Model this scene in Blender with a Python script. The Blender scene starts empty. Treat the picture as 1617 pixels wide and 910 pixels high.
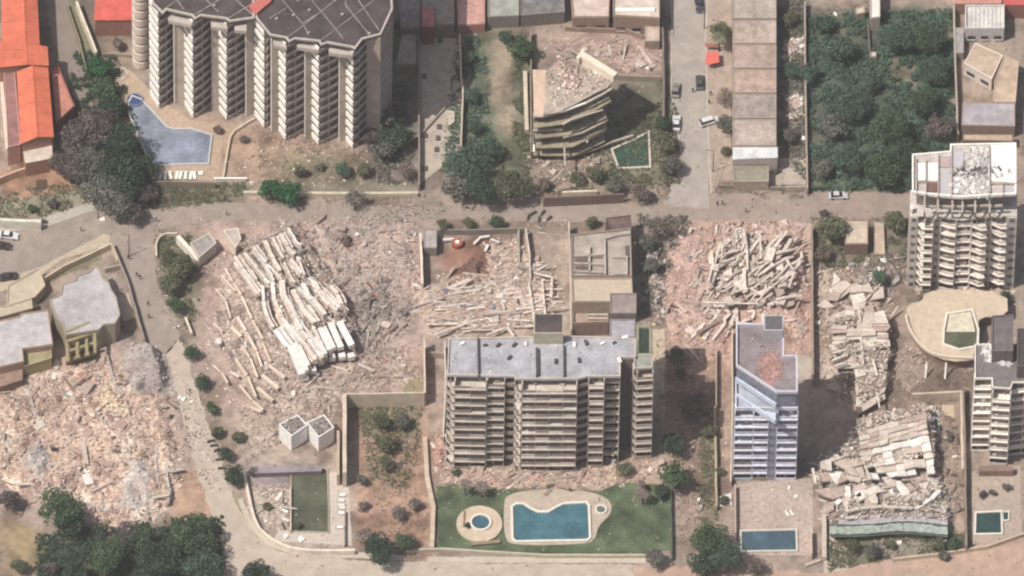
import bpy, bmesh, math, random
import numpy as np
from mathutils import Vector, Matrix
random.seed(7); rng = np.random.default_rng(7)
sc = bpy.context.scene
# ------------------------------------------------------------------ camera, sky, sun, exposure
TILT = math.radians(39.0); MPP = 0.145; DIST = 4000.0; ROLL = math.radians(0.9)
CX, CY, PW, PH = 808.5, 455.0, 1617, 910
fwd = Vector((0, math.sin(TILT), -math.cos(TILT)))
r0 = Vector((1, 0, 0)); u0 = r0.cross(fwd)
rr = (r0*math.cos(ROLL) + u0*math.sin(ROLL)).normalized(); uu = rr.cross(fwd).normalized()
cam_pos = -fwd*DIST
cd = bpy.data.cameras.new('camera'); cam = bpy.data.objects.new('camera', cd); sc.collection.objects.link(cam)
cam.matrix_world = Matrix(((rr.x, uu.x, -fwd.x, cam_pos.x), (rr.y, uu.y, -fwd.y, cam_pos.y), (rr.z, uu.z, -fwd.z, cam_pos.z), (0, 0, 0, 1)))
cd.sensor_fit = 'HORIZONTAL'; cd.sensor_width = 36.0; cd.lens = 36.0*DIST/(PW*MPP)
cd.clip_start = 100; cd.clip_end = 12000
sc.camera = cam
SUN_EL, SUN_AZ = math.radians(59.0), math.radians(240.0)     # azimuth clockwise from north: the sun stands in the south-west
w = bpy.data.worlds.new('World'); sc.world = w; w.use_nodes = True
nt = w.node_tree; nt.nodes.clear()
sky = nt.nodes.new('ShaderNodeTexSky'); sky.sky_type = 'NISHITA'; sky.sun_disc = False
sky.sun_elevation = SUN_EL; sky.sun_rotation = SUN_AZ; sky.dust_density = 4.0; sky.air_density = 1.0
bg = nt.nodes.new('ShaderNodeBackground'); bg.inputs[1].default_value = 0.085
wo = nt.nodes.new('ShaderNodeOutputWorld'); nt.links.new(sky.outputs[0], bg.inputs[0]); nt.links.new(bg.outputs[0], wo.inputs[0])
sd = bpy.data.lights.new('sun', 'SUN'); sd.energy = 3.9; sd.angle = math.radians(0.5); sd.color = (1.0, 0.962, 0.88)
so = bpy.data.objects.new('sun', sd); sc.collection.objects.link(so)
sdir = Vector((math.sin(SUN_AZ)*math.cos(SUN_EL), math.cos(SUN_AZ)*math.cos(SUN_EL), math.sin(SUN_EL)))
so.rotation_euler = sdir.to_track_quat('Z', 'Y').to_euler(); so.location = sdir*300
sc.view_settings.view_transform = 'Standard'; sc.view_settings.look = 'None'
sc.cycles.filter_width = 2.2
sc.view_settings.exposure = 0.2; sc.view_settings.gamma = 1.0

# ------------------------------------------------------------------ helpers
def P(px, py, z=0.0):
    """world point at height z that lies on the line of sight of photograph pixel (px, py)"""
    k = MPP/DIST
    d = fwd + rr*((px-CX)*k) + uu*((CY-py)*k)
    t = (z-cam_pos.z)/d.z
    return cam_pos + d*t
def XY(pts, z=0.0): return [tuple(P(a, b, z))[:2] for a, b in pts]
def ZZ(ox, oy, s, pts): return [(ox+a/s, oy+b/s) for a, b in pts]
def lin(c):
    c = c/255.0
    return c/12.92 if c <= 0.04045 else ((c+0.055)/1.055)**2.4
GAIN = 0.80
def S(r, g, b, k=1.0, sat=0.86):
    c = [lin(v)*GAIN*k for v in (r, g, b)]; l = 0.2126*c[0]+0.7152*c[1]+0.0722*c[2]; return tuple(l+(v-l)*sat for v in c)+(1.0,)
_m = {}
def mat(key, rgb=None, var=0.16, scale=0.9, bump=0.25, rough=0.9, spec=0.25, attr=False, metal=0.0, trans=0.0, fine=4.0, speck=0.0):
    if key in _m: return _m[key]
    m = bpy.data.materials.new(key); _m[key] = m; m.use_nodes = True
    N = m.node_tree.nodes; L = m.node_tree.links; b = N['Principled BSDF']
    b.inputs['Roughness'].default_value = rough; b.inputs['Specular IOR Level'].default_value = spec; b.inputs['Metallic'].default_value = metal
    geo = N.new('ShaderNodeNewGeometry')
    def noise(sc_, det=3.0):
        n = N.new('ShaderNodeTexNoise'); n.inputs['Scale'].default_value = sc_; n.inputs['Detail'].default_value = det
        L.new(geo.outputs['Position'], n.inputs['Vector']); return n
    n1, n2, n3 = noise(scale, 4), noise(fine, 3), noise(0.11, 3)
    def rng_(n, v, lo=0.3, hi=0.7):
        r = N.new('ShaderNodeMapRange'); r.inputs[1].default_value = lo; r.inputs[2].default_value = hi
        r.inputs[3].default_value = 1-v; r.inputs[4].default_value = 1+v; L.new(n.outputs['Fac'], r.inputs[0]); return r
    a, c, d = rng_(n1, var), rng_(n2, var*0.8), rng_(n3, var*0.55)
    m1 = N.new('ShaderNodeMath'); m1.operation = 'MULTIPLY'; L.new(a.outputs[0], m1.inputs[0]); L.new(c.outputs[0], m1.inputs[1])
    m2 = N.new('ShaderNodeMath'); m2.operation = 'MULTIPLY'; L.new(m1.outputs[0], m2.inputs[0]); L.new(d.outputs[0], m2.inputs[1])
    out = m2
    if speck:
        n4 = noise(2.2, 5); r4 = N.new('ShaderNodeMapRange'); r4.inputs[1].default_value = 0.56; r4.inputs[2].default_value = 0.66
        r4.inputs[3].default_value = 1.0; r4.inputs[4].default_value = 1.0-speck; L.new(n4.outputs['Fac'], r4.inputs[0])
        m3 = N.new('ShaderNodeMath'); m3.operation = 'MULTIPLY'; L.new(out.outputs[0], m3.inputs[0]); L.new(r4.outputs[0], m3.inputs[1]); out = m3
    vm = N.new('ShaderNodeVectorMath'); vm.operation = 'SCALE'
    if attr:
        at = N.new('ShaderNodeAttribute'); at.attribute_name = 'tone'; L.new(at.outputs['Color'], vm.inputs[0])
    else: vm.inputs[0].default_value = rgb[:3]
    L.new(out.outputs[0], vm.inputs['Scale']); L.new(vm.outputs[0], b.inputs['Base Color'])
    if bump:
        bp = N.new('ShaderNodeBump'); bp.inputs['Strength'].default_value = bump; bp.inputs['Distance'].default_value = 0.15
        L.new(n2.outputs['Fac'], bp.inputs['Height']); L.new(bp.outputs[0], b.inputs['Normal'])
    if trans:
        t = N.new('ShaderNodeBsdfTranslucent'); L.new(vm.outputs[0], t.inputs[0]); mx = N.new('ShaderNodeMixShader'); mx.inputs[0].default_value = trans
        o = N['Material Output']; L.new(b.outputs[0], mx.inputs[1]); L.new(t.outputs[0], mx.inputs[2]); L.new(mx.outputs[0], o.inputs[0])
    return m
def col(r, g, b, **k):
    return mat('paint_%d_%d_%d%s' % (r, g, b, '_v' if k else ''), S(r, g, b), **k)
def water(key, rgb):
    if key in _m: return _m[key]
    m = mat(key, rgb, var=0.22, scale=0.22, bump=0.08, rough=0.12, spec=0.5, fine=1.6); return m
def glass(): return mat('window_glass', S(62, 66, 76), var=0.2, rough=0.12, spec=0.6, bump=0)

def tag(o, label=None, cat=None, group=None, kind=None):
    if label: o['label'] = label
    if cat: o['category'] = cat
    if group: o['group'] = group
    if kind: o['kind'] = kind
    return o
def link(name, me, m=None, parent=None, loc=None):
    o = bpy.data.objects.new(name, me); sc.collection.objects.link(o)
    if m is not None and not me.materials: me.materials.append(m)
    if parent is not None:
        o.parent = parent
        o.matrix_parent_inverse = Matrix.Translation(-Vector(parent.location)) if parent.get('_root') else Matrix()
    if loc is not None: o.location = loc
    return o
def root(name, label, cat, loc=(0, 0, 0), group=None):
    o = bpy.data.objects.new(name, None); o.empty_display_size = 0.5; sc.collection.objects.link(o); o.location = loc
    o['_root'] = 1
    return tag(o, label, cat, group)
def mesh_np(name, V, F, tone=None):
    """V (n,3); F (m,4) or (m,3) int array; tone (m,3) per-face linear colour"""
    me = bpy.data.meshes.new(name); V = np.asarray(V, np.float32); F = np.asarray(F, np.int32); k = F.shape[1]
    me.vertices.add(len(V)); me.vertices.foreach_set('co', V.ravel())
    me.loops.add(F.size); me.loops.foreach_set('vertex_index', F.ravel())
    me.polygons.add(len(F)); me.polygons.foreach_set('loop_start', np.arange(0, F.size, k, dtype=np.int32))
    if tone is not None:
        a = me.attributes.new('tone', 'FLOAT_COLOR', 'CORNER' if len(tone) == len(F) else 'POINT')
        c = np.ones((len(tone), 4), np.float32); c[:, :3] = tone
        if len(tone) == len(F): c = np.repeat(c, k, axis=0)
        a.data.foreach_set('color', c.ravel())
    me.update(calc_edges=True); me.validate(); return me
class MB:
    def __init__(s): s.v = []; s.f = []
    def quad_prism(s, xy, z0, z1):
        n = len(xy); b = len(s.v)
        area = sum(xy[i][0]*xy[(i+1) % n][1]-xy[(i+1) % n][0]*xy[i][1] for i in range(n))
        if area < 0: xy = xy[::-1]
        z0s = z0 if hasattr(z0, '__len__') else [z0]*n; z1s = z1 if hasattr(z1, '__len__') else [z1]*n
        s.v += [(x, y, z) for (x, y), z in zip(xy, z0s)] + [(x, y, z) for (x, y), z in zip(xy, z1s)]
        s.f.append(tuple(range(b+n-1, b-1, -1))); s.f.append(tuple(range(b+n, b+2*n)))
        for i in range(n):
            j = (i+1) % n; s.f.append((b+i, b+j, b+n+j, b+n+i))
    def box(s, c, size, rz=0.0, M=None):
        b = len(s.v); hx, hy, hz = size[0]/2, size[1]/2, size[2]/2
        R = M if M is not None else Matrix.Rotation(rz, 3, 'Z'); c = Vector(c)
        for dz in (-hz, hz):
            for dx, dy in ((-hx, -hy), (hx, -hy), (hx, hy), (-hx, hy)): s.v.append(tuple(c + R @ Vector((dx, dy, dz))))
        for f in ((3, 2, 1, 0), (4, 5, 6, 7), (0, 1, 5, 4), (1, 2, 6, 5), (2, 3, 7, 6), (3, 0, 4, 7)): s.f.append(tuple(b+i for i in f))
    def bar(s, p, q, wd, ht, roll=0.0):
        p, q = Vector(p), Vector(q); d = q-p; L_ = max(d.length, 1e-3); d.normalize()
        side = d.cross(Vector((0, 0, 1)));
        if side.length < 1e-3: side = Vector((1, 0, 0))
        side.normalize(); up = side.cross(d)
        M = Matrix((d, side, up)).transposed() @ Matrix.Rotation(roll, 3, 'X'); s.box((p+q)/2, (L_, wd, ht), M=M)
    def cyl(s, c, r, z0, z1, n=16, r1=None, sx=1.0):
        b = len(s.v); r1 = r if r1 is None else r1
        for z, r_ in ((z0, r), (z1, r1)):
            for i in range(n): a = 2*math.pi*i/n; s.v.append((c[0]+r_*sx*math.cos(a), c[1]+r_*math.sin(a), z))
        s.f.append(tuple(range(b+n-1, b-1, -1))); s.f.append(tuple(range(b+n, b+2*n)))
        for i in range(n): j = (i+1) % n; s.f.append((b+i, b+j, b+n+j, b+n+i))
    def strip(s, xy, z0, z1, th, closed=False):
        """wall of thickness th along a polyline, mitred at its corners"""
        n = len(xy); L_, R_ = [], []
        for i in range(n):
            p = Vector(xy[i]); a = Vector(xy[i-1]) if (i > 0 or closed) else None; c = Vector(xy[(i+1) % n]) if (i < n-1 or closed) else None
            d1 = (p-a).normalized() if a is not None else (c-p).normalized(); d2 = (c-p).normalized() if c is not None else d1
            n1 = Vector((-d1.y, d1.x)); n2 = Vector((-d2.y, d2.x)); m_ = n1+n2
            if m_.length < 0.2: m_ = n1
            m_.normalize(); k = th/2/max(0.5, m_.dot(n1)); L_.append(p+m_*k); R_.append(p-m_*k)
        for i in range(n if closed else n-1):
            j = (i+1) % n; s.quad_prism([tuple(L_[i]), tuple(R_[i]), tuple(R_[j]), tuple(L_[j])], z0, z1)
    def mesh(s, name):
        me = bpy.data.meshes.new(name); me.from_pydata(s.v, [], s.f); me.update(); return me
    def build(s, name, m, parent=None, **k):
        o = link(name, s.mesh(name), m, parent)
        if k: tag(o, **k)
        return o
def center(xy): return (sum(p[0] for p in xy)/len(xy), sum(p[1] for p in xy)/len(xy))
def dens(xy, step, amp, closed=True):
    out = []; n = len(xy)
    for i in range(n if closed else n-1):
        a, b = Vector(xy[i]), Vector(xy[(i+1) % n]); k = max(1, int((b-a).length/step)); nn = Vector((-(b-a).y, (b-a).x)).normalized()
        for j in range(k):
            q = a.lerp(b, j/k); o = random.gauss(0, amp) if (j or amp < 0.2) else 0; out.append(tuple(q+nn*o))
    if not closed: out.append(tuple(xy[-1]))
    return out
def smooth_poly(pts, it=2, closed=True):
    for _ in range(it):
        o = []; n = len(pts)
        rngi = range(n) if closed else range(n-1)
        if not closed: o.append(pts[0])
        for i in rngi:
            a, b = pts[i], pts[(i+1) % n]
            o.append((a[0]*.75+b[0]*.25, a[1]*.75+b[1]*.25)); o.append((a[0]*.25+b[0]*.75, a[1]*.25+b[1]*.75))
        if not closed: o.append(pts[-1])
        pts = o
    return pts
def sheet(name, pts, z, m, amp=0.25, step=1.0, parent=None, smooth=0, **k):
    if smooth: pts = smooth_poly(pts, smooth)
    xy = XY(pts); xy = dens(xy, step, amp) if amp else xy
    mb = MB(); mb.quad_prism(xy, z-0.025, z); return mb.build(name, m, parent, **k)
def prism(name, pts, zt, z0, m, parent=None, z1=None, **k):
    """pts traced at height zt"""
    mb = MB(); mb.quad_prism(XY(pts, zt), z0, zt if z1 is None else z1); return mb.build(name, m, parent, **k)

# value noise
_lat = rng.random((256, 256)).astype(np.float32)
def vnoise(x, y):
    xi = np.floor(x).astype(int); yi = np.floor(y).astype(int); fx = x-xi; fy = y-yi
    fx = fx*fx*(3-2*fx); fy = fy*fy*(3-2*fy); a = _lat[xi % 256, yi % 256]; b = _lat[(xi+1) % 256, yi % 256]
    c = _lat[xi % 256, (yi+1) % 256]; d = _lat[(xi+1) % 256, (yi+1) % 256]
    return (a*(1-fx)+b*fx)*(1-fy)+(c*(1-fx)+d*fx)*fy
def fbm(x, y, o=4):
    s = 0; a = 0.5; t = 0
    for i in range(o): s = s+a*vnoise(x*2**i+17.3*i, y*2**i+5.1*i); t += a; a *= 0.55
    return s/t
def sdist(X, Y, xy):
    """signed distance to polygon (positive inside)"""
    d2 = np.full(X.shape, 1e9); ins = np.zeros(X.shape, bool); n = len(xy)
    for i in range(n):
        ax, ay = xy[i]; bx, by = xy[(i+1) % n]; ex, ey = bx-ax, by-ay; L2 = ex*ex+ey*ey+1e-9
        t = np.clip(((X-ax)*ex+(Y-ay)*ey)/L2, 0, 1); d2 = np.minimum(d2, (X-ax-t*ex)**2+(Y-ay-t*ey)**2)
        c = ((ay > Y) != (by > Y)) & (X < ex*(Y-ay)/(ey if abs(ey) > 1e-9 else 1e-9)+ax); ins ^= c
    return np.where(ins, np.sqrt(d2), -np.sqrt(d2))
def scatter(xy, n, edge=0.0):
    xs = [p[0] for p in xy]; ys = [p[1] for p in xy]; out = np.zeros((0, 2))
    while len(out) < n:
        q = np.stack([rng.uniform(min(xs)-edge, max(xs)+edge, n*2), rng.uniform(min(ys)-edge, max(ys)+edge, n*2)], 1)
        d = sdist(q[:, 0], q[:, 1], xy); out = np.concatenate([out, q[d > -edge*rng.random(len(d))**2]])
    return out[:n]
def rotm(rx, ry, rz):
    cx, sx, cy, sy, cz, sz = np.cos(rx), np.sin(rx), np.cos(ry), np.sin(ry), np.cos(rz), np.sin(rz)
    R = np.empty((len(rx), 3, 3))
    R[:, 0, 0] = cz*cy; R[:, 0, 1] = cz*sy*sx-sz*cx; R[:, 0, 2] = cz*sy*cx+sz*sx
    R[:, 1, 0] = sz*cy; R[:, 1, 1] = sz*sy*sx+cz*cx; R[:, 1, 2] = sz*sy*cx-cz*sx
    R[:, 2, 0] = -sy; R[:, 2, 1] = cy*sx; R[:, 2, 2] = cy*cx
    return R
BV = np.array([[-1, -1, -1], [1, -1, -1], [1, 1, -1], [-1, 1, -1], [-1, -1, 1], [1, -1, 1], [1, 1, 1], [-1, 1, 1]])*0.5
BF = np.array([[3, 2, 1, 0], [4, 5, 6, 7], [0, 1, 5, 4], [1, 2, 6, 5], [2, 3, 7, 6], [3, 0, 4, 7]])
def chunks_mesh(name, C, SZ, R, tones):
    n = len(C); jit = 1+rng.uniform(-0.3, 0.3, (n, 8, 3)); v = BV[None]*jit*SZ[:, None, :]
    v = np.einsum('nij,nkj->nki', R, v)+C[:, None, :]
    F = BF[None]+8*np.arange(n)[:, None, None]
    me = mesh_np(name, v.reshape(-1, 3), F.reshape(-1, 4), np.repeat(tones, 6, axis=0)); me.shade_flat(); return me
PAL = {
 'pink': [(216, 194, 180), (196, 164, 150), (232, 216, 204), (168, 142, 130), (246, 236, 226), (190, 156, 136), (146, 130, 122), (226, 206, 176)],
 'grey': [(190, 182, 178), (165, 156, 152), (210, 202, 196), (140, 130, 128), (225, 215, 208)],
 'pale': [(232, 216, 204), (215, 196, 184), (245, 236, 228), (190, 168, 155), (165, 145, 134)],
 'dirt': [(185, 160, 145), (160, 138, 125), (205, 184, 170), (135, 115, 105)],
 'dark': [(120, 108, 104), (150, 138, 132), (95, 86, 84), (180, 168, 160), (205, 194, 184)],
 'warm': [(225, 190, 160), (240, 215, 180), (205, 160, 130), (235, 200, 140), (190, 140, 120), (245, 232, 220)],
 'white': [(245, 240, 235), (225, 218, 212), (200, 192, 186)],
 'fine': [(206, 186, 172), (188, 166, 152), (222, 204, 190), (240, 228, 216), (156, 136, 126), (180, 150, 136)],
 'gaudy': [(120, 140, 170), (206, 120, 100), (236, 216, 150), (96, 92, 96), (246, 242, 238), (150, 170, 160), (70, 66, 70)],
 'blue': [(150, 158, 178), (175, 180, 195), (120, 126, 145), (205, 208, 218)]}
def tones(pal, n):
    t = np.array([S(*c)[:3] for c in PAL[pal]]); return t[rng.integers(0, len(t), n)]*rng.uniform(0.75, 1.15, (n, 1))
M_RUB = lambda: mat('rubble', attr=True, var=0.18, scale=1.6, bump=0.5, fine=7)
def debris(name, pts, n, pal, smin=0.12, smax=0.6, hfun=None, parent=None, edge=1.0, lng=0.12, ang=None, world=False, flat=0.6, soft=None, **k):
    xy = pts if world else XY(pts); q = scatter(xy, n, edge); s = smin+(smax-smin)*rng.random(n)**3
    SZ = np.stack([s*rng.uniform(0.6, 1.6, n), s*rng.uniform(0.6, 1.3, n), s*rng.uniform(0.25, 0.8, n)], 1)
    isl = rng.random(n) < lng; SZ[isl, 0] *= rng.uniform(2.5, 5, isl.sum()); SZ[isl, 1] *= 0.45; SZ[isl, 2] *= 0.5
    z = (hfun(q[:, 0], q[:, 1]) if hfun else 0)+SZ[:, 2]*0.3
    C = np.concatenate([q, (z+np.zeros(n))[:, None]], 1); rz = rng.uniform(0, math.pi, n)
    if ang is not None: rz = np.where(rng.random(n) < 0.75, rng.normal(ang, 0.25, n), rz)
    R = rotm(rng.normal(0, 0.35, n)*flat, rng.normal(0, 0.35, n)*flat, rz)
    tn = tones(pal, n)
    if soft: tn = tn*0.42+0.58*np.array([S(*q_)[:3] for q_ in soft])[rng.integers(0, len(soft), n)]
    me = chunks_mesh(name, C, SZ, R, tn); k.setdefault('kind', 'stuff'); return tag(link(name, me, M_RUB(), parent), **k)
def mound(name, pts, hmax, colors, parent=None, step=0.35, feather=5.0, rough=1.0, world=False, peak=None, **k):
    """rubble heap: height field tapering to the ground at the traced outline; returns object and height function"""
    xy = pts if world else XY(pts); xs = [p[0] for p in xy]; ys = [p[1] for p in xy]
    def H(x, y):
        d = sdist(x, y, xy)+(fbm(x*0.35+9, y*0.35, 3)-0.5)*3.0; e = np.clip(d/feather, 0, 1); e = e*e*(3-2*e)
        h = hmax*(0.35+1.0*fbm(x*0.12+3, y*0.12+hmax, 4))
        if peak: h = h*(0.4+0.9*np.exp(-(((x-peak[0])**2+(y-peak[1])**2)/(peak[2]**2))))
        return e*(h+rough*(fbm(x*0.55, y*0.55, 4)-0.45)*1.6+rough*0.35*(vnoise(x*2.3, y*2.3)-0.5))-0.12
    nx = int((max(xs)-min(xs)+4)/step); ny = int((max(ys)-min(ys)+4)/step)
    gx = min(xs)-2+np.arange(nx)*step; gy = min(ys)-2+np.arange(ny)*step; X, Y = np.meshgrid(gx, gy, indexing='ij'); Hh = H(X, Y)
    V = np.stack([X, Y, Hh], 2).reshape(-1, 3); I = np.arange(nx*ny).reshape(nx, ny)
    F = np.stack([I[:-1, :-1], I[1:, :-1], I[1:, 1:], I[:-1, 1:]], 2).reshape(-1, 4)
    keep = (Hh.ravel()[F] > -0.10).any(1); F = F[keep]
    used = np.unique(F); mp = np.full(len(V), -1); mp[used] = np.arange(len(used)); F = mp[F]; V = V[used]
    cs = np.array([S(*c)[:3] for c in colors]); nn = fbm(V[:, 0]*0.22+4, V[:, 1]*0.22, 4)+0.25*(rng.random(len(V))-0.5)
    t = np.clip((nn-0.3)/0.4, 0, 0.999)*(len(cs)-1); i = t.astype(int); f = (t-i)[:, None]
    tone = cs[i]*(1-f)+cs[np.minimum(i+1, len(cs)-1)]*f
    o = link(name, mesh_np(name, V, F, tone), mat('rubble_soil', attr=True, var=0.22, scale=1.4, bump=0.6, fine=5, speck=0.25), parent)
    if k: tag(o, **k)
    return o, H
def lumps(parent, name, xy, n, H, pal, smin=0.9, smax=2.4, ang=None, world=False, thick=0.25, long=1.0):
    """larger pieces, each an object of its own, sharing six meshes"""
    xy = xy if world else XY(xy); q = scatter(xy, n); base = []
    for i in range(6):
        t = tones(pal, 1); base.append(chunks_mesh(name, np.zeros((1, 3)), np.array([[1.0, 0.6, thick]]), np.eye(3)[None], t)); base[-1].materials.append(M_RUB())
    z = H(q[:, 0], q[:, 1]) if H else np.zeros(n)
    for i in range(n):
        s = random.uniform(smin, smax); o = link(name, base[i % 6], None, parent, (q[i, 0], q[i, 1], float(z[i])+0.12))
        a = random.uniform(0, math.pi) if ang is None else random.gauss(ang, 0.3)
        o.rotation_euler = (random.gauss(0, 0.22), random.gauss(0, 0.22), a); o.scale = (s*random.uniform(0.8, 1.5)*long, s*random.uniform(0.7, 1.2)/long, random.uniform(0.9, 2.0))

# ------------------------------------------------------------------ buildings
def edge_windows(parent, a, b, z0, z1, n, m=None, wfrac=0.55, out=0.06, cut=0.8):
    a, b = Vector(a), Vector(b); d = b-a; L_ = d.length; d.normalize(); nrm = Vector((d.y, -d.x)); m = m or glass()
    fm = mat('window_frame', S(215, 208, 200), var=0.05)
    for i in range(n):
        c = a+d*(L_*(i+0.5)/n); w_ = L_/n*wfrac; mb = MB(); rz = math.atan2(d.y, d.x)
        mb.box((c.x+nrm.x*out/2, c.y+nrm.y*out/2, (z0+z1)/2), (w_, out, z1-z0), rz); o = mb.build('window', m, parent)
        mb = MB(); mb.box((c.x+nrm.x*0.12, c.y+nrm.y*0.12, z0-0.06), (w_+0.2, 0.24, 0.1), rz); mb.build('window_sill', fm, o)
def inset_poly(xy, d):
    n = len(xy); area = sum(xy[i][0]*xy[(i+1) % n][1]-xy[(i+1) % n][0]*xy[i][1] for i in range(n)); sg = 1 if area > 0 else -1; out = []
    for i in range(n):
        p, a, c = Vector(xy[i]), Vector(xy[i-1]), Vector(xy[(i+1) % n]); d1 = (p-a).normalized(); d2 = (c-p).normalized()
        n1 = Vector((-d1.y, d1.x))*sg; n2 = Vector((-d2.y, d2.x))*sg; m_ = (n1+n2)
        if m_.length < 0.2: m_ = n1
        m_.normalize(); out.append(tuple(p+m_*(d/max(0.45, m_.dot(n1)))))
    return out
def house(name, label, cat, pts, h, roofc, wallc, parapet=0.5, win=0, group=None, z0=0.0, rvar=0.2, speck=0.15, over=0.0, storeys=1):
    xy = XY(pts, h); c = center(xy); t = root(name, label, cat, (c[0], c[1], z0), group)
    mb = MB(); mb.quad_prism(inset_poly(xy, 0.05), z0, h-0.15); mb.build('wall', mat('wall_%d_%d_%d' % wallc, S(*wallc), var=0.12), t)
    mb = MB(); mb.quad_prism(inset_poly(xy, -over) if over else xy, h-0.15, h); mb.build('roof', mat('roof_%d_%d_%d' % roofc, S(*roofc), var=rvar, scale=0.5, speck=speck, fine=3), t)
    if parapet:
        mb = MB(); mb.strip(inset_poly(xy, 0.14), h+0.001, h+parapet, 0.24, True); mb.build('parapet', mat('wall_%d_%d_%d' % tuple(min(255, int(v*1.05)) for v in wallc), S(*[min(255, int(v*1.05)) for v in wallc]), var=0.1), t)
    if win:
        n = len(xy)
        area = sum(xy[i][0]*xy[(i+1) % n][1]-xy[(i+1) % n][0]*xy[i][1] for i in range(n)); P_ = xy if area > 0 else xy[::-1]
        for i in range(n):
            a, b = P_[i], P_[(i+1) % n]; d = Vector(b)-Vector(a)
            if d.length > 2.5 and -d.x < 0 and d.x > abs(d.y)*0.6:
                for s_ in range(storeys):
                    zb = z0+s_*(h-z0)/storeys+1.0; edge_windows(t, a, b, zb, zb+1.2, max(1, int(d.length/3.2*win)))
    return t
def yard_wall(label, pts, h=2.2, th=0.3, c=(205, 188, 172), closed=False, name='boundary_wall', cat='wall', top=True, group=None):
    xy = XY(pts, h if top else 0); xy = dens(xy, 3.0, 0.03, closed); o = MB(); o.strip(xy, 0.0, h, th, closed)
    return o.build(name, mat('plaster_%d_%d_%d' % c, S(*c), var=0.14, scale=0.6, bump=0.3), label=label, cat=cat, group=group)
def window_rows(t, a, b, z, h, m): pass

# ------------------------------------------------------------------ ground
def build_ground():
    x0, x1, y0, y1, st = -165.0, 165.0, -140.0, 145.0, 0.55
    nx = int((x1-x0)/st)+1; ny = int((y1-y0)/st)+1
    gx = np.linspace(x0, x1, nx); gy = np.linspace(y0, y1, ny); X, Y = np.meshgrid(gx, gy, indexing='ij'); X = X.ravel(); Y = Y.ravel()
    colr = np.tile(np.array(S(166, 147, 134)[:3]), (len(X), 1))
    def blend(mask, c): nonlocal colr; colr = colr*(1-mask[:, None])+np.array(S(*c)[:3])*mask[:, None]
    n0 = fbm(X*0.05, Y*0.05, 4); blend(np.clip((n0-0.5)*4, 0, 0.6), (188, 160, 142)); blend(np.clip((0.45-n0)*4, 0, 0.5), (158, 142, 130))
    wob = (fbm(X*0.25, Y*0.25, 3)-0.5)
    for pts, c, fe, op in REG:
        c = tuple(int(v*0.955) for v in c)
        xy = XY(pts); d = sdist(X, Y, xy)+wob*fe*3; blend(np.clip(d/fe*0.5+0.5, 0, 1)*op, c)
    n1 = fbm(X*0.16+31, Y*0.16, 5); n2 = fbm(X*0.45+7, Y*0.45+3, 4)                 # noise patches: darker blotches and some paler ground
    colr = colr*(1-0.42*np.clip((n1-0.5)*5, 0, 1)[:, None]*np.array([0.9, 0.95, 1.0])); colr = colr*(1-0.25*np.clip((n2-0.52)*6, 0, 1)[:, None]); colr = colr*(1+0.22*np.clip((0.42-n1)*6, 0, 1)[:, None])
    V = np.stack([X, Y, np.zeros_like(X)], 1); I = np.arange(nx*ny).reshape(nx, ny)
    F = np.stack([I[:-1, :-1], I[1:, :-1], I[1:, 1:], I[:-1, 1:]], 2).reshape(-1, 4)
    # a coarse skirt carries the same ground out to the horizon
    b = len(V); B = 4000; V = np.concatenate([V, [[-B, -B, 0], [B, -B, 0], [B, B, 0], [-B, B, 0]]])
    cn = [I[0, 0], I[-1, 0], I[-1, -1], I[0, -1]]; F = np.concatenate([F, [[b, b+1, cn[1], cn[0]], [b+1, b+2, cn[2], cn[1]], [b+2, b+3, cn[3], cn[2]], [b+3, b, cn[0], cn[3]]]])
    colr = np.concatenate([colr, np.tile(np.array(S(170, 150, 136)[:3]), (4, 1))])
    me = mesh_np('ground', V, F, colr)
    tag(link('ground', me, mat('dusty_ground', attr=True, var=0.15, scale=0.7, bump=0.5, fine=3.5, speck=0.16)), kind='structure')
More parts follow.
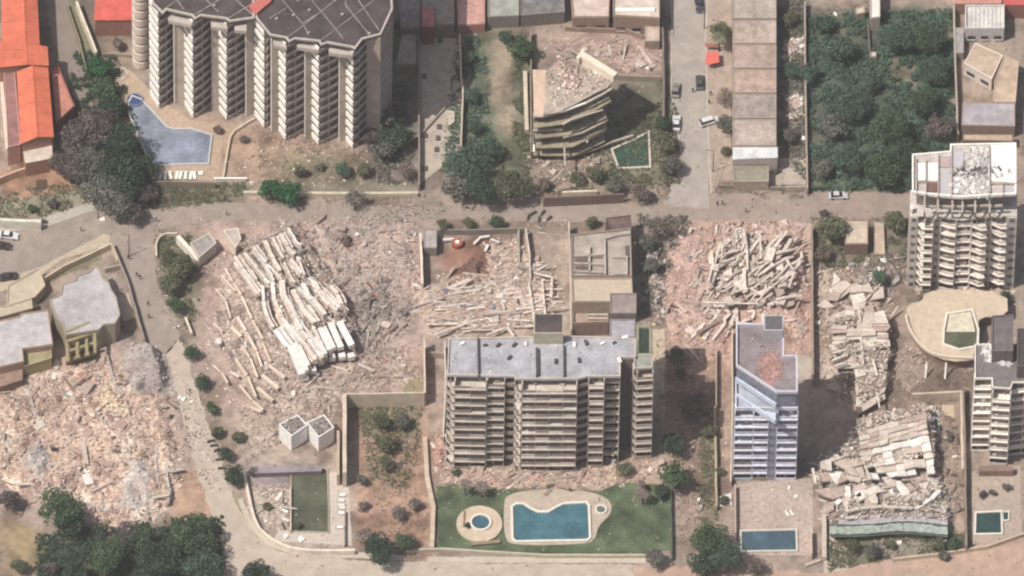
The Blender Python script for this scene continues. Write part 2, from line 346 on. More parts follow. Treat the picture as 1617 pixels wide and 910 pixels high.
REG = [  # traced outline, colour, feather in metres, strength
 ([(0, 300), (150, 285), (165, 325), (60, 345), (0, 345)], (166, 156, 130), 1.0, 1),
 ([(0, 270), (75, 250), (110, 270), (120, 300), (60, 312), (0, 320)], (182, 140, 112), 0.6, 1),
 ([(725, 55), (790, 45), (840, 50), (838, 290), (700, 270), (730, 180)], (112, 122, 96), 2.0, 0.9),
 ([(775, 60), (805, 60), (818, 190), (808, 225), (788, 205), (772, 120)], (180, 162, 138), 1.2, 0.95),
 ([(245, 170), (560, 230), (600, 260), (640, 290), (400, 300), (340, 255), (262, 190)], (184, 152, 130), 2.0, 0.9),
 ([(440, 240), (520, 240), (600, 255), (600, 290), (430, 285)], (120, 122, 92), 1.8, 0.6),
 ([(385, 285), (660, 285), (660, 303), (385, 303)], (150, 145, 122), 0.8, 0.8),
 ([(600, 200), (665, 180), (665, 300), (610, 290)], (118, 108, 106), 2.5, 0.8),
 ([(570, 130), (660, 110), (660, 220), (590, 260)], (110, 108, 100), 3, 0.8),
 ([(300, 360), (440, 345), (655, 340), (665, 500), (690, 560), (690, 640), (540, 640), (390, 665), (340, 600), (300, 500)], (198, 168, 154), 3.0, 0.95),
 ([(560, 440), (640, 430), (650, 520), (580, 560)], (158, 144, 142), 4.0, 0.8),
 ([(640, 440), (870, 430), (880, 530), (700, 535), (640, 500)], (208, 182, 164), 2.5, 0.95),
 ([(665, 350), (835, 350), (835, 450), (665, 450)], (176, 152, 138), 1.0, 0.9),
 ([(700, 395), (770, 375), (800, 400), (780, 445), (700, 448)], (170, 122, 100), 1.6, 0.9),
 ([(835, 345), (900, 345), (900, 480), (840, 480)], (188, 165, 148), 1.0, 0.8),
 ([(1040, 350), (1285, 345), (1285, 560), (1150, 610), (1040, 640)], (202, 162, 144), 2.0, 0.95),
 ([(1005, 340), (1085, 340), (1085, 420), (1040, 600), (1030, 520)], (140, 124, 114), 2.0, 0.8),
 ([(1045, 540), (1150, 540), (1150, 760), (1050, 740)], (182, 148, 128), 2.0, 0.8),
 ([(545, 625), (672, 625), (684, 740), (684, 880), (560, 860)], (198, 158, 134), 1.5, 0.95),
 ([(560, 640), (670, 640), (660, 690), (570, 690)], (128, 126, 100), 1.6, 0.8),
 ([(560, 735), (620, 690), (650, 760), (600, 790)], (140, 125, 95), 2, 0.4),
 ([(0, 570), (180, 540), (285, 600), (300, 800), (240, 830), (0, 830)], (206, 178, 164), 3.0, 0.95),
 ([(195, 545), (260, 545), (275, 620), (205, 640)], (168, 158, 158), 2.0, 0.8),
 ([(0, 825), (50, 825), (115, 875), (90, 910), (0, 910)], (178, 152, 112), 2.0, 0.95),
 ([(60, 850), (350, 820), (350, 910), (60, 910)], (84, 88, 62), 3.0, 0.95),
 ([(270, 760), (320, 720), (350, 830), (280, 840)], (200, 160, 132), 2.0, 0.9),
 ([(1270, 20), (1505, 10), (1505, 230), (1437, 305), (1275, 305)], (76, 96, 78), 2.0, 0.97),
 ([(1370, 95), (1440, 90), (1450, 130), (1410, 160), (1385, 130)], (160, 146, 126), 1.2, 0.9),
 ([(1275, 20), (1380, 0), (1400, 70), (1290, 60)], (118, 112, 98), 2.0, 0.7),
 ([(1275, 130), (1330, 120), (1340, 240), (1280, 290)], (116, 112, 98), 2.5, 0.6),
 ([(1228, 0), (1275, 0), (1275, 300), (1228, 300)], (126, 116, 104), 0.8, 0.8),
 ([(840, 40), (1048, 40), (1048, 125), (980, 125), (900, 80), (840, 100)], (182, 154, 140), 1.5, 0.9),
 ([(950, 150), (1062, 110), (1070, 290), (960, 300)], (112, 116, 92), 1.5, 0.75),
 ([(840, 255), (960, 255), (960, 310), (840, 310)], (164, 146, 124), 1.5, 0.8),
 ([(1130, 290), (1300, 290), (1300, 318), (1130, 318)], (140, 132, 118), 1.0, 0.7),
 ([(1285, 345), (1435, 345), (1435, 420), (1285, 430)], (132, 122, 104), 1.8, 0.85),
 ([(1285, 420), (1435, 420), (1410, 630), (1290, 640)], (182, 156, 140), 1.5, 0.9),
 ([(1405, 540), (1545, 590), (1535, 650), (1405, 640)], (136, 116, 102), 1.2, 0.95),
 ([(1280, 600), (1530, 640), (1530, 860), (1290, 860)], (176, 152, 136), 1.5, 0.9),
 ([(1300, 835), (1540, 845), (1545, 868), (1310, 900)], (116, 116, 90), 1.6, 0.85),
 ([(1532, 740), (1617, 720), (1617, 870), (1532, 880)], (176, 152, 138), 1.0, 0.9),
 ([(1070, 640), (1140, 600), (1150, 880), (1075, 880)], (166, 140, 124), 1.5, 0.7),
 ([(1105, 740), (1128, 640), (1132, 860), (1108, 880)], (122, 116, 88), 1.0, 0.7),
 ([(1505, 60), (1617, 60), (1617, 240), (1505, 240)], (178, 156, 138), 1.0, 0.8),
 ([(60, 100), (60, 0), (160, 0), (240, 180), (200, 330), (100, 250)], (120, 108, 96), 2.0, 0.7),
 ([(150, 30), (210, 30), (215, 130), (240, 170), (205, 150), (170, 90)], (160, 140, 122), 1.0, 0.8),
 ([(240, 285), (390, 285), (395, 320), (240, 345)], (122, 112, 90), 1.5, 0.85),
 ([(620, 0), (835, 0), (835, 50), (620, 60)], (160, 140, 126), 1.0, 0.8),
 ([(380, 650), (545, 650), (560, 700), (560, 870), (450, 860), (385, 760)], (196, 174, 158), 1.2, 0.9),
 ([(390, 735), (470, 735), (460, 760), (395, 765)], (150, 138, 146), 1.5, 0.8),
 ([(700, 735), (1040, 730), (1060, 775), (690, 770)], (206, 176, 156), 1.2, 0.9),
 ([(300, 690), (345, 660), (365, 720), (345, 740)], (130, 124, 96), 1.5, 0.6),
 ([(250, 370), (310, 370), (320, 470), (300, 530), (262, 470)], (130, 124, 100), 1.5, 0.8),
]
build_ground()
m_road = mat('dusty_asphalt', S(164, 147, 136), var=0.13, scale=0.35, bump=0.3, speck=0.08, fine=2.5)
m_road2 = mat('sandy_asphalt', S(196, 178, 160), var=0.12, scale=0.35, bump=0.3, speck=0.08, fine=2.5)
m_road3 = mat('grey_asphalt', S(146, 130, 120), var=0.12, scale=0.35, bump=0.3, speck=0.08)
m_road4 = mat('street_asphalt', S(176, 164, 154), var=0.12, scale=0.35, bump=0.3, speck=0.08)
sheet('road', [(-60, 370), (0, 360), (62, 352), (150, 325), (190, 340), (240, 333), (300, 317), (420, 324), (640, 326), (860, 322), (1050, 325), (1080, 340), (1040, 352),
  (860, 350), (660, 346), (520, 352), (420, 348), (330, 350), (268, 358), (243, 378), (248, 440), (268, 500), (285, 530), (262, 560), (236, 548), (208, 470), (184, 392), (165, 378), (60, 432), (-60, 470)], 0.03, m_road, amp=0.22, kind='structure')
sheet('road', [(262, 560), (285, 530), (300, 580), (318, 640), (345, 720), (366, 780), (402, 842), (442, 868), (560, 884), (700, 888), (1000, 892), (1010, 960), (330, 960), (352, 900), (348, 850), (318, 770), (296, 690), (278, 620)], 0.03, m_road2, amp=0.25, kind='structure')
sheet('road', [(1000, 892), (1130, 895), (1300, 905), (1400, 884), (1540, 862), (1617, 840), (1700, 830), (1700, 960), (1010, 960)], 0.032, mat('red_dirt_road', S(190, 158, 138), var=0.16, scale=0.4, bump=0.4, speck=0.1), amp=0.3, kind='structure')
sheet('road', [(1064, -60), (1118, -60), (1112, 60), (1118, 240), (1120, 330), (1050, 325), (1078, 240), (1062, 150)], 0.034, m_road4, amp=0.12, kind='structure')
sheet('road', [(1116, 312), (1180, 305), (1300, 303), (1437, 306), (1437, 343), (1300, 350), (1090, 350), (1060, 345), (1070, 325)], 0.028, mat('east_street_asphalt', S(166, 146, 134), var=0.13, scale=0.35, speck=0.1), amp=0.25, kind='structure')
sheet('pavement', [(1118, -60), (1156, -60), (1156, 60), (1154, 240), (1130, 300), (1121, 310), (1118, 240), (1112, 60)], 0.12, mat('dirt_pavement', S(180, 158, 142), var=0.15, scale=0.5, speck=0.15), amp=0.06, kind='structure')
sheet('road', [(70, -60), (106, -60), (122, 60), (140, 120), (150, 200), (118, 200), (97, 100), (78, 40)], 0.03, m_road3, amp=0.15, kind='structure')
sheet('pavement', [(0, 352), (62, 346), (150, 318), (158, 330), (70, 360), (0, 368)], 0.14, mat('pale_pavement', S(190, 180, 168), var=0.1), amp=0.03, kind='structure')
sheet('pavement', [(0, 440), (60, 424), (165, 370), (175, 374), (172, 388), (100, 410), (62, 438), (0, 462)], 0.13, mat('tan_pavement', S(196, 178, 152), var=0.12), amp=0.03, kind='structure')
sheet('pavement', [(400, 826), (425, 850), (470, 868), (560, 872), (640, 878), (640, 886), (560, 882), (468, 878), (420, 862), (392, 832), (375, 790), (382, 788)], 0.15, mat('kerb_pavement', S(200, 186, 168), var=0.1), amp=0.03, kind='structure')
sheet('verge', [(366, 775), (382, 788), (400, 830), (440, 862), (470, 876), (440, 872), (404, 846), (368, 790)], 0.05, mat('verge_grass', S(150, 146, 116), var=0.2), amp=0.1, kind='structure')
sheet('verge', [(107, 0), (120, 0), (152, 80), (135, 82)], 0.06, mat('verge_grass_top', S(126, 122, 92), var=0.2), amp=0.1, kind='structure')
sheet('pavement', [(675, 880), (1020, 880), (1020, 890), (675, 889)], 0.12, mat('kerb_pavement'), amp=0.04, kind='structure')
m_lawn = mat('lawn_grass', S(88, 102, 74), var=0.45, scale=0.25, bump=0.5, fine=5, speck=0.12)
sheet('lawn', [(688, 768), (770, 764), (810, 775), (950, 775), (980, 762), (1058, 768), (1060, 868), (1010, 880), (690, 872)], 0.05, m_lawn, amp=0.25, kind='structure')
deck = mat('pool_paving', S(196, 178, 160), var=0.1, scale=0.6)
sheet('paving', [(800, 780), (860, 772), (930, 775), (965, 790), (966, 812), (945, 830), (940, 852), (925, 860), (810, 862), (796, 850), (795, 800)], 0.09, deck, amp=0, smooth=2, kind='structure')
sheet('paving', [(205, 110), (245, 150), (300, 190), (345, 195), (352, 215), (345, 285), (242, 285), (190, 150), (172, 110)], 0.04, mat('lagoon_paving', S(190, 164, 140), var=0.15, speck=0.1), amp=0.1, kind='structure')
sheet('paving', [(1164, 765), (1284, 755), (1284, 878), (1164, 878)], 0.05, mat('rose_paving', S(190, 168, 156), var=0.2, speck=0.2), amp=0.05, kind='structure')
sheet('paving', [(1534, 745), (1612, 735), (1614, 852), (1534, 860)], 0.05, mat('tan_paving', S(184, 164, 148), var=0.12), amp=0.05, kind='structure')
sheet('paving', [(1305, 845), (1335, 845), (1340, 900), (1300, 905)], 0.06, mat('ramp_paving', S(200, 182, 164), var=0.1), amp=0.05, kind='structure')
sheet('paving', [(518, 745), (550, 750), (556, 862), (430, 855), (440, 838), (520, 838)], 0.05, mat('cream_paving', S(206, 190, 176), var=0.1), amp=0.05, kind='structure')

# ------------------------------------------------------------------ the great towers top left
K = math.sin(TILT)/MPP                                       # photograph pixels per metre of height
def lift(pts, h): return [(x+0.0157*K*h*0, y+K*h) for x, y in pts]
def base_xy(pts): return XY(pts, 0.0)
slab_m = mat('balcony_slab', S(214, 200, 186), var=0.12); white_m = mat('white_render', S(255, 248, 238, k=1.1), var=0.1, scale=0.8, speck=0.08)
tanw_m = mat('stained_render', S(190, 172, 156), var=0.16, scale=0.4); dark_m = mat('recess_wall', S(166, 152, 148), var=0.2)
rail_m = mat('balcony_rail', S(196, 182, 172), var=0.12); grey_m = mat('grey_render', S(170, 158, 152), var=0.14)
roofd_m = mat('dark_roof_felt', S(86, 76, 76), var=0.32, scale=0.3, speck=0.3); beam_m = mat('concrete_beam', S(196, 182, 172), var=0.14)
def sawtooth_block(name, label, base, kinds, back, nst, sth, roofpts=None):
    """base: front polyline in ground pixels from west to east; kinds: one letter per edge (W white panel, B balcony facet, F fin, T plain strip)"""
    f = base_xy(base); bk = base_xy(back); H = nst*sth; xy = f+bk; c = center(xy)
    t = root(name, label, 'apartment building', (c[0], c[1], 0))
    core = [(x, y+0.9) for x, y in f]; mb = MB(); mb.quad_prism(core+bk, 0, H-0.3); mb.build('wall', dark_m, t)
    smb = MB(); smb.quad_prism(xy, 0, 0.24); sme = smb.mesh('floor_slab'); sme.materials.append(slab_m)
    for k in range(1, nst): link('floor_slab', sme, None, t, (0, 0, k*sth))
    for i, kd in enumerate(kinds):
        a, b = Vector(f[i]), Vector(f[i+1]); d = (b-a).normalized(); nrm = Vector((d.y, -d.x))
        if kd in 'WB':
            hh, th, m, nm = (1.7, 0.3, white_m, 'wall_panel') if kd == 'W' else (0.95, 0.12, rail_m, 'balcony_rail')
            a2, b2 = a+nrm*0.12-d*(0.0 if kd == 'W' else -.3), b+nrm*0.12
            mb = MB(); mb.strip([tuple(a2), tuple(b2)], 0.25, 0.25+hh, th)
            if kd == 'B':
                L_ = (b-a).length; q = a.lerp(b, 0.5)-nrm*0.9; mb.box((q.x, q.y, 1.5), (0.25, 1.6, 2.6), math.atan2(d.y, d.x))
            me = mb.mesh(nm); me.materials.append(m)
            for k in range(nst): link(nm, me, None, t, (0, 0, k*sth))
        else:
            m, nm = (white_m, 'fin_wall') if kd == 'F' else (tanw_m, 'stair_wall')
            mb = MB(); th = 0.4 if kd == 'F' else 0.3
            mb.strip([tuple(a+nrm*0.05), tuple(b+nrm*0.05)], 0, H-0.4, th); mb.build(nm, m, t)
    return t, f, bk, H
b1 = [(238, 150), (252, 172), (276, 152), (276, 163), (281, 162), (293, 166), (306, 187), (336, 163), (336, 173), (347, 174), (359, 190), (389, 170), (389, 182), (402, 180)]
t1, f1, k1, H1 = sawtooth_block('tower_block', 'tall sawtooth apartment tower with dark roof beside the blue lagoon pool', b1, 'WBFTTWBFTWBFT',
    [(402, 60), (402, 20), (232, 20), (236, 120)], 12, 3.0)
b2 = [(403, 182), (418, 202), (429, 190), (429, 208), (441, 206), (452, 222), (482, 205), (482, 218), (493, 216), (504, 229), (536, 211), (536, 223), (547, 222), (558, 235), (578, 214), (600, 216)]
t2, f2, k2, H2 = sawtooth_block('tower_block', 'eastern sawtooth apartment tower with dark beamed roof, next to the shadowed yard', b2, 'WBFTWBFTWBFTWBT',
    [(618, 180), (622, 30), (403, 30)], 12, 3.0)
def tower_roof(t, top, H, ribs, bands):
    prism('roof', top, H+0.25, H-0.3, roofd_m, t)
    mb = MB(); mb.strip(inset_poly(XY(top, H+0.25), 0.2), H+0.26, H+0.75, 0.45, True); mb.build('parapet', beam_m, t)
    for r in ribs:
        mb = MB(); mb.strip(XY(r, H+0.4), H+0.26, H+0.42, 0.2); mb.build('roof_beam', mat('stained_beam', S(166, 152, 146), var=0.3, speck=0.3), t)
    for b in bands:
        prism('planter_ledge', b, H-1.6, H-2.7, beam_m, t)
z6 = lambda p: ZZ(200, 0, 3.76, p)
tower_roof(t1, z6([(150, -300), (150, 25), (215, 88), (240, 65), (300, 80), (385, 98), (405, 122), (440, 100), (590, 118), (612, 135), (700, 122), (758, 115), (752, -300)]), H1,
    [z6([(215, 60), (300, 0)]), z6([(290, -10), (340, 55)]), z6([(385, 98), (500, 30), (560, -10)]), z6([(470, -5), (545, 70)]), z6([(590, 118), (700, 50), (745, 20)]), z6([(650, 0), (752, 90)]), z6([(300, 0), (330, -60)])],
    [z6([(245, 82), (385, 108), (385, 150), (245, 120)]), z6([(500, 118), (590, 130), (600, 170), (500, 160)]), z6([(640, 125), (712, 128), (712, 185), (640, 180)])])
tower_roof(t2, z6([(768, -300), (765, 112), (850, 215), (945, 232), (965, 258), (1000, 238), (1140, 252), (1155, 275), (1195, 262), (1340, 288), (1355, 300), (1400, 240), (1510, 212), (1580, 60), (1560, -300)]), H2,
    [z6([(850, 110), (950, 45)]), z6([(925, 0), (1045, 140), (1085, 210)]), z6([(1095, -5), (1240, 170), (1285, 230)]), z6([(945, 225), (1000, 190), (1190, 40), (1250, -10)]), z6([(1145, 245), (1240, 175), (1470, 0)]),
     z6([(1300, -20), (1300, 30), (1445, 210)]), z6([(1375, 0), (1500, 180)]), z6([(1045, 140), (1120, 90)])],
    [z6([(870, 240), (945, 250), (950, 285), (870, 265)]), z6([(1010, 245), (1140, 262), (1140, 300), (1010, 280)]), z6([(1200, 275), (1335, 295), (1340, 330), (1200, 315)])])
prism('roof_hatch', z6([(725, 35), (800, -20), (860, -20), (860, 5), (765, 85)]), H2+1.2, H2+0.26, mat('red_sheet', S(205, 110, 98), var=0.1), t2, label='faded red sheet roof hatch')
for q in ((520, 38), (890, 115), (990, 95), (1085, 65), (1280, 90), (1080, 200), (1440, 205), (1240, 5), (1020, 5)):
    a = z6([q])[0]; p = P(a[0], a[1], H2+0.3); mb = MB(); mb.box((p.x, p.y, H2+0.5), (0.6, 0.5, 0.5), 0.5); mb.build('roof_vent', tanw_m, t2)
# round stair turret
c0 = P(223, 101, 0); tt = root('stair_turret', 'round cream stair turret with curved balconies left of the big tower', 'tower', (c0.x, c0.y, 0))
mb = MB(); mb.cyl((c0.x, c0.y), 1.75, 0, 36, 24); mb.build('core', dark_m, tt)
mb = MB(); mb.cyl((0, 0), 2.05, 0.35, 2.55, 24); me = mb.mesh('curved_balcony'); me.materials.append(mat('cream_render', S(232, 212, 194), var=0.12))
for k in range(12): link('curved_balcony', me, None, tt, (c0.x, c0.y, k*3.05))
mb = MB(); mb.box((c0.x+1.95, c0.y+1.4, 18), (0.5, 1.5, 36)); mb.build('fin_wall', white_m, tt)
house('annex_building', 'smooth grey-green flank annex at the east foot of the big tower', 'building', [(578, 70), (592, 52), (616, 40), (614, 110), (603, 150), (580, 158)], 9, (150, 150, 146), (130, 128, 124), 0.3)

# ------------------------------------------------------------------ curtain of storeys for slab buildings
def slab_tower(name, label, H, nst, front, back, bays, roofc, wallc, slabc, cat='apartment building', parapet=0.5, panec=None, railc=None):
    """front / back traced at roof level; bays: (x0, x1, kind, depth) in px along the front line; kind: b balcony, r recess, c curved left end, w plain wall"""
    f = XY(front, H); bk = XY(back, H); xy = f+bk; c = center(xy); t = root(name, label, cat, (c[0], c[1], 0)); sth = H/nst
    wm = mat('tower_wall_%d_%d_%d' % wallc, S(*wallc), var=0.15); sm = mat('tower_slab_%d_%d_%d' % slabc, S(*slabc), var=0.15, scale=0.7)
    rm = mat('tower_rail_%d_%d_%d' % (railc or slabc), S(*(railc or slabc)), var=0.18, scale=1.2)
    gm = mat('tower_pane_%d_%d_%d' % (panec or (70, 66, 70)), S(*(panec or (70, 66, 70))), var=0.5, scale=1.4, rough=0.3, spec=0.5, bump=0)
    core = [(x, y+2.2) for x, y in f]+bk; mb = MB(); mb.quad_prism(core, 0, H-0.3); mb.build('wall', wm, t)
    rfm = mat('tower_roof_%d_%d_%d' % roofc, S(*roofc), var=0.2, scale=0.35, speck=0.22, fine=2.0)
    mb = MB(); mb.quad_prism(xy, H-0.3, H); mb.build('roof', rfm, t)
    if parapet:
        mb = MB(); mb.strip(inset_poly(xy, 0.15), H+0.001, H+parapet, 0.25, True); mb.build('parapet', sm, t)
    fy = lambda px: np.interp(px, [p[0] for p in front], [p[1] for p in front])
    for x0, x1, kd, dep in bays:
        a, b = Vector(XY([(x0, fy(x0))], H)[0]), Vector(XY([(x1, fy(x1))], H)[0]); d = (b-a).normalized(); n_ = Vector((d.y, -d.x)); L_ = (b-a).length
        if kd in 'bc':
            plan = [tuple(a-n_*2.3), tuple(a+n_*dep), tuple(b+n_*dep), tuple(b-n_*2.3)]
            if kd == 'c': plan = [tuple(a-n_*2.3), tuple(a-n_*0.2), tuple(a+d*0.25*L_+n_*dep*0.3), tuple(a+d*0.6*L_+n_*dep), tuple(b+n_*dep), tuple(b-n_*2.3)]
            mb = MB(); mb.quad_prism([plan[0]]+[tuple(Vector(p)+n_*0.3) for p in plan[1:-1]]+[plan[-1]], -0.08, 0.22); me = mb.mesh('balcony_slab'); me.materials.append(sm)
            mb = MB(); mb.strip([tuple(Vector(p)-n_*0.08) for p in plan[1:-1]], 0.23, 1.15, 0.12); mr = mb.mesh('balcony_rail'); mr.materials.append(rm); mrs = [mr]
            if kd == 'b' and L_ > 4:
                mrs = []; nseg = int(round(L_/3.2)); e0, e1 = Vector(plan[1])-n_*0.08, Vector(plan[2])-n_*0.08
                for q_ in range(nseg): mb = MB(); mb.strip([tuple(e0.lerp(e1, q_/nseg)), tuple(e0.lerp(e1, (q_+0.97)/nseg))], 0.23, random.uniform(0.95, 1.15), 0.12); mr_ = mb.mesh('balcony_rail'); mr_.materials.append(rm); mrs.append(mr_)
                for q_ in range(1, nseg): mb = MB(); pq = e0.lerp(e1, q_/nseg)-n_*0.25; mb.box((pq.x, pq.y, H/2-0.3), (0.16, 0.2, H-0.8), math.atan2(d.y, d.x)); mb.build('mullion', sm, t)
            mp = MB(); q = a.lerp(b, 0.5)-n_*2.12; mp.box((q.x, q.y, 1.35), (L_*0.84, 0.1, 2.0), math.atan2(d.y, d.x)); mg = mp.mesh('window'); mg.materials.append(gm)
            for k in range(nst):
                if k: link('balcony_slab', me, None, t, (0, 0, k*sth))
                for mr_ in mrs:
                    if random.random() < 0.09: continue
                    ro = link('balcony_rail', mr_, None, t, (0, random.uniform(-0.08, 0.08), k*sth-random.uniform(0, 0.2)))
                    if random.random() < 0.45: ro.material_slots[0].link = 'OBJECT'; ro.material_slots[0].material = random.choice([sm, sm, mat('dusty_rail', S(196, 184, 172), var=0.3, speck=0.3), mat('stained_rail', S(158, 144, 134), var=0.3, speck=0.3)])
                link('window', mg, None, t, (0, 0, k*sth))
                if random.random() < 0.85:
                    for _ in range(random.randint(1, max(2, int(L_/2.2)))):                 # loose things and awnings left on the balcony
                        g = a+d*L_*random.uniform(0.1, 0.9)-n_*random.uniform(0.5, 1.6); mb = MB(); mb.box((g.x, g.y, k*sth+0.55), (random.uniform(0.4, 1.5), random.uniform(0.3, 0.8), random.uniform(0.5, 1.6)), random.random()*3)
                        mb.build('balcony_clutter', random.choice([white_m, dark_m, rail_m, slab_m, tanw_m]), t)
            for e in (a, b):
                mb = MB(); mb.strip([tuple(e-n_*2.2), tuple(e+n_*(dep*0.75 if kd == 'b' else 0))], 0, H-0.31, 0.2); mb.build('party_wall', sm, t)
        elif kd == 'w':
            mb = MB(); mb.quad_prism([tuple(a-n_*2.4), tuple(a+n_*dep), tuple(b+n_*dep), tuple(b-n_*2.4)], 0, H-0.31); mb.build('wall_pier', wm, t)
            mb = MB(); q = a.lerp(b, 0.5)+n_*(dep+0.04); mb.box((q.x, q.y, 1.6), (L_*0.5, 0.08, 1.1), math.atan2(d.y, d.x)); mg = mb.mesh('window'); mg.materials.append(gm)
            for k in range(nst): link('window', mg, None, t, (0, 0, k*sth))
        elif kd == 'r':
            mb = MB(); q = a.lerp(b, 0.5)-n_*1.9; mb.box((q.x+n_.x*1.0, q.y+n_.y*1.0, 0.0), (L_, 2.0, 0.35), math.atan2(d.y, d.x)); mb.box((q.x+n_.x*2.0, q.y+n_.y*2.0, 0.7), (L_, 0.12, 0.9), math.atan2(d.y, d.x)); mg = mb.mesh('spandrel'); mg.materials.append(rm)
            for k in range(1, nst): link('spandrel', mg, None, t, (0, 0, k*sth))
    return t
HC = 32.0
tc = slab_tower('slab_block', 'long grey roofed apartment block with eleven rows of balconies above the garden pool', HC, 11,
    [(706, 594), (812, 596), (814, 600), (912, 600), (928, 596), (980, 596)], [(980, 566), (1004, 566), (1004, 536), (900, 532), (708, 536)],
    [(706, 718, 'c', 1.4), (719, 768, 'b', 1.4), (770, 797, 'b', 0.7), (797, 813, 'r', 0), (813, 824, 'c', 1.6), (825, 911, 'b', 1.6), (912, 929, 'r', 0), (930, 954, 'b', 0.8), (955, 979, 'b', -1.0)],
    (178, 176, 182), (124, 114, 112), (214, 200, 188), panec=(112, 98, 90), railc=(164, 148, 136))
zc = lambda p: ZZ(690, 460, 3.139, p)
for p in (zc([(202, 235), (206, 425)]), zc([(492, 285), (494, 425)]), zc([(628, 270), (630, 425)]), zc([(500, 285), (502, 420)])):
    mb = MB(); mb.strip(XY(p, HC+0.3), HC+0.002, HC+0.9, 0.3); mb.build('roof_rib', mat('roof_joint', S(90, 84, 86)), tc)
prism('lift_house', zc([(480, 112), (626, 112), (626, 208), (480, 208)]), HC+4.0, HC, mat('lift_house_wall', S(196, 184, 160), var=0.12), tc)
mb = MB(); mb.quad_prism(inset_poly(XY(zc([(480, 112), (626, 112), (626, 208), (480, 208)]), HC+4), 0.25), HC+4.001, HC+4.12); mb.build('roof', roofd_m, tc)
for q in ((125, 262), (240, 270), (305, 270), (385, 268), (440, 265), (360, 332), (680, 268), (740, 258), (820, 262), (880, 258), (932, 232), (905, 345), (590, 350), (705, 345)):
    a = zc([q])[0]; p = P(a[0], a[1], HC+0.1); mb = MB(); s = random.uniform(0.5, 1.0); mb.box((p.x, p.y, HC+0.3), (s*1.4, s*0.7, 0.5), random.random()*2)
    mb.build('roof_vent', random.choice([roofd_m, white_m, dark_m]), tc)
# north stair wing of that block (joined roof) and its east wing
house('rooftop_block', 'taller mauve concrete stair block behind the grey roof\'s east end', 'building', [(963, 464), (1005, 464), (1005, 496), (963, 496)], 31.6, (164, 148, 142), (150, 134, 128), 0.3)
house('stair_wing', 'narrow grey roofed wing linking the stair block to the long apartment block', 'building', [(963, 505), (1003, 505), (1003, 534), (963, 534)], 31.4, (174, 170, 176), (150, 140, 138), 0.25)
te = slab_tower('east_wing', 'narrow right-hand balcony wing of the long block, standing clear under the green court', 31.5, 11, [(1001, 584), (1031, 582)], [(1031, 562), (1001, 562)],
    [(1001, 1006, 'c', 1.0), (1006, 1031, 'b', 1.0)], (160, 160, 150), (130, 118, 114), (206, 190, 176), panec=(120, 106, 100), railc=(196, 180, 166))
house('green_court', 'narrow flat roof with algae green water and white rim east of the stair block', 'roof court', [(1007, 518), (1027, 518), (1027, 562), (1007, 562)], 30.8, (58, 70, 58), (150, 160, 130), 0.6)
# tower U: bluish dust covered
HU = 31.0
tu = slab_tower('dusty_tower', 'blue-grey dust covered apartment tower with slanted roof edge above the rose terrace', HU-6, 9,
    [(1161, 648), (1226, 648), (1260, 648)], [(1260, 600), (1161, 600)],
    [(1161, 1190, 'b', 0.5), (1191, 1214, 'b', 0.5), (1215, 1227, 'w', 0.3), (1228, 1260, 'b', 0.5)], (186, 190, 204), (158, 162, 178), (228, 228, 240), panec=(124, 128, 144), railc=(196, 202, 220), parapet=0.9)
blue_m = mat('blue_dust_render', S(206, 214, 236), var=0.12)
top = XY([(1162, 514), (1205, 514), (1238, 514), (1238, 564), (1259, 564), (1260, 622), (1226, 622), (1162, 580)], HU)
mb = MB(); mb.quad_prism(inset_poly(top, 0.3), HU-6.0, HU-0.3); mb.build('upper_wall', mat('blue_grey_wall', S(140, 142, 160), var=0.2), tu)
mb = MB(); mb.quad_prism(top, HU-0.3, HU); mb.build('upper_roof', mat('patched_roof', S(150, 136, 140), var=0.28, scale=0.25, speck=0.25), tu)
mb = MB(); mb.strip(inset_poly(top, 0.2), HU+0.001, HU+0.8, 0.35, True); mb.build('parapet', mat('pale_blue_trim', S(214, 214, 226), var=0.08), tu)
for dz, dy in ((0, 1.4), (-3.0, 3.6)):
    a, b = XY([(1162, 580), (1226, 622)], HU); mb = MB(); mb.strip([(a[0], a[1]-dy), (b[0], b[1]-dy)], HU-3.3+dz, HU-1.9+dz, 0.5); mb.build('terrace_parapet', blue_m, tu)
    mb = MB(); mb.quad_prism([a, (a[0], a[1]-dy), (b[0], b[1]-dy), b], HU-3.6+dz, HU-3.35+dz); mb.build('terrace_slab', blue_m, tu)
prism('lift_house', [(1206, 498), (1237, 498), (1237, 522), (1206, 522)], HU+3.5, HU, mat('pale_trim', S(196, 192, 196), var=0.1), tu)
mb = MB(); mb.quad_prism(inset_poly(XY([(1206, 498), (1237, 498), (1237, 522), (1206, 522)], HU+3.5), 0.3), HU+3.501, HU+3.6); mb.build('roof', mat('grey_roof_felt', S(106, 100, 106)), tu)
q = P(1216, 582, HU); dh = lambda x, y: np.full(np.shape(x), HU+0.05)
pp = [(q.x+2.6*math.cos(a)*random.uniform(.5, 1.35), q.y+4.2*math.sin(a)*random.uniform(.5, 1.3)) for a in np.linspace(0, 6.0, 17)]
debris('brick_debris', [(q.x-3, q.y-4), (q.x+2.6, q.y-3), (q.x+3, q.y+4), (q.x-1.6, q.y+5)], 700, 'pink', 0.06, 0.3, lambda x, y: np.full(np.shape(x), HU+0.05), tu, 1.0, world=True, soft=[(196, 130, 118), (176, 110, 100)])
mb = MB(); mb.quad_prism(pp, HU+0.002, HU+0.03); mb.build('brick_dust', mat('brick_dust', S(190, 140, 132), var=0.3, scale=1.0, speck=0.3), tu)
debris('roof_debris', inset_poly(top, 0.8), 420, 'dirt', 0.08, 0.32, dh, tu, 0, world=True)
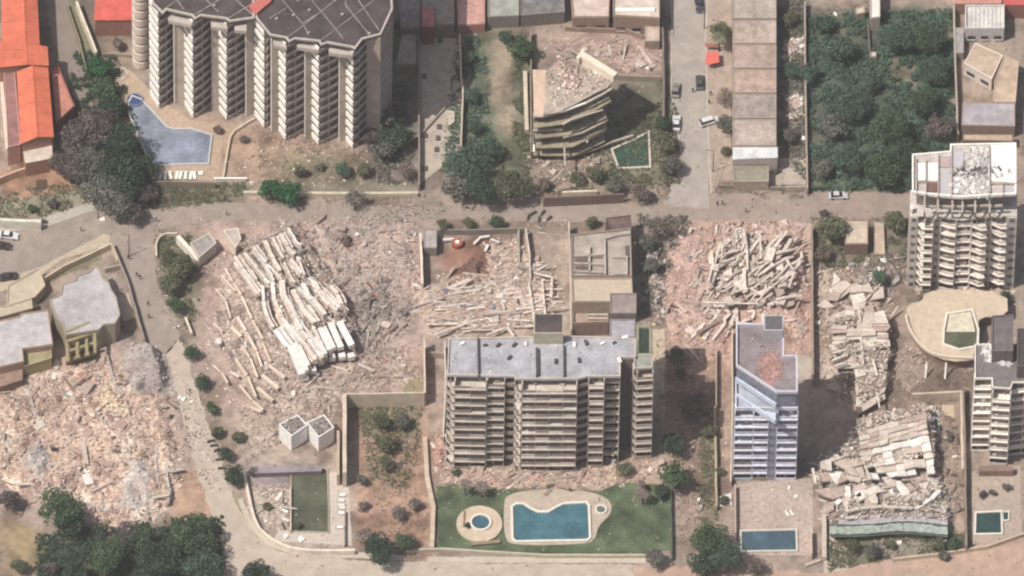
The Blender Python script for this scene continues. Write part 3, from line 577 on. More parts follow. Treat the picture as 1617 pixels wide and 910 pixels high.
# tower F, right, white damaged
HF = 33.0
tf = slab_tower('damaged_tower', 'tall cream tower with smashed white roof and scalloped balconies at the right', HF-7, 9,
    [(1437, 341), (1476, 342), (1520, 348), (1565, 342), (1606, 341)], [(1606, 300), (1437, 300)],
    [(1437, 1449, 'w', 0.2), (1450, 1461, 'c', 1.4), (1461, 1474, 'b', 1.4), (1475, 1485, 'w', -0.3), (1486, 1510, 'c', 0.3), (1511, 1534, 'b', -0.4), (1535, 1557, 'c', 1.3), (1558, 1565, 'w', -0.3), (1566, 1590, 'c', 1.2), (1591, 1606, 'w', 0.3)],
    (215, 204, 194), (216, 204, 194), (244, 232, 220), panec=(118, 108, 104), railc=(236, 222, 210), parapet=0)
topF = XY([(1440, 246), (1500, 241), (1500, 230), (1605, 228), (1605, 309), (1565, 311), (1520, 314), (1478, 311), (1440, 306)], HF)
mb = MB(); mb.quad_prism(topF, HF-0.35, HF); mb.build('roof', mat('cracked_roof', S(206, 192, 184), var=0.18, scale=0.6, speck=0.3), tf)
mb = MB(); mb.quad_prism([(x, y+1.6) for x, y in inset_poly(topF, 1.2)], HF-7.0, HF-0.36); mb.build('upper_wall', mat('dim_wall', S(150, 138, 132), var=0.2), tf)
mb = MB(); mb.strip(inset_poly(topF, 0.2), HF+0.001, HF+0.7, 0.35, True); mb.build('parapet', white_m, tf)
wroof = mat('white_roof_sheet', S(250, 246, 240), var=0.06, speck=0.08)
zf = lambda p: ZZ(1420, 210, 3.5, p)
for nm, p, m in (('roof_panel', [(98, 165), (145, 165), (145, 260), (98, 262)], wroof), ('roof_panel', [(152, 165), (212, 165), (212, 268), (152, 268)], wroof), ('roof_panel', [(500, 70), (645, 65), (648, 275), (500, 265)], wroof),
                 ('roof_panel', [(220, 195), (285, 195), (285, 345), (220, 345)], mat('grey_roof_sheet', S(196, 190, 190), var=0.08)), ('roof_panel', [(285, 100), (358, 100), (358, 188), (285, 188)], mat('lilac_roof_sheet', S(200, 194, 200), var=0.08)),
                 ('roof_panel', [(218, 130), (282, 130), (282, 188), (218, 190)], mat('pink_roof_sheet', S(192, 170, 168), var=0.1)), ('roof_panel', [(150, 275), (210, 275), (210, 325), (150, 325)], mat('brown_roof_pit', S(134, 100, 90), var=0.15)),
                 ('roof_panel', [(575, 290), (645, 290), (645, 345), (575, 345)], mat('grey_roof_sheet'))):
    prism(nm, zf(p), HF+0.28, HF+0.02, m, tf)
for p in ([(92, 140), (95, 345)], [(148, 150), (148, 345)], [(216, 120), (216, 350)], [(289, 95), (290, 350)], [(497, 70), (500, 345)], [(572, 280), (573, 345)], [(100, 268), (215, 270)], [(500, 278), (648, 280)]):
    mb = MB(); mb.strip(XY(zf(p), HF+0.6), HF+0.02, HF+0.8, 0.28); mb.build('roof_wall', beam_m, tf)
dF = lambda x, y: np.full(np.shape(x), HF+0.05)
debris('roof_debris', XY(zf([(365, 90), (490, 90), (500, 345), (290, 345), (290, 200), (365, 190)]), HF), 900, 'white', 0.15, 0.9, dF, tf, 0, lng=0.4, world=True)
debris('roof_debris', XY(zf([(290, 200), (500, 190), (640, 220), (560, 250), (290, 240)]), HF), 500, 'dark', 0.15, 0.8, dF, tf, 0, lng=0.3, world=True)
for x0, x1 in ((1461, 1479), (1482, 1502), (1505, 1519), (1521, 1538), (1541, 1561), (1564, 1583)):          # roofless upper frames
    for yy, zt in ((326, HF-3.5), (344, HF-7)):
        a, b = P(x0, yy, zt), P(x1, yy+ (1 if x0 < 1520 else -1), zt); mb = MB(); mb.bar(a, b, 0.45, 0.55); mb.build('frame_beam', beam_m, tf)
    for xx in (x0-1, ):
        a = P(xx, 310, HF-0.6); b = P(xx, 344, HF-7); c = P(xx, 344, HF-7.0); mb = MB(); mb.bar(a, (a.x, a.y-2.5, HF-3.2), 0.4, 0.4); mb.bar((a.x, a.y-2.5, HF-3.2), b, 0.4, 0.4); mb.build('frame_post', beam_m, tf)
a, b = P(1433, 280, HF-2), P(1433, 452, 0.2); mb = MB(); q = XY([(1433, 452), (1436, 452), (1436, 446), (1433, 446)], 0); mb.quad_prism(q, 0, HF-5); mb.build('flue', white_m, tf, label='narrow white flue up the west side')
# right edge tower X
tx = slab_tower('balcony_tower', 'right-edge apartment tower with white ladder-like balconies and dark rubble roof', 26.0, 9,
    [(1539, 600), (1566, 600), (1567, 614), (1596, 616), (1600, 606), (1640, 606)], [(1640, 545), (1539, 545)],
    [(1539, 1566, 'b', 0.4), (1568, 1596, 'b', 1.4), (1598, 1640, 'b', -0.5)], (132, 124, 124), (112, 102, 102), (252, 242, 230), panec=(120, 104, 98), railc=(240, 228, 216))
HX = 26.0
debris('roof_debris', XY([(1552, 545), (1596, 548), (1596, 578), (1556, 572)], HX), 420, 'white', 0.15, 0.9, lambda x, y: np.full(np.shape(x), HX+0.1), tx, 0, world=True)
house('roof_room', 'speckled dark grey roof block above the right-edge tower', 'building', [(1566, 500), (1600, 498), (1600, 556), (1566, 556)], 30, (118, 108, 110), (120, 108, 106), 0.4)
house('roof_room', 'dark narrow roof room on the right edge beside the speckled block', 'building', [(1606, 520), (1640, 520), (1640, 580), (1606, 580)], 30, (84, 76, 78), (110, 100, 98), 0.4)
prism('base_block', [(1546, 736), (1600, 736), (1600, 744), (1546, 744)], 2.0, 0, mat('brown_base', S(150, 120, 108)), tx)

debris('roof_debris', XY([(712, 540), (900, 536), (975, 545), (975, 590), (712, 590)], HC), 260, 'grey', 0.08, 0.35, lambda x, y: np.full(np.shape(x), HC+0.03), tc, 0, world=True)
for pts in ([(1120, -50), (1114, 60), (1119, 240), (1123, 306)], [(1061, -50), (1061, 150), (1076, 240)]):
    mb = MB(); mb.strip(dens(XY(pts, 0.15), 3.0, 0.03, False), 0.0, 0.17, 0.3); mb.build('kerb', mat('kerb_stone', S(200, 190, 178), var=0.15), None, kind='structure')

# ------------------------------------------------------------------ low buildings
orange, orwall = (226, 112, 78), (190, 140, 118)
def ridged(name, label, cat, pts, h, roofc, wallc, ridge, rh=1.2, ribs=8):
    """sheet metal roof with a ridge: pts quad NW, NE, SE, SW traced at eaves height"""
    xy = XY(pts, h); c = center(xy); t = root(name, label, cat, (c[0], c[1], 0)); mb = MB(); mb.quad_prism(inset_poly(xy, 0.3), 0, h-0.12)
    mb.build('wall', mat('wall_%d_%d_%d' % wallc, S(*wallc), var=0.12), t)
    nw, ne, se, sw = [Vector((*p, h)) for p in xy]; ra = nw.lerp(ne, ridge)+Vector((0, 0, rh)); rb = sw.lerp(se, ridge)+Vector((0, 0, rh))
    m = mat('metal_%d_%d_%d' % roofc, S(*roofc), var=0.12, scale=0.5, rough=0.55, spec=0.3, fine=2.5)
    for A, B, C_, D in ((nw, ra, rb, sw), (ra, ne, se, rb)):
        n = max(1, int((A-D).length/3.2))
        for i in range(n):
            p = [A.lerp(D, i/n), B.lerp(C_, i/n), B.lerp(C_, (i+0.985)/n), A.lerp(D, (i+0.985)/n)]; mb = MB()
            mb.quad_prism([(q.x, q.y) for q in p], [q.z-0.12+0.004*i for q in p], [q.z+random.uniform(0, 0.05) for q in p]); mb.build('roof_panel', m, t)
    mb = MB(); mb.bar(ra+Vector((0, 0, 0.1)), rb+Vector((0, 0, 0.1)), 0.35, 0.12); mb.build('ridge_cap', m, t)
    mb = MB(); mb.quad_prism([(q.x, q.y) for q in (sw, se, rb)], [h-0.2]*3, [h-0.02, h-0.02, h+rh-0.05]); mb.build('gable', mat('wall_%d_%d_%d' % wallc), t)
    return t
ridged('orange_roof_building', 'long building with orange sheet roof, upper left corner above the stepped crossing roof', 'building', [(2, -40), (57, -40), (63, 74), (3, 74)], 8, orange, orwall, 0.62)
ridged('orange_roof_building', 'wide middle wing with orange sheet roof between the upper and the lower orange wings', 'building', [(-60, 62), (75, 74), (77, 104), (-60, 113)], 8.6, orange, orwall, 0.75, 0.8)
ridged('orange_roof_building', 'lower wing with bright orange roof beside the dark tree mass', 'building', [(26, 113), (76, 107), (85, 217), (33, 228)], 8.2, (232, 116, 78), orwall, 0.5, 1.3)
house('shadow_toned_annex', 'long narrow annex with its roof coloured in shadow mauve on the left edge beside the lower orange roof', 'building', [(6, 114), (24, 114), (33, 229), (12, 234)], 6.5, (166, 116, 112), (200, 150, 136), 0.2)  # the mauve roof tone has the shadow on this strip painted in
house('side_terrace', 'wedge of salmon terrace roof right of the lower orange roof', 'building', [(80, 106), (92, 104), (118, 168), (88, 196)], 4, (206, 134, 114), (150, 96, 84), 0.3)
house('canopy_building', 'pale cream canopy at the foot of the lower orange roof', 'building', [(35, 232), (82, 220), (83, 250), (40, 258)], 5.0, (222, 204, 186), (180, 130, 110), 0)
yard_wall('curved orange terrace wall below the cream canopy', smooth_poly([(-20, 290), (20, 272), (55, 260), (75, 258), (95, 266)], 1, False), 2.5, 0.4, (220, 176, 146))
yard_wall('cream retaining wall at the foot of the dry grass bank, left edge', [(-30, 345), (30, 348), (62, 349), (62, 352)], 3.0, 0.8, (230, 220, 202))
yard_wall('long white wall beside the grey lane, running down to the hedge', [(121, 2), (152, 82)], 2.6, 0.5, (236, 222, 200))
yard_wall('thin green stained wall between the grey lane and its verge', [(105, 5), (125, 62), (136, 110)], 1.6, 0.3, (150, 140, 108))
yard_wall('white left edge wall beside the shadow-toned annex', [(1, 112), (9, 200), (12, 235)], 3.5, 0.8, (232, 214, 196))
prism('pit_cover', [(57, 284), (73, 283), (73, 297), (57, 299)], 0.3, 0, mat('dark_cover', S(96, 76, 66)), None, label='dark square cover set in the orange terrace', cat='pit cover')
house('small_orange_house', 'small building with coral red sheet roof left of the round stair turret', 'building', [(152, -20), (209, -20), (209, 31), (150, 31)], 6, (224, 98, 82), (172, 120, 104), 0, over=0.2)
yard_wall('low garden wall below the coral roofed house', [(160, 84), (180, 84), (206, 86)], 1.2, 0.25, (180, 160, 140))
# top middle roofs
house('flat_roof_house', 'beige flat roof at the top edge right of the big tower', 'building', [(626, -30), (664, -30), (664, 44), (632, 46)], 4.5, (170, 156, 144), (150, 134, 122), 0.3)
house('flat_roof_house', 'beige flat roof around the pink hut at the top edge', 'building', [(665, -30), (718, -30), (718, 40), (665, 42)], 4, (176, 160, 146), (150, 130, 118), 0.3)
house('pink_hut', 'small hut with salmon pink roof on the beige flat roof', 'hut', [(667, 13), (685, 13), (685, 42), (667, 42)], 6.5, (226, 132, 124), (150, 76, 70), 0)
house('pink_court', 'worn pink flat roof littered with white scraps at the top edge', 'building', [(720, -30), (766, -30), (766, 39), (722, 41)], 3, (212, 160, 146), (184, 130, 116), 0.25, rvar=0.3, speck=0.3)
house('grey_roof_house', 'pale green-grey roof top centre beside the pink court', 'building', [(770, -30), (820, -30), (820, 26), (770, 28)], 4, (170, 170, 160), (150, 142, 132), 0.3)
house('grey_roof_house', 'blotched slate grey roof top centre left of the cream roofs', 'building', [(822, -30), (890, -30), (892, 20), (822, 26)], 4, (134, 130, 130), (140, 128, 120), 0.3, rvar=0.3)
house('cream_roof_house', 'cream flat roof with brown stains, top centre left one of the pair by the street', 'building', [(900, -30), (964, -30), (962, 28), (904, 28)], 5, (216, 192, 178), (166, 138, 120), 0.3, win=1)
house('cream_roof_house', 'cream roof with white raised band, next to the street at the top', 'building', [(968, -30), (1042, -30), (1042, 30), (968, 26)], 6, (226, 208, 192), (168, 140, 122), 0.4, win=1)
prism('roof_band', [(972, 13), (1034, 12), (1034, 17), (972, 18)], 6.5, 6, white_m, None, label='white raised band across the cream roof by the street', cat='roof band')
house('roof_hut', 'little cream hut below the white banded roof by the street', 'hut', [(1018, 40), (1042, 40), (1042, 66), (1018, 66)], 3, (206, 182, 166), (170, 146, 130), 0.2)
house('yard_room', 'beige flat roofed room in the shaded yard right of the big tower', 'building', [(634, 54), (658, 54), (658, 102), (624, 104)], 3.5, (190, 170, 150), (150, 130, 118), 0.2)
yard_wall('dark topped yard wall running down from the pink hut', [(661, 52), (662, 292)], 2.4, 0.35, (160, 144, 132))
yard_wall('pale yard wall along the left side of the green vacant lot', [(726, 54), (728, 120), (731, 140), (728, 230)], 2.4, 0.4, (206, 188, 166))
yard_wall('low cross wall at the top of the shaded concrete yard', [(632, 47), (664, 49), (726, 52)], 2.0, 0.3, (150, 126, 112))
sheet('concrete_yard', [(664, 56), (726, 56), (728, 230), (700, 262), (664, 290)], 0.05, mat('yard_concrete', S(190, 174, 158), var=0.14, scale=0.4, speck=0.12), amp=0.03, kind='structure')
yard_wall('slanting step wall across the sunny concrete yard', [(628, 232), (664, 212), (706, 166), (728, 158)], 0.8, 0.3, (176, 160, 146))
for q, hl in (((668, 62), 'top left dark hatch just below the pink hut'), ((692, 60), 'dark hatch in the middle of the yard top, below the pink hut'), ((667, 116), 'dark hatch alone on the left wall in the tower shade'), ((668, 210), 'dark hatch on the left wall where the sunlit yard starts'), ((690, 196), 'uppermost of the three dark hatches down the sunlit yard middle'), ((688, 214), 'middle one of the three dark hatches in the sunlit yard'), ((686, 232), 'lowest of the three dark hatches in the sunlit yard'), ((668, 262), 'dark hatch at the bottom of the left yard wall')):
    prism('floor_hatch', [(q[0], q[1]), (q[0]+7, q[1]), (q[0]+7, q[1]+7), (q[0], q[1]+7)], 0.4, 0, mat('hatch_dark', S(98, 86, 80)), None, label=hl, cat='hatch', group='dark hatches in the concrete yard')
prism('yard_bench', [(707, 174), (718, 176), (718, 192), (710, 198), (707, 196)], 0.9, 0, mat('pale_block', S(204, 190, 172)), None, label='rounded pale concrete block in the sunny yard corner', cat='block')
# warehouse row: each bay a building
ys = [0, 31, 70, 109, 148, 188, 231]
cw = [(182, 168, 156), (188, 166, 152), (180, 156, 142), (184, 156, 140), (172, 156, 146), (186, 168, 156)]
wl = ['topmost beige warehouse roof bay in the row beside the street', 'second warehouse roof bay from the top, faint rust streak', 'third warehouse roof bay from the top, opposite the palm and red stall', 'fourth warehouse roof bay from the top, behind the street trees', 'fifth warehouse roof bay, next to the white van', 'lowest beige warehouse roof bay, above the white sheet roof']
for i in range(6):
    y0 = ys[i] if i else -30
    house('warehouse_bay', wl[i], 'warehouse', [(1157, y0+1), (1226, y0+1), (1226, ys[i+1]-0.8), (1157, ys[i+1]-0.8)], 6.0+0.15*(i % 2), cw[i], (176, 156, 140), 0.2, group='beige warehouse bays in a row', rvar=0.24, speck=0.3)
house('white_sheet_shed', 'pale white sheet roof at the south end of the warehouse row', 'shed', [(1157, 232), (1228, 232), (1228, 249), (1157, 252)], 5.5, (222, 220, 222), (196, 184, 172), 0)
house('low_annex', 'weathered olive flat roof annex at the foot of the warehouse row', 'building', [(1158, 264), (1214, 264), (1214, 288), (1158, 288)], 3, (158, 148, 130), (180, 160, 142), 0.3)
sheet('concrete_yard', [(1214, 250), (1272, 250), (1272, 292), (1214, 292)], 0.05, mat('yard_concrete'), amp=0.04, kind='structure')
yard_wall('long wall between the warehouse back yards and the overgrown lot', [(1271, 2), (1272, 150), (1275, 298)], 2.4, 0.35, (178, 164, 150))
yard_wall('short wall closing the yard behind the warehouse row', [(1240, 295), (1274, 294)], 1.6, 0.3, (196, 180, 164))
yard_wall('low dark topped wall between annex and the street verge', [(1135, 292), (1240, 296)], 1.0, 0.4, (150, 132, 122))
for p, l in (([(1237, 64), (1270, 64), (1270, 90), (1240, 92)], 'collapsed pink shack in the narrow yard behind the third warehouse bay'), ([(1243, 150), (1272, 150), (1272, 186), (1244, 190)], 'heap of salmon scrap in the yard behind the fifth warehouse bay')):
    t = root('rubble_pile', l, 'rubble pile', tuple(P(p[0][0], p[0][1]))); o, H = mound('rubble_mound', p, 0.6, [(180, 150, 138), (140, 120, 110), (215, 195, 184)], t, feather=1.5, rough=0.5)
    debris('debris', p, 500, 'pink', 0.15, 0.8, H, t, 0.5); lumps(t, 'broken_slab', p, 8, H, 'white', 0.8, 1.8)
house('lot_house', 'narrow white roofed house at the top of the overgrown lot', 'house', [(1373, -20), (1390, -20), (1390, 28), (1374, 30)], 4.5, (240, 228, 218), (190, 176, 164), 0.3)
house('lot_shed', 'small cream shed beside the narrow white house in the overgrown lot', 'shed', [(1351, 14), (1365, 10), (1366, 20), (1352, 23)], 3, (222, 206, 182), (176, 160, 140), 0.1)
house('water_tank', 'tiny pale tank house in the middle of the overgrown lot', 'tank', [(1375, 82), (1384, 82), (1384, 90), (1375, 90)], 2, (206, 200, 178), (160, 150, 130), 0.1)
yard_wall('thin dark garden wall inside the overgrown lot', [(1371, 34), (1374, 92)], 1.2, 0.25, (130, 118, 104))
yard_wall('long wall between the overgrown lot and the white house', [(1506, 0), (1509, 120), (1513, 212)], 2.6, 0.4, (190, 172, 158))
# top right
house('white_house', 'white two storey house with panelled white roof, top right', 'house', [(1524, 10), (1586, 10), (1586, 47), (1524, 47)], 4.5, (216, 210, 204), (216, 208, 204), 0.6, win=1.2)
H_ = 4.5
for i in range(9):
    mb = MB(); mb.strip(XY([(1527+i*6.6, 12), (1527+i*6.6, 45)], H_), H_+0.01, H_+0.12, 0.12); mb.build('roof_seam', beam_m, bpy.data.objects['white_house'])
house('grey_side_shed', 'narrow grey roofed shed between boundary wall and white house', 'shed', [(1509, 44), (1522, 44), (1522, 84), (1509, 84)], 2.5, (176, 170, 168), (160, 150, 146), 0.1)
house('red_roof_house', 'red tiled roof on the top right edge', 'house', [(1584, -20), (1640, -20), (1640, 8), (1584, 8)], 5, (206, 92, 88), (160, 110, 100), 0)
house('orange_shed', 'salmon roof strip at the top edge left of the red roof', 'shed', [(1508, -20), (1582, -20), (1582, 6), (1508, 6)], 4, (206, 142, 124), (170, 130, 112), 0)
house('tan_house', 'tan roofed house turned at an angle with white parapet wall, right side', 'house', [(1540, 68), (1584, 88), (1566, 126), (1522, 101)], 4, (206, 178, 154), (232, 218, 204), 0.2, win=1)
house('tan_house', 'larger tan flat roof behind the angled white parapet house', 'house', [(1586, 88), (1609, 98), (1604, 162), (1569, 162), (1570, 128)], 4.4, (202, 174, 148), (196, 172, 152), 0.2)
house('grey_roof_house', 'long grey corrugated roof south of the tan houses', 'house', [(1520, 162), (1603, 162), (1603, 200), (1518, 198)], 4, (178, 168, 172), (170, 140, 124), 0.1)
house('tan_porch', 'tan porch roof just above the damaged white tower', 'porch', [(1520, 212), (1600, 212), (1600, 224), (1520, 222)], 3, (196, 170, 142), (120, 104, 94), 0.1)
# B6: damaged curved building
t = root('damaged_villa', 'half collapsed curved block with dusty blue roof and hanging floors, upper middle', 'apartment building', tuple(P(900, 240)))
HB = 17.0
sl = mat('dusty_slab', S(196, 180, 160), var=0.16, speck=0.15); gr = mat('slate_dust_roof', S(190, 172, 156), var=0.3, scale=0.5, speck=0.45)
roofp = [(862, 112), (885, 96), (905, 92), (925, 100), (968, 126), (960, 138), (935, 150), (905, 166), (880, 178), (858, 182), (860, 150)]
prism('roof', roofp, HB, HB-0.35, gr, t); prism('core_wall', [(x*0.94+54, y*0.94+4) for x, y in roofp], HB-0.36, 0, mat('villa_core', S(100, 90, 88)), t)
prism('terrace', [(841, 110), (862, 111), (862, 182), (843, 182)], HB-1, HB-1.4, mat('cream_terrace', S(222, 190, 164), var=0.12), t); prism('terrace_wall', [(842, 112), (861, 112), (861, 184), (843, 184)], HB-1.5, 0, mat('villa_core'), t)
a, b = P(917, 84, HB+2.2), P(972, 118, HB+2.2); mb = MB(); mb.bar((a.x, a.y, HB+1.1), (b.x, b.y, HB+1.1), 1.5, 2.2); mb.build('toppled_wall', mat('cream_wall', S(246, 226, 204), var=0.1), t)
a, b = P(912, 96, HB+1.2), P(922, 82, HB+1.2); mb = MB(); mb.bar(a, b, 0.8, 1.8); mb.build('toppled_wall', mat('cream_wall'), t)
for i, (pts, z) in enumerate((([(841, 176), (890, 168), (960, 146), (965, 160), (925, 184), (890, 196), (843, 202)], 13.4), ([(843, 193), (888, 189), (955, 166), (958, 186), (900, 213), (845, 219)], 9.6), ([(845, 212), (900, 206), (958, 190), (958, 206), (905, 232), (846, 234)], 6.2), ([(842, 226), (905, 224), (955, 210), (955, 224), (906, 246), (842, 245)], 3.0))):
    prism('floor_slab', pts, z, z-0.4, mat('olive_slab', S(166, 152, 126), var=0.25, speck=0.3), t)
for pl, z in (([(842, 184), (858, 184), (890, 176), (925, 163), (950, 150), (966, 140)], 16.2), ([(888, 197), (900, 190), (925, 182), (952, 174)], 14.0), ([(842, 206), (888, 204), (892, 198)], 11), ([(889, 218), (920, 210), (960, 190)], 9), ([(890, 200), (892, 262)], 6.0), ([(858, 242), (890, 246)], 2.0), ([(892, 250), (940, 236), (966, 225), (1000, 214)], 1.6), ([(897, 205), (897, 240)], 4), ([(925, 185), (927, 225)], 6), ([(843, 188), (843, 240)], 5)):
    for i in range(len(pl)-1):
        mb = MB(); mb.bar(P(*pl[i], z), P(*pl[i+1], z+random.uniform(-.4, .4)), random.uniform(0.3, 0.6), random.uniform(0.3, 0.5)); mb.build('bent_beam', random.choice([beam_m, sl, white_m]), t)
hr = lambda x, y: np.full(np.shape(x), HB+0.05)
o, H = mound('rubble_mound', XY([(882, 90), (900, 100), (924, 124), (916, 146), (890, 140), (880, 112)], HB), 0.9, [(150, 112, 110), (190, 146, 138), (205, 170, 160)], t, feather=1.2, rough=0.6, world=True); o.location.z += HB
o.matrix_parent_inverse = Matrix.Translation(-Vector(t.location))
debris('roof_debris', XY([(882, 90), (900, 100), (930, 128), (916, 150), (886, 150), (880, 112)], HB), 500, 'pink', 0.12, 0.6, lambda x, y: H(x, y)+HB, t, 0.3, world=True)
debris('roof_debris', XY([(866, 116), (905, 96), (962, 128), (930, 148), (866, 176)], HB), 700, 'fine', 0.1, 0.5, hr, t, 0.0, world=True)
debris('debris', [(842, 190), (960, 160), (960, 250), (842, 262)], 900, 'dirt', 0.15, 0.7, lambda x, y: np.full(np.shape(x), 0.2), t, 1.0)
yard_wall('white rimmed low wall beside the green strip left of the damaged villa', [(829, 112), (832, 205)], 1.2, 0.9, (216, 200, 176))
yard_wall('tall thin wall left of the damaged villa', [(838, 46), (839, 240)], 2.6, 0.3, (160, 140, 126))
yard_wall('yard wall between damaged villa and the street', [(1044, 8), (1046, 40), (1048, 120), (1048, 186)], 2.4, 0.5, (140, 122, 112))
yard_wall('cross wall running to the street from the damaged villa roof', [(975, 118), (1008, 120), (1044, 121)], 2.0, 0.3, (176, 156, 140))
yard_wall('cross wall below the cream roofs at the top', [(892, 42), (990, 46), (1016, 56)], 1.6, 0.3, (168, 140, 124))
# O building
HO = 8.0
house('walled_roof_building', 'beige flat roofed low building behind the long apartment block', 'building', [(902, 440), (998, 440), (1000, 478), (904, 478)], HO, (204, 184, 160), (176, 154, 138), 0.4, rvar=0.1)
house('roofless_building', 'grey upper part of the beige roofed building, with open broken rooms', 'building', [(902, 372), (944, 368), (996, 362), (998, 438), (903, 438)], HO-0.6, (180, 166, 154), (160, 142, 130), 0.5, speck=0.2)
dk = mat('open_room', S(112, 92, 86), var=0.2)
rt = bpy.data.objects['roofless_building']
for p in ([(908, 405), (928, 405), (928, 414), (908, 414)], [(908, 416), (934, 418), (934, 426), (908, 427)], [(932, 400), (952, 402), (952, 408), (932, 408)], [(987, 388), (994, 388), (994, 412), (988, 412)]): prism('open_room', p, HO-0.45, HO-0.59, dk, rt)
for pl in ([(907, 404), (954, 401)], [(907, 415), (954, 417)], [(906, 427), (950, 430)], [(931, 388), (931, 430)], [(955, 378), (956, 432)], [(968, 405), (990, 405), (990, 432), (970, 432)], [(955, 376), (976, 370), (994, 368)]):
    mb = MB(); mb.strip(XY(pl, HO+0.4), HO-0.59, HO+0.4, 0.35); mb.build('room_wall', beam_m, rt)
house('sheet_shelter', 'reddish brown sheet shelter at the north end of the grey roofless building', 'shelter', [(956, 345), (996, 340), (998, 362), (966, 366)], 5.5, (124, 100, 94), (100, 84, 78), 0.2)
house('walled_court', 'sunken court room with tan floor behind the long apartment block', 'building', [(904, 480), (961, 478), (961, 512), (904, 514)], 4, (176, 152, 134), (150, 128, 114), 0.8)
for y in (489, 497, 503):
    mb = MB(); mb.strip(XY([(928, y), (960, y)], 4.6), 4.01, 4.7, 0.5); mb.build('court_wall', sl, bpy.data.objects['walled_court'])
yard_wall('white dusted wall on the left of the roofless building', [(898, 350), (900, 400), (902, 520)], 3.5, 0.35, (206, 190, 174))
yard_wall('thin wall beside the empty yard in the middle', [(830, 360), (836, 400), (838, 440)], 2.6, 0.35, (216, 200, 186))
# M walled lot
yard_wall('cream boundary wall on the left side of the excavated lot', [(664, 368), (667, 448)], 3.5, 0.5, (236, 216, 196))
yard_wall('dark iron railed wall along the top of the excavated lot', [(670, 362), (740, 363), (830, 360)], 1.8, 0.35, (146, 134, 126))
house('lot_room', 'small grey flat roof in the top left corner of the excavated lot', 'building', [(669, 363), (690, 363), (690, 392), (669, 392)], 3, (182, 172, 168), (150, 140, 132), 0.15)
yard_wall('right side wall of the excavated lot', [(819, 362), (820, 420)], 2.0, 0.4, (176, 160, 150))
# Q walled pit lot
yard_wall('tall cream retaining wall along the west side of the earth lot', [(544, 622), (544, 746)], 5.5, 0.9, (222, 198, 176))
yard_wall('long thin cream wall along the top of the earth lot', [(544, 622), (670, 620)], 5.0, 0.4, (214, 194, 172))
yard_wall('cream wall left of the long apartment block', [(670, 532), (671, 622)], 4.5, 0.35, (226, 204, 182))
yard_wall('narrow white wall hugging the west end of the long apartment block', [(702, 538), (704, 600), (700, 690)], 3.0, 0.35, (222, 204, 186))
yard_wall('pale side wall between the earth lot and the garden', [(671, 690), (674, 750), (684, 800), (682, 864)], 1.2, 1.0, (206, 184, 162))
yard_wall('straight front wall of the garden pool lot along the bottom road', [(640, 868), (700, 866), (860, 876), (1020, 876)], 1.2, 0.45, (200, 186, 162))
yard_wall('boundary wall on the right side of the garden lawn', [(1059, 770), (1061, 880)], 1.6, 0.35, (88, 98, 80))
sheet('mud_patch', [(638, 597), (668, 597), (668, 619), (636, 619)], 0.06, mat('olive_patch', S(146, 134, 104), var=0.2), amp=0.05, kind='structure')
yard_wall('low wall with openings left of the apartment block roof', [(672, 556), (700, 557)], 2.2, 0.3, (186, 166, 148))
# R lot
yard_wall('long curved white wall sweeping round the lower left pool lot', smooth_poly([(386, 745), (394, 790), (404, 828), (424, 848), (450, 862), (480, 868), (520, 869), (560, 868)], 1, False), 1.8, 0.6, (236, 220, 200))
yard_wall('white wall left of the green rectangular pool', [(459, 768), (459, 838)], 1.0, 0.35, (214, 196, 176))
yard_wall('short tall wall piece at the end of the retaining wall', [(534, 680), (534, 750)], 4.0, 0.6, (196, 172, 154))
for pts, l in (([(440, 671), (470, 655), (486, 672), (460, 690)], 'left of the two white cube blocks with bright west wall'), ([(484, 668), (512, 655), (528, 676), (503, 692)], 'right of the two white cube blocks, next to the retaining wall')):
    tk = house('cube_block', l, 'building', pts, 5.2, (150, 134, 126), (250, 246, 240), 0.15, rvar=0.3); debris('roof_debris', inset_poly(XY(pts, 5.2), 0.5), 130, 'dark', 0.1, 0.5, lambda x, y: np.full(np.shape(x), 5.2), tk, 0, world=True)
house('lean_to', 'grey flat strip roof above the murky green pool', 'shed', [(398, 738), (508, 736), (508, 744), (398, 748)], 1.6, (156, 142, 148), (130, 114, 112), 0)
yard_wall('dark topped low wall stub in the middle of the pool paving', [(545, 806), (545, 860)], 1.0, 0.3, (140, 124, 112))
# left building complex I
HI = 7.0
def yw(*a, **k): return yard_wall(*a, **k)
house('grey_roof_block', 'mottled pale grey flat roof, larger right one of the damaged pair at the left street', 'building', [(78, 474), (96, 466), (98, 450), (118, 444), (122, 436), (140, 430), (150, 420), (158, 428), (162, 440), (172, 446), (176, 458), (184, 470), (190, 498), (182, 512), (164, 514), (156, 522), (104, 530), (98, 512), (88, 502)], HI, (190, 182, 184), (170, 156, 130), 0.3, speck=0.2)
house('grey_roof_block', 'mottled pale grey flat roof on the left edge above the yellow wall', 'building', [(-40, 516), (30, 500), (32, 496), (76, 490), (84, 545), (60, 549), (36, 552), (38, 572), (-40, 590)], HI-1, (196, 188, 190), (176, 140, 116), 0.3, win=1, speck=0.2)
ym = mat('yellow_render', S(168, 152, 108), var=0.18, scale=0.7); yd = mat('yellow_recess', S(132, 108, 66), var=0.2)
t = root('ruined_rooms', 'open yellow concrete frame of rooms hanging from the damaged grey roofed block', 'building frame', tuple(P(120, 560)))
prism('back_wall', [(106, 532), (146, 520), (150, 556), (104, 568)], 2.5, 0, yd, t)
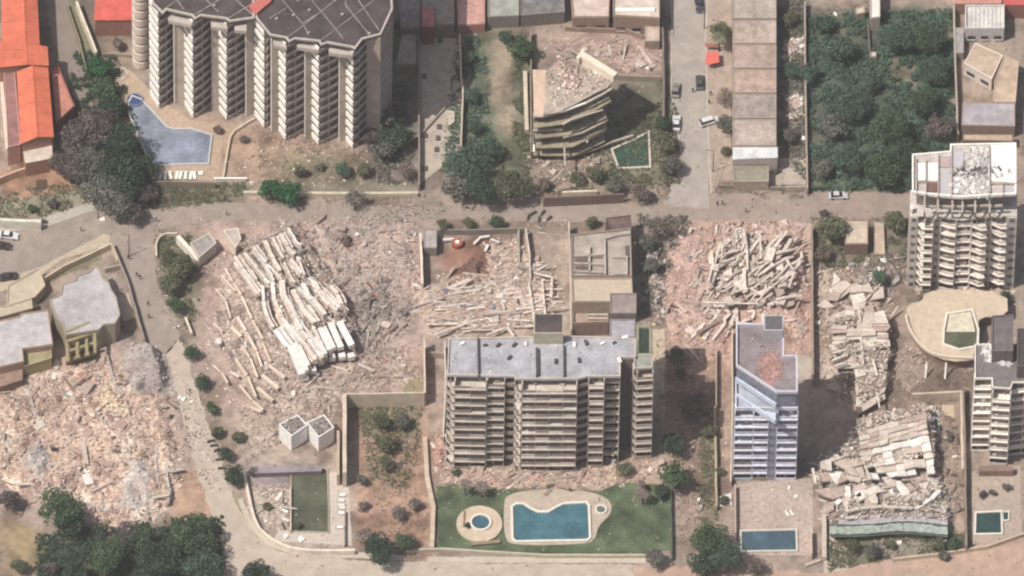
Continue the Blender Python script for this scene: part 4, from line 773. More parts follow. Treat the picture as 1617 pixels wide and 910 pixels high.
for pl, z in (([(105, 524), (142, 510)], 7), ([(106, 540), (148, 526)], 6), ([(106, 556), (149, 542)], 4.5), ([(104, 570), (150, 558)], 2.5), ([(106, 524), (106, 572)], 5), ([(122, 518), (122, 566)], 5), ([(136, 512), (137, 562)], 5), ([(141, 508), (149, 520), (150, 558)], 6)):
    for i in range(len(pl)-1): mb = MB(); mb.bar(P(*pl[i], z), P(*pl[i+1], z-0.3), 0.7, 0.6); mb.build('frame_beam', ym, t)
house('yellow_wall_block', 'low block with yellow wall and dark recess below the left grey roof', 'building', [(36, 556), (80, 544), (82, 566), (38, 580)], 4.2, (170, 156, 116), (180, 164, 116), 0.2)
house('brown_wall_block', 'brown flat topped block at the left edge above the rubble field', 'building', [(-40, 592), (36, 578), (36, 600), (-40, 625)], 3.5, (164, 134, 118), (150, 116, 100), 0.1)
house('tan_terrace', 'tan flat terrace roof left of the grey roofed pair', 'building', [(12, 452), (62, 424), (72, 452), (56, 470), (10, 484)], 3, (202, 184, 160), (190, 170, 146), 0.3, rvar=0.12)
house('tan_terrace', 'smaller tan terrace on the left edge with square sunken court', 'building', [(-30, 486), (8, 484), (50, 472), (52, 488), (-30, 510)], 3.6, (200, 184, 160), (186, 166, 144), 0.3, rvar=0.12)
sheet('lawn', [(66, 446), (100, 420), (158, 396), (160, 410), (120, 426), (82, 446)], 0.06, mat('olive_lawn', S(134, 126, 96), var=0.25), amp=0.1, kind='structure')
yard_wall('cream garden wall around the olive lawn beside the left road', [(64, 442), (100, 420), (176, 384), (186, 410)], 2.0, 0.4, (216, 198, 168))
yard_wall('thin street wall running down from the road junction on the left', [(176, 382), (200, 440), (228, 536)], 2.2, 0.3, (176, 158, 142))
yard_wall('cross wall stub between left street wall and grey roof', [(166, 424), (190, 418)], 1.8, 0.3, (190, 172, 156))
sheet('concrete_yard', [(176, 470), (205, 462), (216, 500), (196, 508)], 0.06, mat('yard_concrete'), amp=0.05, kind='structure')
# corner of street by L
house('corner_house', 'small grey pitched roof house with white side wall at the street corner', 'house', [(300, 384), (330, 368), (342, 384), (314, 408)], 3.6, (168, 158, 154), (214, 200, 184), 0.1)
yard_wall('bright white wall beside the small corner house', [(281, 372), (298, 392), (314, 410)], 2.6, 1.0, (244, 230, 212))
house('corner_shed', 'grey shed with white edge next to the top of the collapsed block', 'shed', [(352, 364), (376, 360), (381, 378), (372, 392)], 3.0, (186, 172, 160), (230, 214, 196), 0.1)
yard_wall('curved low wall round the corner planting', smooth_poly([(247, 404), (246, 380), (258, 368), (280, 368)], 1, False), 1.2, 0.4, (220, 202, 182))
# T / U surrounds
yard_wall('long boundary wall at the right side of the pink rubble fan', [(1282, 352), (1283, 500), (1284, 600)], 2.8, 0.4, (170, 146, 132))
yard_wall('thin wall left of the dusty tower', [(1131, 550), (1131, 640)], 2.0, 0.3, (196, 170, 150))
yard_wall('pale wall hugging the left side of the dusty tower', [(1156, 520), (1157, 640), (1154, 760)], 2.0, 0.35, (214, 192, 172))
sheet('concrete_yard', [(1258, 560), (1282, 566), (1282, 592), (1276, 600), (1259, 602)], 0.05, mat('yard_concrete'), amp=0.03, kind='structure')
sheet('concrete_yard', [(1031, 520), (1050, 520), (1050, 622), (1031, 624)], 0.05, mat('tan_yard', S(204, 182, 156), var=0.12), amp=0.05, kind='structure')
sheet('concrete_yard', [(1240, 352), (1282, 352), (1282, 420), (1262, 420), (1240, 380)], 0.05, mat('rose_yard', S(198, 170, 152), var=0.12), amp=0.1, kind='structure')
prism('fallen_post', [(1247, 392), (1272, 388), (1272, 391), (1248, 395)], 0.4, 0.0, white_m, None, label='white fallen post on the pink yard right of the rubble fan', cat='post')
house('flat_roof_hut', 'plain tan flat roofed hut below the east street with dark right side', 'hut', [(1334, 348), (1371, 348), (1371, 386), (1334, 386)], 3.8, (206, 186, 164), (146, 116, 102), 0.15)
house('tan_lean_to', 'tan paved terrace right of the flat roofed hut', 'terrace', [(1379, 350), (1396, 352), (1398, 402), (1380, 402)], 1.0, (204, 182, 160), (170, 146, 128), 0.1)
yard_wall('long wall right of the garden pool lot running down to the road', [(1129, 640), (1131, 800)], 1.8, 0.5, (186, 168, 136))
prism('white_slab', [(1133, 785), (1155, 778), (1156, 798), (1134, 800)], 0.5, 0, mat('pale_slab', S(226, 218, 212), var=0.08), None, label='pale square concrete slab left of the rose terrace', cat='slab')
yard_wall('left wall of the rose pool terrace', [(1161, 765), (1162, 872)], 1.8, 0.35, (196, 170, 156))
yard_wall('cream wall between the rose terrace and the green roofed ruin', [(1281, 835), (1282, 874)], 2.4, 0.3, (210, 186, 170))
yard_wall('long dark wall right of the green roofed ruin', [(1521, 610), (1524, 740), (1526, 862)], 2.6, 0.5, (150, 130, 118))
yard_wall('pale path wall beside the ramp below the green roofed ruin', [(1301, 812), (1302, 880)], 1.5, 1.0, (204, 188, 172))
yard_wall('garden wall of the ruin along the bottom right road', [(1410, 882), (1480, 874), (1560, 862), (1617, 842)], 1.2, 0.4, (204, 182, 158))
yard_wall('angled path kerb at the bottom right of the rose terrace', [(1272, 892), (1296, 884)], 0.8, 0.5, (206, 186, 168))
yard_wall('thin court wall enclosing the teal pool behind the ruined slabs', [(1440, 622), (1518, 618), (1520, 740)], 2.4, 0.5, (214, 194, 172))
sheet('concrete_yard', [(1482, 640), (1506, 640), (1508, 690), (1484, 692)], 0.06, mat('tan_yard'), amp=0.05, kind='structure')
# W terrace with half empty pool
t = root('pool_terrace', 'raised curved tan terrace with white rim below the damaged white tower', 'terrace', tuple(P(1485, 580)))
HT = 4.0
outer = smooth_poly([(1431, 500), (1433, 480), (1456, 476), (1460, 462), (1500, 456), (1590, 462), (1592, 500), (1546, 500), (1545, 520), (1541, 568), (1500, 571), (1462, 556), (1436, 524)], 1)
prism('terrace_floor', outer, HT, HT-0.4, mat('terrace_tan', S(212, 190, 164), var=0.12, speck=0.1), t)
mb = MB(); mb.quad_prism(inset_poly(XY(outer, HT), 1.0), 0, HT-0.41); mb.build('terrace_base', mat('brown_base'), t)
mb = MB(); mb.strip(XY(smooth_poly([(1430, 500), (1436, 524), (1458, 553), (1485, 566), (1541, 568)], 2, False), HT), HT+0.001, HT+0.8, 0.45); mb.build('parapet', mat('cream_rim', S(232, 212, 188), var=0.08), t)
for x in (1463, 1494):
    p = P(x, 578, HT-1); mb = MB(); mb.bar((p.x, p.y+0.6, HT-0.6), (p.x-0.2, p.y-1.4, 0), 0.35, 0.35); mb.build('strut', white_m, t)
def pool(label, pts, z, rim, wcol, key, copc=(236, 228, 212), cat='swimming pool', smooth=0, cyl=False, name='swimming_pool', split=None, rimh=0.42):
    pts = smooth_poly(pts, smooth) if smooth else pts; xy = XY(pts, z+rimh); c = center(xy); t = root(name, label, cat, (c[0], c[1], z))
    mb = MB(); mb.quad_prism(inset_poly(xy, 0.02), z+0.02, z+0.06); mb.build('basin', mat('pool_tile', S(150, 170, 176), var=0.05), t)
    mb = MB(); mb.quad_prism(inset_poly(xy, 0.03), z+0.07, z+0.12); mb.build('water', water(key, S(*wcol)), t)
    mb = MB(); mb.strip(inset_poly(xy, -rim/2), z, z+rimh, rim, True); mb.build('coping', mat('coping_%d_%d_%d' % copc, S(*copc), var=0.08), t)
    return t
tp = pool('half drained pool with cream floor and green water on the raised terrace', [(1497, 496), (1534, 490), (1543, 520), (1542, 545), (1515, 550), (1491, 542), (1492, 520)], HT, 0.5, (96, 100, 80), 'green_water')
mb = MB(); mb.quad_prism(XY([(1499, 497), (1533, 492), (1540, 524), (1494, 524)], HT+0.2), HT+0.121, HT+0.2); mb.build('dry_floor', mat('pool_floor', S(224, 214, 186), var=0.15, speck=0.2), tp)
# pools
wd = (58, 122, 140)
pool('large garden pool with scalloped upper edge and teal water', [(810, 800), (816, 796), (826, 796), (838, 804), (850, 809), (866, 809), (878, 802), (890, 796), (905, 795), (925, 794), (928, 798), (930, 848), (926, 851), (815, 853), (811, 849)], 0.1, 0.55, (70, 118, 132), 'teal_water')
tr = root('round_terrace', 'round raised stone terrace around the small round pool on the lawn', 'terrace', tuple(P(757, 826)))
pc = P(757, 827, 0.5); mb = MB(); mb.cyl((pc.x, pc.y), 5.2, 0, 0.5, 48); mb.build('terrace_floor', mat('terrace_tan'), tr)
for p in ([(732, 806), (735, 806), (734, 832), (731, 832)], [(742, 856), (790, 852), (790, 857), (744, 861)]): prism('step', p, 0.7, 0.5, mat('brown_step', S(150, 132, 108)), tr)
rp = lambda cx, cy, r, n=24: [(cx+r*math.cos(a), cy+r*0.78*math.sin(a)) for a in np.linspace(0, 2*math.pi, n, endpoint=False)]
pool('small round pool with blue tiles on the round terrace', rp(759, 824, 14), 0.5, 0.5, (70, 110, 128), 'blue_water')
pool('tiny round spa basin right of the scalloped pool', rp(949, 804, 7), 0.1, 0.4, (110, 120, 120), 'spa_water')
pool('rectangular deep blue pool on the rose terrace', [(1171, 839), (1256, 837), (1257, 868), (1172, 869)], 0.05, 0.45, (72, 98, 114), 'deep_water', (216, 208, 192))
pool('square dark green pool bottom right with white rim', [(1542, 810), (1580, 808), (1581, 841), (1541, 842)], 0.08, 0.45, (44, 78, 78), 'dark_green_water')
pool('tiny plunge pool touching the square dark green pool', [(1584, 809), (1592, 808), (1592, 820), (1585, 821)], 0.08, 0.3, (60, 90, 88), 'dark_green_water')
pool('murky green rectangular pool in the lower left lot', [(460, 741), (516, 741), (518, 800), (518, 840), (461, 838)], 0.0, 0.2, (92, 94, 74), 'murky_water', (196, 184, 160))
pool('slate blue lagoon pool at the foot of the sawtooth tower', [(204, 162), (209, 152), (222, 157), (242, 178), (262, 200), (275, 204), (303, 204), (333, 213), (328, 257), (284, 258), (240, 261), (230, 238), (206, 182)], 0.05, 0.35, (138, 146, 164), 'lagoon_water', (206, 204, 204))
pool('round dark blue spa at the top of the lagoon pool', rp(213, 157, 11), 0.18, 0.3, (58, 84, 132), 'spa_blue_water', (120, 134, 160))
pool('dark green courtyard pool in the shade of the damaged villa', [(968, 236), (1000, 222), (1023, 210), (1025, 262), (978, 264)], 0.05, 0.5, (56, 84, 70), 'court_water', (214, 200, 180))
pool('narrow dark teal pool behind the ruined slabs', [(1463, 652), (1480, 651), (1482, 690), (1470, 688)], 0.05, 0.4, (52, 84, 88), 'slot_water', (190, 196, 186))
t = root('spiral_plaza', 'pale round spiral paving beside the round stair turret', 'plaza', tuple(P(188, 117)))
pc = P(188, 117)
for r in (1.9, 1.3, 0.7): mb = MB(); mb.strip([(pc.x+r*math.cos(a), pc.y+r*math.sin(a)) for a in np.linspace(0, 2*math.pi, 28, endpoint=False)], 0.03, 0.25, 0.3, True); mb.build('paving_ring', mat('ring_stone', S(212, 200, 184)), t)
# parapet balustrade with posts by the lagoon
t = root('balustrade', 'pale stone balustrade on the terrace edge below the lagoon pool', 'balustrade', tuple(P(360, 284)))
for i in range(24):
    p = P(341+i*2.0, 286); mb = MB(); mb.cyl((p.x, p.y), 0.13, 0, 0.9, 6); mb.build('baluster', white_m, t)
mb = MB(); mb.strip(base_xy([(338, 286), (390, 286)]), 0.9, 1.1, 0.4); mb.build('rail', white_m, t)
yard_wall('long retaining wall along the street below the tower garden', [(240, 286), (340, 288)], 2.2, 0.3, (150, 134, 116))
yard_wall('pale low garden wall between tower grounds and the cross street', [(384, 303), (440, 304), (560, 305), (660, 304)], 1.2, 0.7, (206, 194, 168))
yard_wall('curving pale path wall through the dirt garden below the tower', smooth_poly([(402, 186), (382, 198), (366, 208), (360, 232), (352, 282)], 1, False), 0.9, 0.4, (218, 200, 176))
yard_wall('dark retaining wall along the street below the damaged villa', [(858, 312), (930, 309), (986, 306)], 3.2, 0.4, (126, 106, 98))
yard_wall('white low wall between villa yard and the retaining wall', [(888, 303), (942, 301)], 1.5, 0.5, (222, 206, 182))

# ------------------------------------------------------------------ collapsed buildings and rubble
def bars(t, name, lst, z, ht, m, hj=0.3, sag=0.6, seg=4.0):
    """lst: (polyline px, width m) : slab edges standing out of the heap, broken into pieces"""
    for pl, wd in lst:
        for i in range(len(pl)-1):
            a, b = Vector(P(*pl[i], z)), Vector(P(*pl[i+1], z)); n = max(1, round((b-a).length/seg)); za = random.uniform(-sag, 0)*0.5
            for j in range(n):
                p, q = a.lerp(b, j/n), a.lerp(b, (j+0.93)/n); zb = random.uniform(-sag, 0)*0.5
                mb = MB(); off = random.uniform(-.1, .1); mb.bar((p.x+off, p.y, p.z+za-ht/2), (q.x+off, q.y, q.z+zb-ht/2), wd*random.uniform(0.8, 1.1), ht, random.gauss(0, 0.16)); mb.build(name, m, t); za = zb
z1 = lambda p: ZZ(290, 340, 2.844, p)
t = root('collapsed_tower', 'toppled pancaked white apartment tower, a fan of parallel slab edges left of centre', 'collapsed building', tuple(P(470, 520)))
soil = [(132, 114, 106), (182, 156, 142), (212, 190, 174), (164, 138, 124)]
o, H = mound('rubble_mound', z1([(230, 170), (490, 40), (560, 140), (580, 260), (720, 380), (800, 600), (640, 690), (520, 750), (400, 860), (300, 860), (190, 700), (130, 480), (160, 260)]), 1.6, soil, t, feather=6)
mound('slab_heap', z1([(225, 170), (490, 35), (560, 170), (600, 290), (720, 380), (770, 580), (640, 660), (560, 720), (480, 640), (400, 480), (330, 340)]), 2.6, [(120, 102, 94), (160, 138, 126), (206, 184, 168)], t, feather=3, rough=0.9)
slabp = mat('fallen_slab', S(236, 218, 204), var=0.22, scale=1.1, speck=0.35); slabw = mat('fallen_white_slab', S(240, 232, 224), var=0.14, speck=0.25)
L1 = [([(230, 185), (285, 262), (345, 345)], 1.0), ([(272, 165), (330, 240), (385, 300)], 1.1), ([(312, 140), (370, 215), (405, 290)], 1.0), ([(365, 115), (390, 175), (432, 250)], 1.5), ([(400, 98), (430, 160), (448, 190)], 1.2), ([(435, 85), (475, 150), (500, 170)], 1.4), ([(468, 58), (505, 120), (530, 135)], 1.0),
      ([(355, 320), (360, 400), (375, 450), (405, 500)], 1.1), ([(400, 300), (405, 370), (420, 410), (450, 470)], 1.4), ([(445, 290), (450, 350), (490, 430), (530, 510)], 1.4), ([(375, 215), (440, 285)], 1.0), ([(450, 210), (480, 270), (500, 300)], 1.0), ([(480, 195), (530, 260)], 1.2), ([(510, 190), (545, 270)], 0.8),
      ([(490, 330), (520, 390), (545, 430), (590, 480)], 1.7), ([(535, 305), (560, 360), (600, 400), (635, 445)], 1.9), ([(565, 275), (610, 340), (655, 400)], 1.7), ([(600, 320), (650, 365), (700, 410)], 1.2), ([(660, 315), (690, 350), (712, 395)], 1.2),
      ([(450, 470), (510, 540), (560, 600), (590, 650)], 1.6), ([(530, 520), (580, 580), (625, 640)], 1.5), ([(580, 500), (620, 580), (640, 625)], 1.0)]
for p, w_ in L1+[([(330, 130), (378, 200)], .7), ([(418, 92), (455, 165)], .7), ([(452, 72), (490, 140)], .7), ([(250, 175), (305, 250), (330, 290)], .6), ([(415, 420), (470, 520), (530, 600)], .9), ([(500, 440), (560, 520), (600, 590)], .9), ([(470, 380), (520, 460)], .8), ([(560, 400), (610, 470)], .9), ([(515, 320), (575, 380)], .8), ([(590, 300), (640, 370), (690, 420)], .7)]:
    zt_ = random.uniform(4.7, 5.5); pl = XY(dens(z1(p), 5, 0.5, False), zt_); w2 = w_*random.uniform(0.5, 0.68)
    for ofs in (1.0, -0.75):
        ql = XY(dens(z1([(x_+17*ofs, y_-3*ofs) for x_, y_ in p]), 8, 0.5, False), zt_-0.8); i0 = random.randint(0, 1)
        if len(ql)-i0 > 1 and random.random() < 0.8: mb = MB(); mb.strip(ql[i0:], zt_-2.6, zt_-0.8-random.uniform(0, 0.5), w_*random.uniform(0.3, 0.5)); mb.build('floor_edge', random.choice([tanw_m, slabp, beam_m]), t)
    n_ = max(1, len(pl)//random.choice([3, 4, 6]))
    for s_ in range(0, len(pl)-1, max(2, len(pl)//n_)):
        sg = pl[s_:s_+max(2, len(pl)//n_)+1]
        if len(sg) > 1: zj = zt_+random.uniform(-0.35, 0.35); mb = MB(); mb.strip(sg, zj-1.7, zj, w2); mb.build('floor_slab', random.choice([slabp, slabw]), t)
L2 = [([(412, 510), (470, 590)], 1.3), ([(430, 500), (490, 580)], 1.2), ([(478, 580), (535, 720)], 1.7), ([(497, 572), (552, 705)], 1.6), ([(517, 585), (563, 680)], 1.5), ([(615, 505), (660, 610)], 1.7), ([(632, 498), (680, 600)], 1.2), ([(660, 480), (710, 598)], 1.6), ([(702, 475), (762, 588)], 1.7), ([(560, 520), (600, 610)], 1.2), ([(590, 545), (632, 630)], 1.0)]
bars(t, 'floor_slab', [(z1(p), w_*0.9) for p, w_ in L2], 5.0, 1.3, slabw, seg=9, sag=0.3)
L3 = [([(185, 235), (260, 360), (310, 470), (360, 560)], 0.9), ([(170, 265), (240, 340)], 0.6), ([(140, 325), (190, 380), (215, 465)], 0.6), ([(240, 455), (280, 520)], 1.2), ([(215, 500), (260, 545)], 1.4), ([(290, 535), (330, 610), (355, 680)], 1.0), ([(262, 580), (300, 640), (335, 730)], 0.8), ([(355, 570), (395, 660)], 0.7),
      ([(235, 640), (290, 720), (330, 820)], 0.8), ([(380, 668), (460, 730)], 1.1), ([(355, 715), (432, 778)], 1.4), ([(330, 770), (405, 832)], 1.4), ([(250, 760), (310, 830), (360, 872)], 0.9), ([(300, 860), (350, 878)], 0.9), ([(135, 670), (170, 700), (200, 752)], 0.7), ([(10, 455), (40, 530)], 0.8), ([(210, 700), (250, 722)], 1.0), ([(135, 480), (180, 520)], 0.6)]
bars(t, 'broken_beam', [(z1(p), w_*0.55) for p, w_ in L3], 2.0, 0.7, mat('broken_beam', S(238, 214, 192), var=0.12), seg=6)
bars(t, 'cross_wall', [(z1([(355, 105), (440, 65), (480, 42)]), 0.5), (z1([(450, 200), (545, 140)]), 0.5), (z1([(270, 155), (312, 140)]), 0.4)], 4.1, 0.5, beam_m, seg=9)
a = z1([(615, 650), (665, 632), (712, 628), (752, 628), (580, 690), (545, 720)])
for q in a: p = P(q[0], q[1], 3.0); mb = MB(); mb.box((p.x, p.y, 2.4), (1.5, 1.3, 1.3), 0.3); mb.build('column_stub', slabw, t)
debris('debris', z1([(160, 190), (490, 30), (620, 260), (820, 560), (620, 720), (400, 880), (250, 880), (120, 600)]), 8000, 'fine', 0.1, 0.5, H, t, 2.5, 0.35, ang=-1.0)
lumps(t, 'broken_slab', z1([(180, 250), (490, 60), (780, 560), (400, 860), (230, 800)]), 60, H, 'pale', 0.6, 1.5, ang=-1.0, long=1.3)
debris('debris', z1([(250, 180), (480, 50), (560, 180), (700, 380), (760, 570), (560, 700), (420, 500)]), 3200, 'fine', 0.12, 0.5, lambda x, y: 3.2+1.7*fbm(x*.5, y*.5, 3), t, 0, 0.5, ang=-1.0)
def pile(label, pts, h, n, pal, cols=soil, nl=14, name='rubble_pile', ang=None, lng=0.2, smax=0.6, feather=3.0, rough=0.8, lp='fine', lmax=1.9, peak=None, lthick=0.25, llong=1.0):
    h = h*1.35; t = root(name, label, 'rubble', tuple(P(*center(pts)))); o, H = mound('rubble_mound', pts, h, cols, t, feather=feather, rough=rough, peak=peak)
    debris('debris', pts, int(n*0.55), pal, 0.1, smax, H, t, 1.5, lng, ang=ang, soft=cols)
    if n > 1400: debris('debris', pts, int(n*0.016), random.choice(['pale', 'white', 'dark']), 0.5, 1.7, H, t, 0.5, 0.45, ang=ang, soft=cols); debris('household_debris', pts, int(n*0.005), 'gaudy', 0.3, 0.8, H, t, 0.2, 0.3)
    if nl: lumps(t, 'broken_slab', pts, int(nl*0.7), H, lp, 0.8, lmax, ang=ang, thick=lthick, long=llong)
    return t, H
pile('grey and pink rubble spread east of the fallen white tower', [(480, 350), (655, 345), (664, 450), (650, 520), (585, 560), (560, 470), (500, 410)], 0.7, 9000, 'fine', [(150, 138, 134), (184, 160, 150), (206, 182, 170), (196, 164, 150)], 14, rough=0.5)
pile('rubble apron south of the fallen white tower', [(430, 600), (560, 560), (640, 540), (660, 600), (540, 640), (530, 665), (430, 655)], 0.7, 3500, 'dirt', soil, 10, rough=0.6)
pile('dark grey heap of ash coloured rubble beside the fallen tower tip', [(560, 450), (620, 440), (640, 500), (600, 540), (575, 560), (560, 520)], 0.9, 3800, 'dark', [(112, 100, 96), (150, 134, 126), (182, 166, 154)], 10, lp='fine')
zs = lambda p: ZZ(0, 440, 3.956, p)
T_ = pile('broad pink and white rubble field below the grey roofed blocks on the left', [(-30, 605), (40, 590), (120, 570), (180, 560), (200, 600), (270, 625), (285, 700), (290, 760), (265, 810), (230, 835), (170, 838), (140, 815), (60, 800), (20, 780), (-30, 740)], 1.3, 17000, 'pink',
     [(158, 128, 112), (212, 174, 154), (236, 212, 192), (192, 148, 130), (226, 198, 170), (240, 220, 202)], 45, smax=0.48, feather=4, rough=1.3, lmax=2.6)
pile('cream and orange heap glowing in the middle of the left rubble field', [(140, 610), (180, 602), (205, 640), (190, 665), (150, 650)], 1.8, 1500, 'warm', [(200, 160, 120), (236, 206, 160), (246, 230, 204)], 12, lp='warm')
pile('mauve grey sand like rubble heap beside the street on the left', [(188, 545), (255, 548), (272, 590), (268, 622), (205, 630), (200, 590)], 3.0, 900, 'grey', [(160, 142, 138), (176, 162, 156), (190, 176, 168)], 0, rough=0.4)
pile('smooth pale grey dust heap at the lower edge of the left rubble field', [(185, 725), (230, 715), (262, 760), (262, 805), (225, 828), (165, 815)], 2.6, 900, 'white', [(206, 190, 178), (190, 172, 162), (222, 208, 198)], 0, rough=0.8, feather=5)
pile('smooth grey dust heap on the left of the rubble field near the trees', [(20, 720), (60, 690), (100, 720), (85, 790), (30, 770)], 2.4, 900, 'white', [(198, 180, 170), (182, 164, 156), (216, 202, 192)], 0, rough=0.8, feather=5)
for pl, l in (([(246, 700), (246, 730), (250, 760)], 'broken'), ([(262, 735), (268, 770), (264, 795)], 'b'), ([(44, 612), (56, 660)], 'c'), ([(160, 655), (158, 700)], 'd'), ([(108, 690), (160, 680)], 'e'), ([(245, 750), (290, 738)], 'f'), ([(145, 775), (180, 758)], 'g'), ([(168, 560), (184, 610), (196, 622)], 'h'), ([(60, 690), (58, 715)], 'i')):
    bars(T_[0], 'broken_wall', [(pl, 0.5)], 1.9, 1.3, beam_m, seg=3.5, sag=0.5)
for q, s in (((139, 758), 1.9), ((138, 745), 1.1), ((85, 597), 0.8), ((345, 540), 1.0)):
    p = P(*q, 1.5); mb = MB(); mb.box((p.x, p.y, 1.6), (s, s*1.6, 0.5), 0.3); mb.build('white_slab', slabw, T_[0])
# rubble north of the long block
TN = pile('long streaks of broken pipes and slabs between the excavated lot and the long block', [(640, 450), (670, 448), (760, 450), (800, 400), (840, 395), (868, 440), (880, 500), (840, 525), (720, 533), (690, 530), (660, 500)], 1.0, 8000, 'pale', [(170, 142, 126), (206, 176, 158), (220, 196, 178)], 22, ang=0.12, lng=0.6, rough=0.6, lthick=0.15, llong=1.4)
for i in range(46):
    x, y = random.uniform(672, 850), random.uniform(455, 522); L_ = random.uniform(12, 55); a = random.gauss(-0.13, 0.09)
    bars(TN[0], 'fallen_beam', [([(x, y), (x+L_*math.cos(a), y+L_*math.sin(a))], random.uniform(0.15, 0.42))], random.uniform(1.0, 1.8), 0.3, random.choice([slabp, slabw, beam_m, slabp]), seg=5, sag=0.3)
for pl in ([(845, 430), (872, 436), (870, 470)], [(835, 445), (845, 515)], [(856, 440), (862, 505)], [(690, 527), (735, 510)], [(768, 528), (800, 516), (812, 530)]): bars(TN[0], 'bent_beam', [(pl, 0.5)], 2.2, 0.5, slabp, seg=4)
pile('small cream rubble heap in the lower half of the excavated lot', [(770, 385), (832, 380), (828, 430), (790, 450), (700, 450), (690, 440), (770, 430)], 0.7, 2200, 'pale', [(176, 140, 122), (210, 184, 166)], 8, feather=2)
t = root('earth_heap', 'dark brown wedge of excavated earth in the walled lot', 'earth heap', tuple(P(742, 420)))
o, H = mound('soil', [(705, 438), (728, 418), (735, 404), (752, 404), (764, 416), (758, 438)], 1.6, [(112, 84, 76), (130, 98, 88)], t, feather=1.4, rough=0.2)
for q, l in (((722, 388), 'orange rusty drum shaped block lying in the excavated lot'),):
    p = P(*q); t = root('rusty_tank', l, 'tank', tuple(p)); mb = MB(); mb.cyl((p.x, p.y), 1.25, 0, 1.3, 20); mb.build('drum', mat('rust', S(176, 96, 74), var=0.2), t); mb = MB(); mb.cyl((p.x, p.y), 0.5, 1.3, 1.45, 12); mb.build('lid', white_m, t)
t = root('bent_beam_debris', 'white bent fallen beams near the top wall of the excavated lot', 'debris', tuple(P(730, 378)))
bars(t, 'bent_beam', [([(700, 378), (718, 376), (732, 380)], 0.6), ([(748, 384), (758, 374), (775, 372)], 0.5), ([(766, 395), (771, 384)], 0.7), ([(775, 376), (790, 382)], 0.4)], 1.2, 0.5, slabw)
# pink fan with the tangle of beams
TT = pile('wide pink rubble fan right of centre with a tangle of grey beams on top', [(1085, 360), (1150, 352), (1270, 350), (1278, 420), (1278, 520), (1262, 560), (1240, 520), (1160, 505), (1150, 560), (1120, 570), (1060, 560), (1045, 480), (1050, 400)], 0.7, 9000, 'fine', [(180, 142, 128), (206, 166, 150), (216, 182, 168)], 16, rough=0.5)
zt = lambda p: ZZ(1030, 340, 4.55, p)
o, H2m = mound('tangle_mound', zt([(400, 380), (500, 180), (640, 110), (860, 200), (1020, 380), (1000, 560), (900, 690), (700, 640), (520, 600), (400, 560)]), 3.2, [(124, 108, 100), (166, 144, 130), (204, 182, 166)], TT[0], feather=5, rough=1.5)
debris('debris', zt([(400, 380), (500, 180), (640, 110), (860, 200), (1020, 380), (1000, 560), (900, 690), (700, 640), (520, 600), (400, 560)]), 4200, 'fine', 0.2, 0.9, H2m, TT[0], 0.5, 0.45, ang=0.8)
greyb = mat('grey_beam', S(220, 204, 190), var=0.16)
for i in range(110):
    x, y = random.uniform(400, 1020), random.uniform(200, 660)
    if ((x-710)/310)**2+((y-420)/250)**2 > 1: continue
    L_ = random.uniform(40, 190); a = random.choice([random.gauss(-0.85, 0.25), random.gauss(-0.85, 0.25), random.gauss(-0.3, .2), random.gauss(-1.6, .3)]) if x < 750 else random.gauss(-0.6, 0.35)
    b = (x+L_*math.cos(a), y+L_*math.sin(a)); pm = zt([(x, y), b]); z = random.uniform(2.2, 4.2)
    pa, pb = Vector(P(*pm[0], z)), Vector(P(*pm[1], z+random.uniform(-1, 1))); dn = (pb-pa).cross(Vector((0, 0, 1))).normalized()*random.gauss(0, 0.35); wq = random.uniform(0.35, 1.0); mb = MB(); pr = pa
    for u_ in (0.34, 0.67, 1.0):
        nx_ = pa.lerp(pb, u_)+dn*math.sin(u_*math.pi); mb.bar(pr, nx_, wq, random.uniform(0.15, 0.35), 0.3); pr = nx_
    mb.build('tangled_slab', random.choice([greyb, greyb, slabp, slabp, tanw_m]), TT[0])
slabsT = [(rx, ry) for rx in range(430, 960, 75) for ry in range(360, 640, 60)]
for rx, ry in slabsT:
    if random.random() < 0.35: continue
    q = [(rx, ry), (rx+random.uniform(50, 95), ry-random.uniform(10, 40)), (rx+random.uniform(60, 100), ry+random.uniform(10, 40)), (rx+random.uniform(0, 25), ry+random.uniform(35, 60))]; zz = random.uniform(2.2, 4.0)
    xy_ = XY(zt(q), zz); gx_ = [zz+random.uniform(-0.5, 0.5) for _ in q]; mb = MB(); mb.quad_prism(xy_, [g_-0.3 for g_ in gx_], gx_); mb.build('broken_floor', random.choice([slabp, greyb, tanw_m]), TT[0])
for pl in ([(660, 90), (682, 240), (685, 400)], [(495, 180), (500, 320)], [(500, 240), (530, 180), (560, 185)], [(370, 620), (560, 625), (780, 630)], [(610, 160), (600, 100), (650, 90), (665, 190), (640, 250)], [(500, 330), (600, 300), (670, 260)], [(770, 130), (778, 320)], [(430, 360), (400, 480), (390, 560)], [(840, 380), (960, 310), (1020, 400), (980, 520)], [(600, 545), (700, 520), (800, 580)], [(720, 520), (860, 420)], [(800, 560), (870, 500), (960, 430)], [(690, 430), (760, 370)]):
    bars(TT[0], 'long_beam', [(zt(pl), 0.4)], 4.6, 0.4, slabp, seg=6, sag=0.5)
for i in range(60):
    x, y = random.uniform(250, 960), random.uniform(560, 880)
    if x > 590 and y > 680: continue
    L_ = random.uniform(40, 130); a_ = random.gauss(-0.95, 0.2) if x < 650 else random.gauss(-0.5, 0.4); bars(TT[0], 'rib_slab', [(zt([(x, y), (x+0.5*L_*math.cos(a_)+random.gauss(0, 8), y+0.5*L_*math.sin(a_)), (x+L_*math.cos(a_), y+L_*math.sin(a_))]), random.uniform(0.3, 0.8))], random.uniform(0.9, 1.6), 0.35, random.choice([slabp, greyb, tanw_m]), seg=4, sag=0.4)
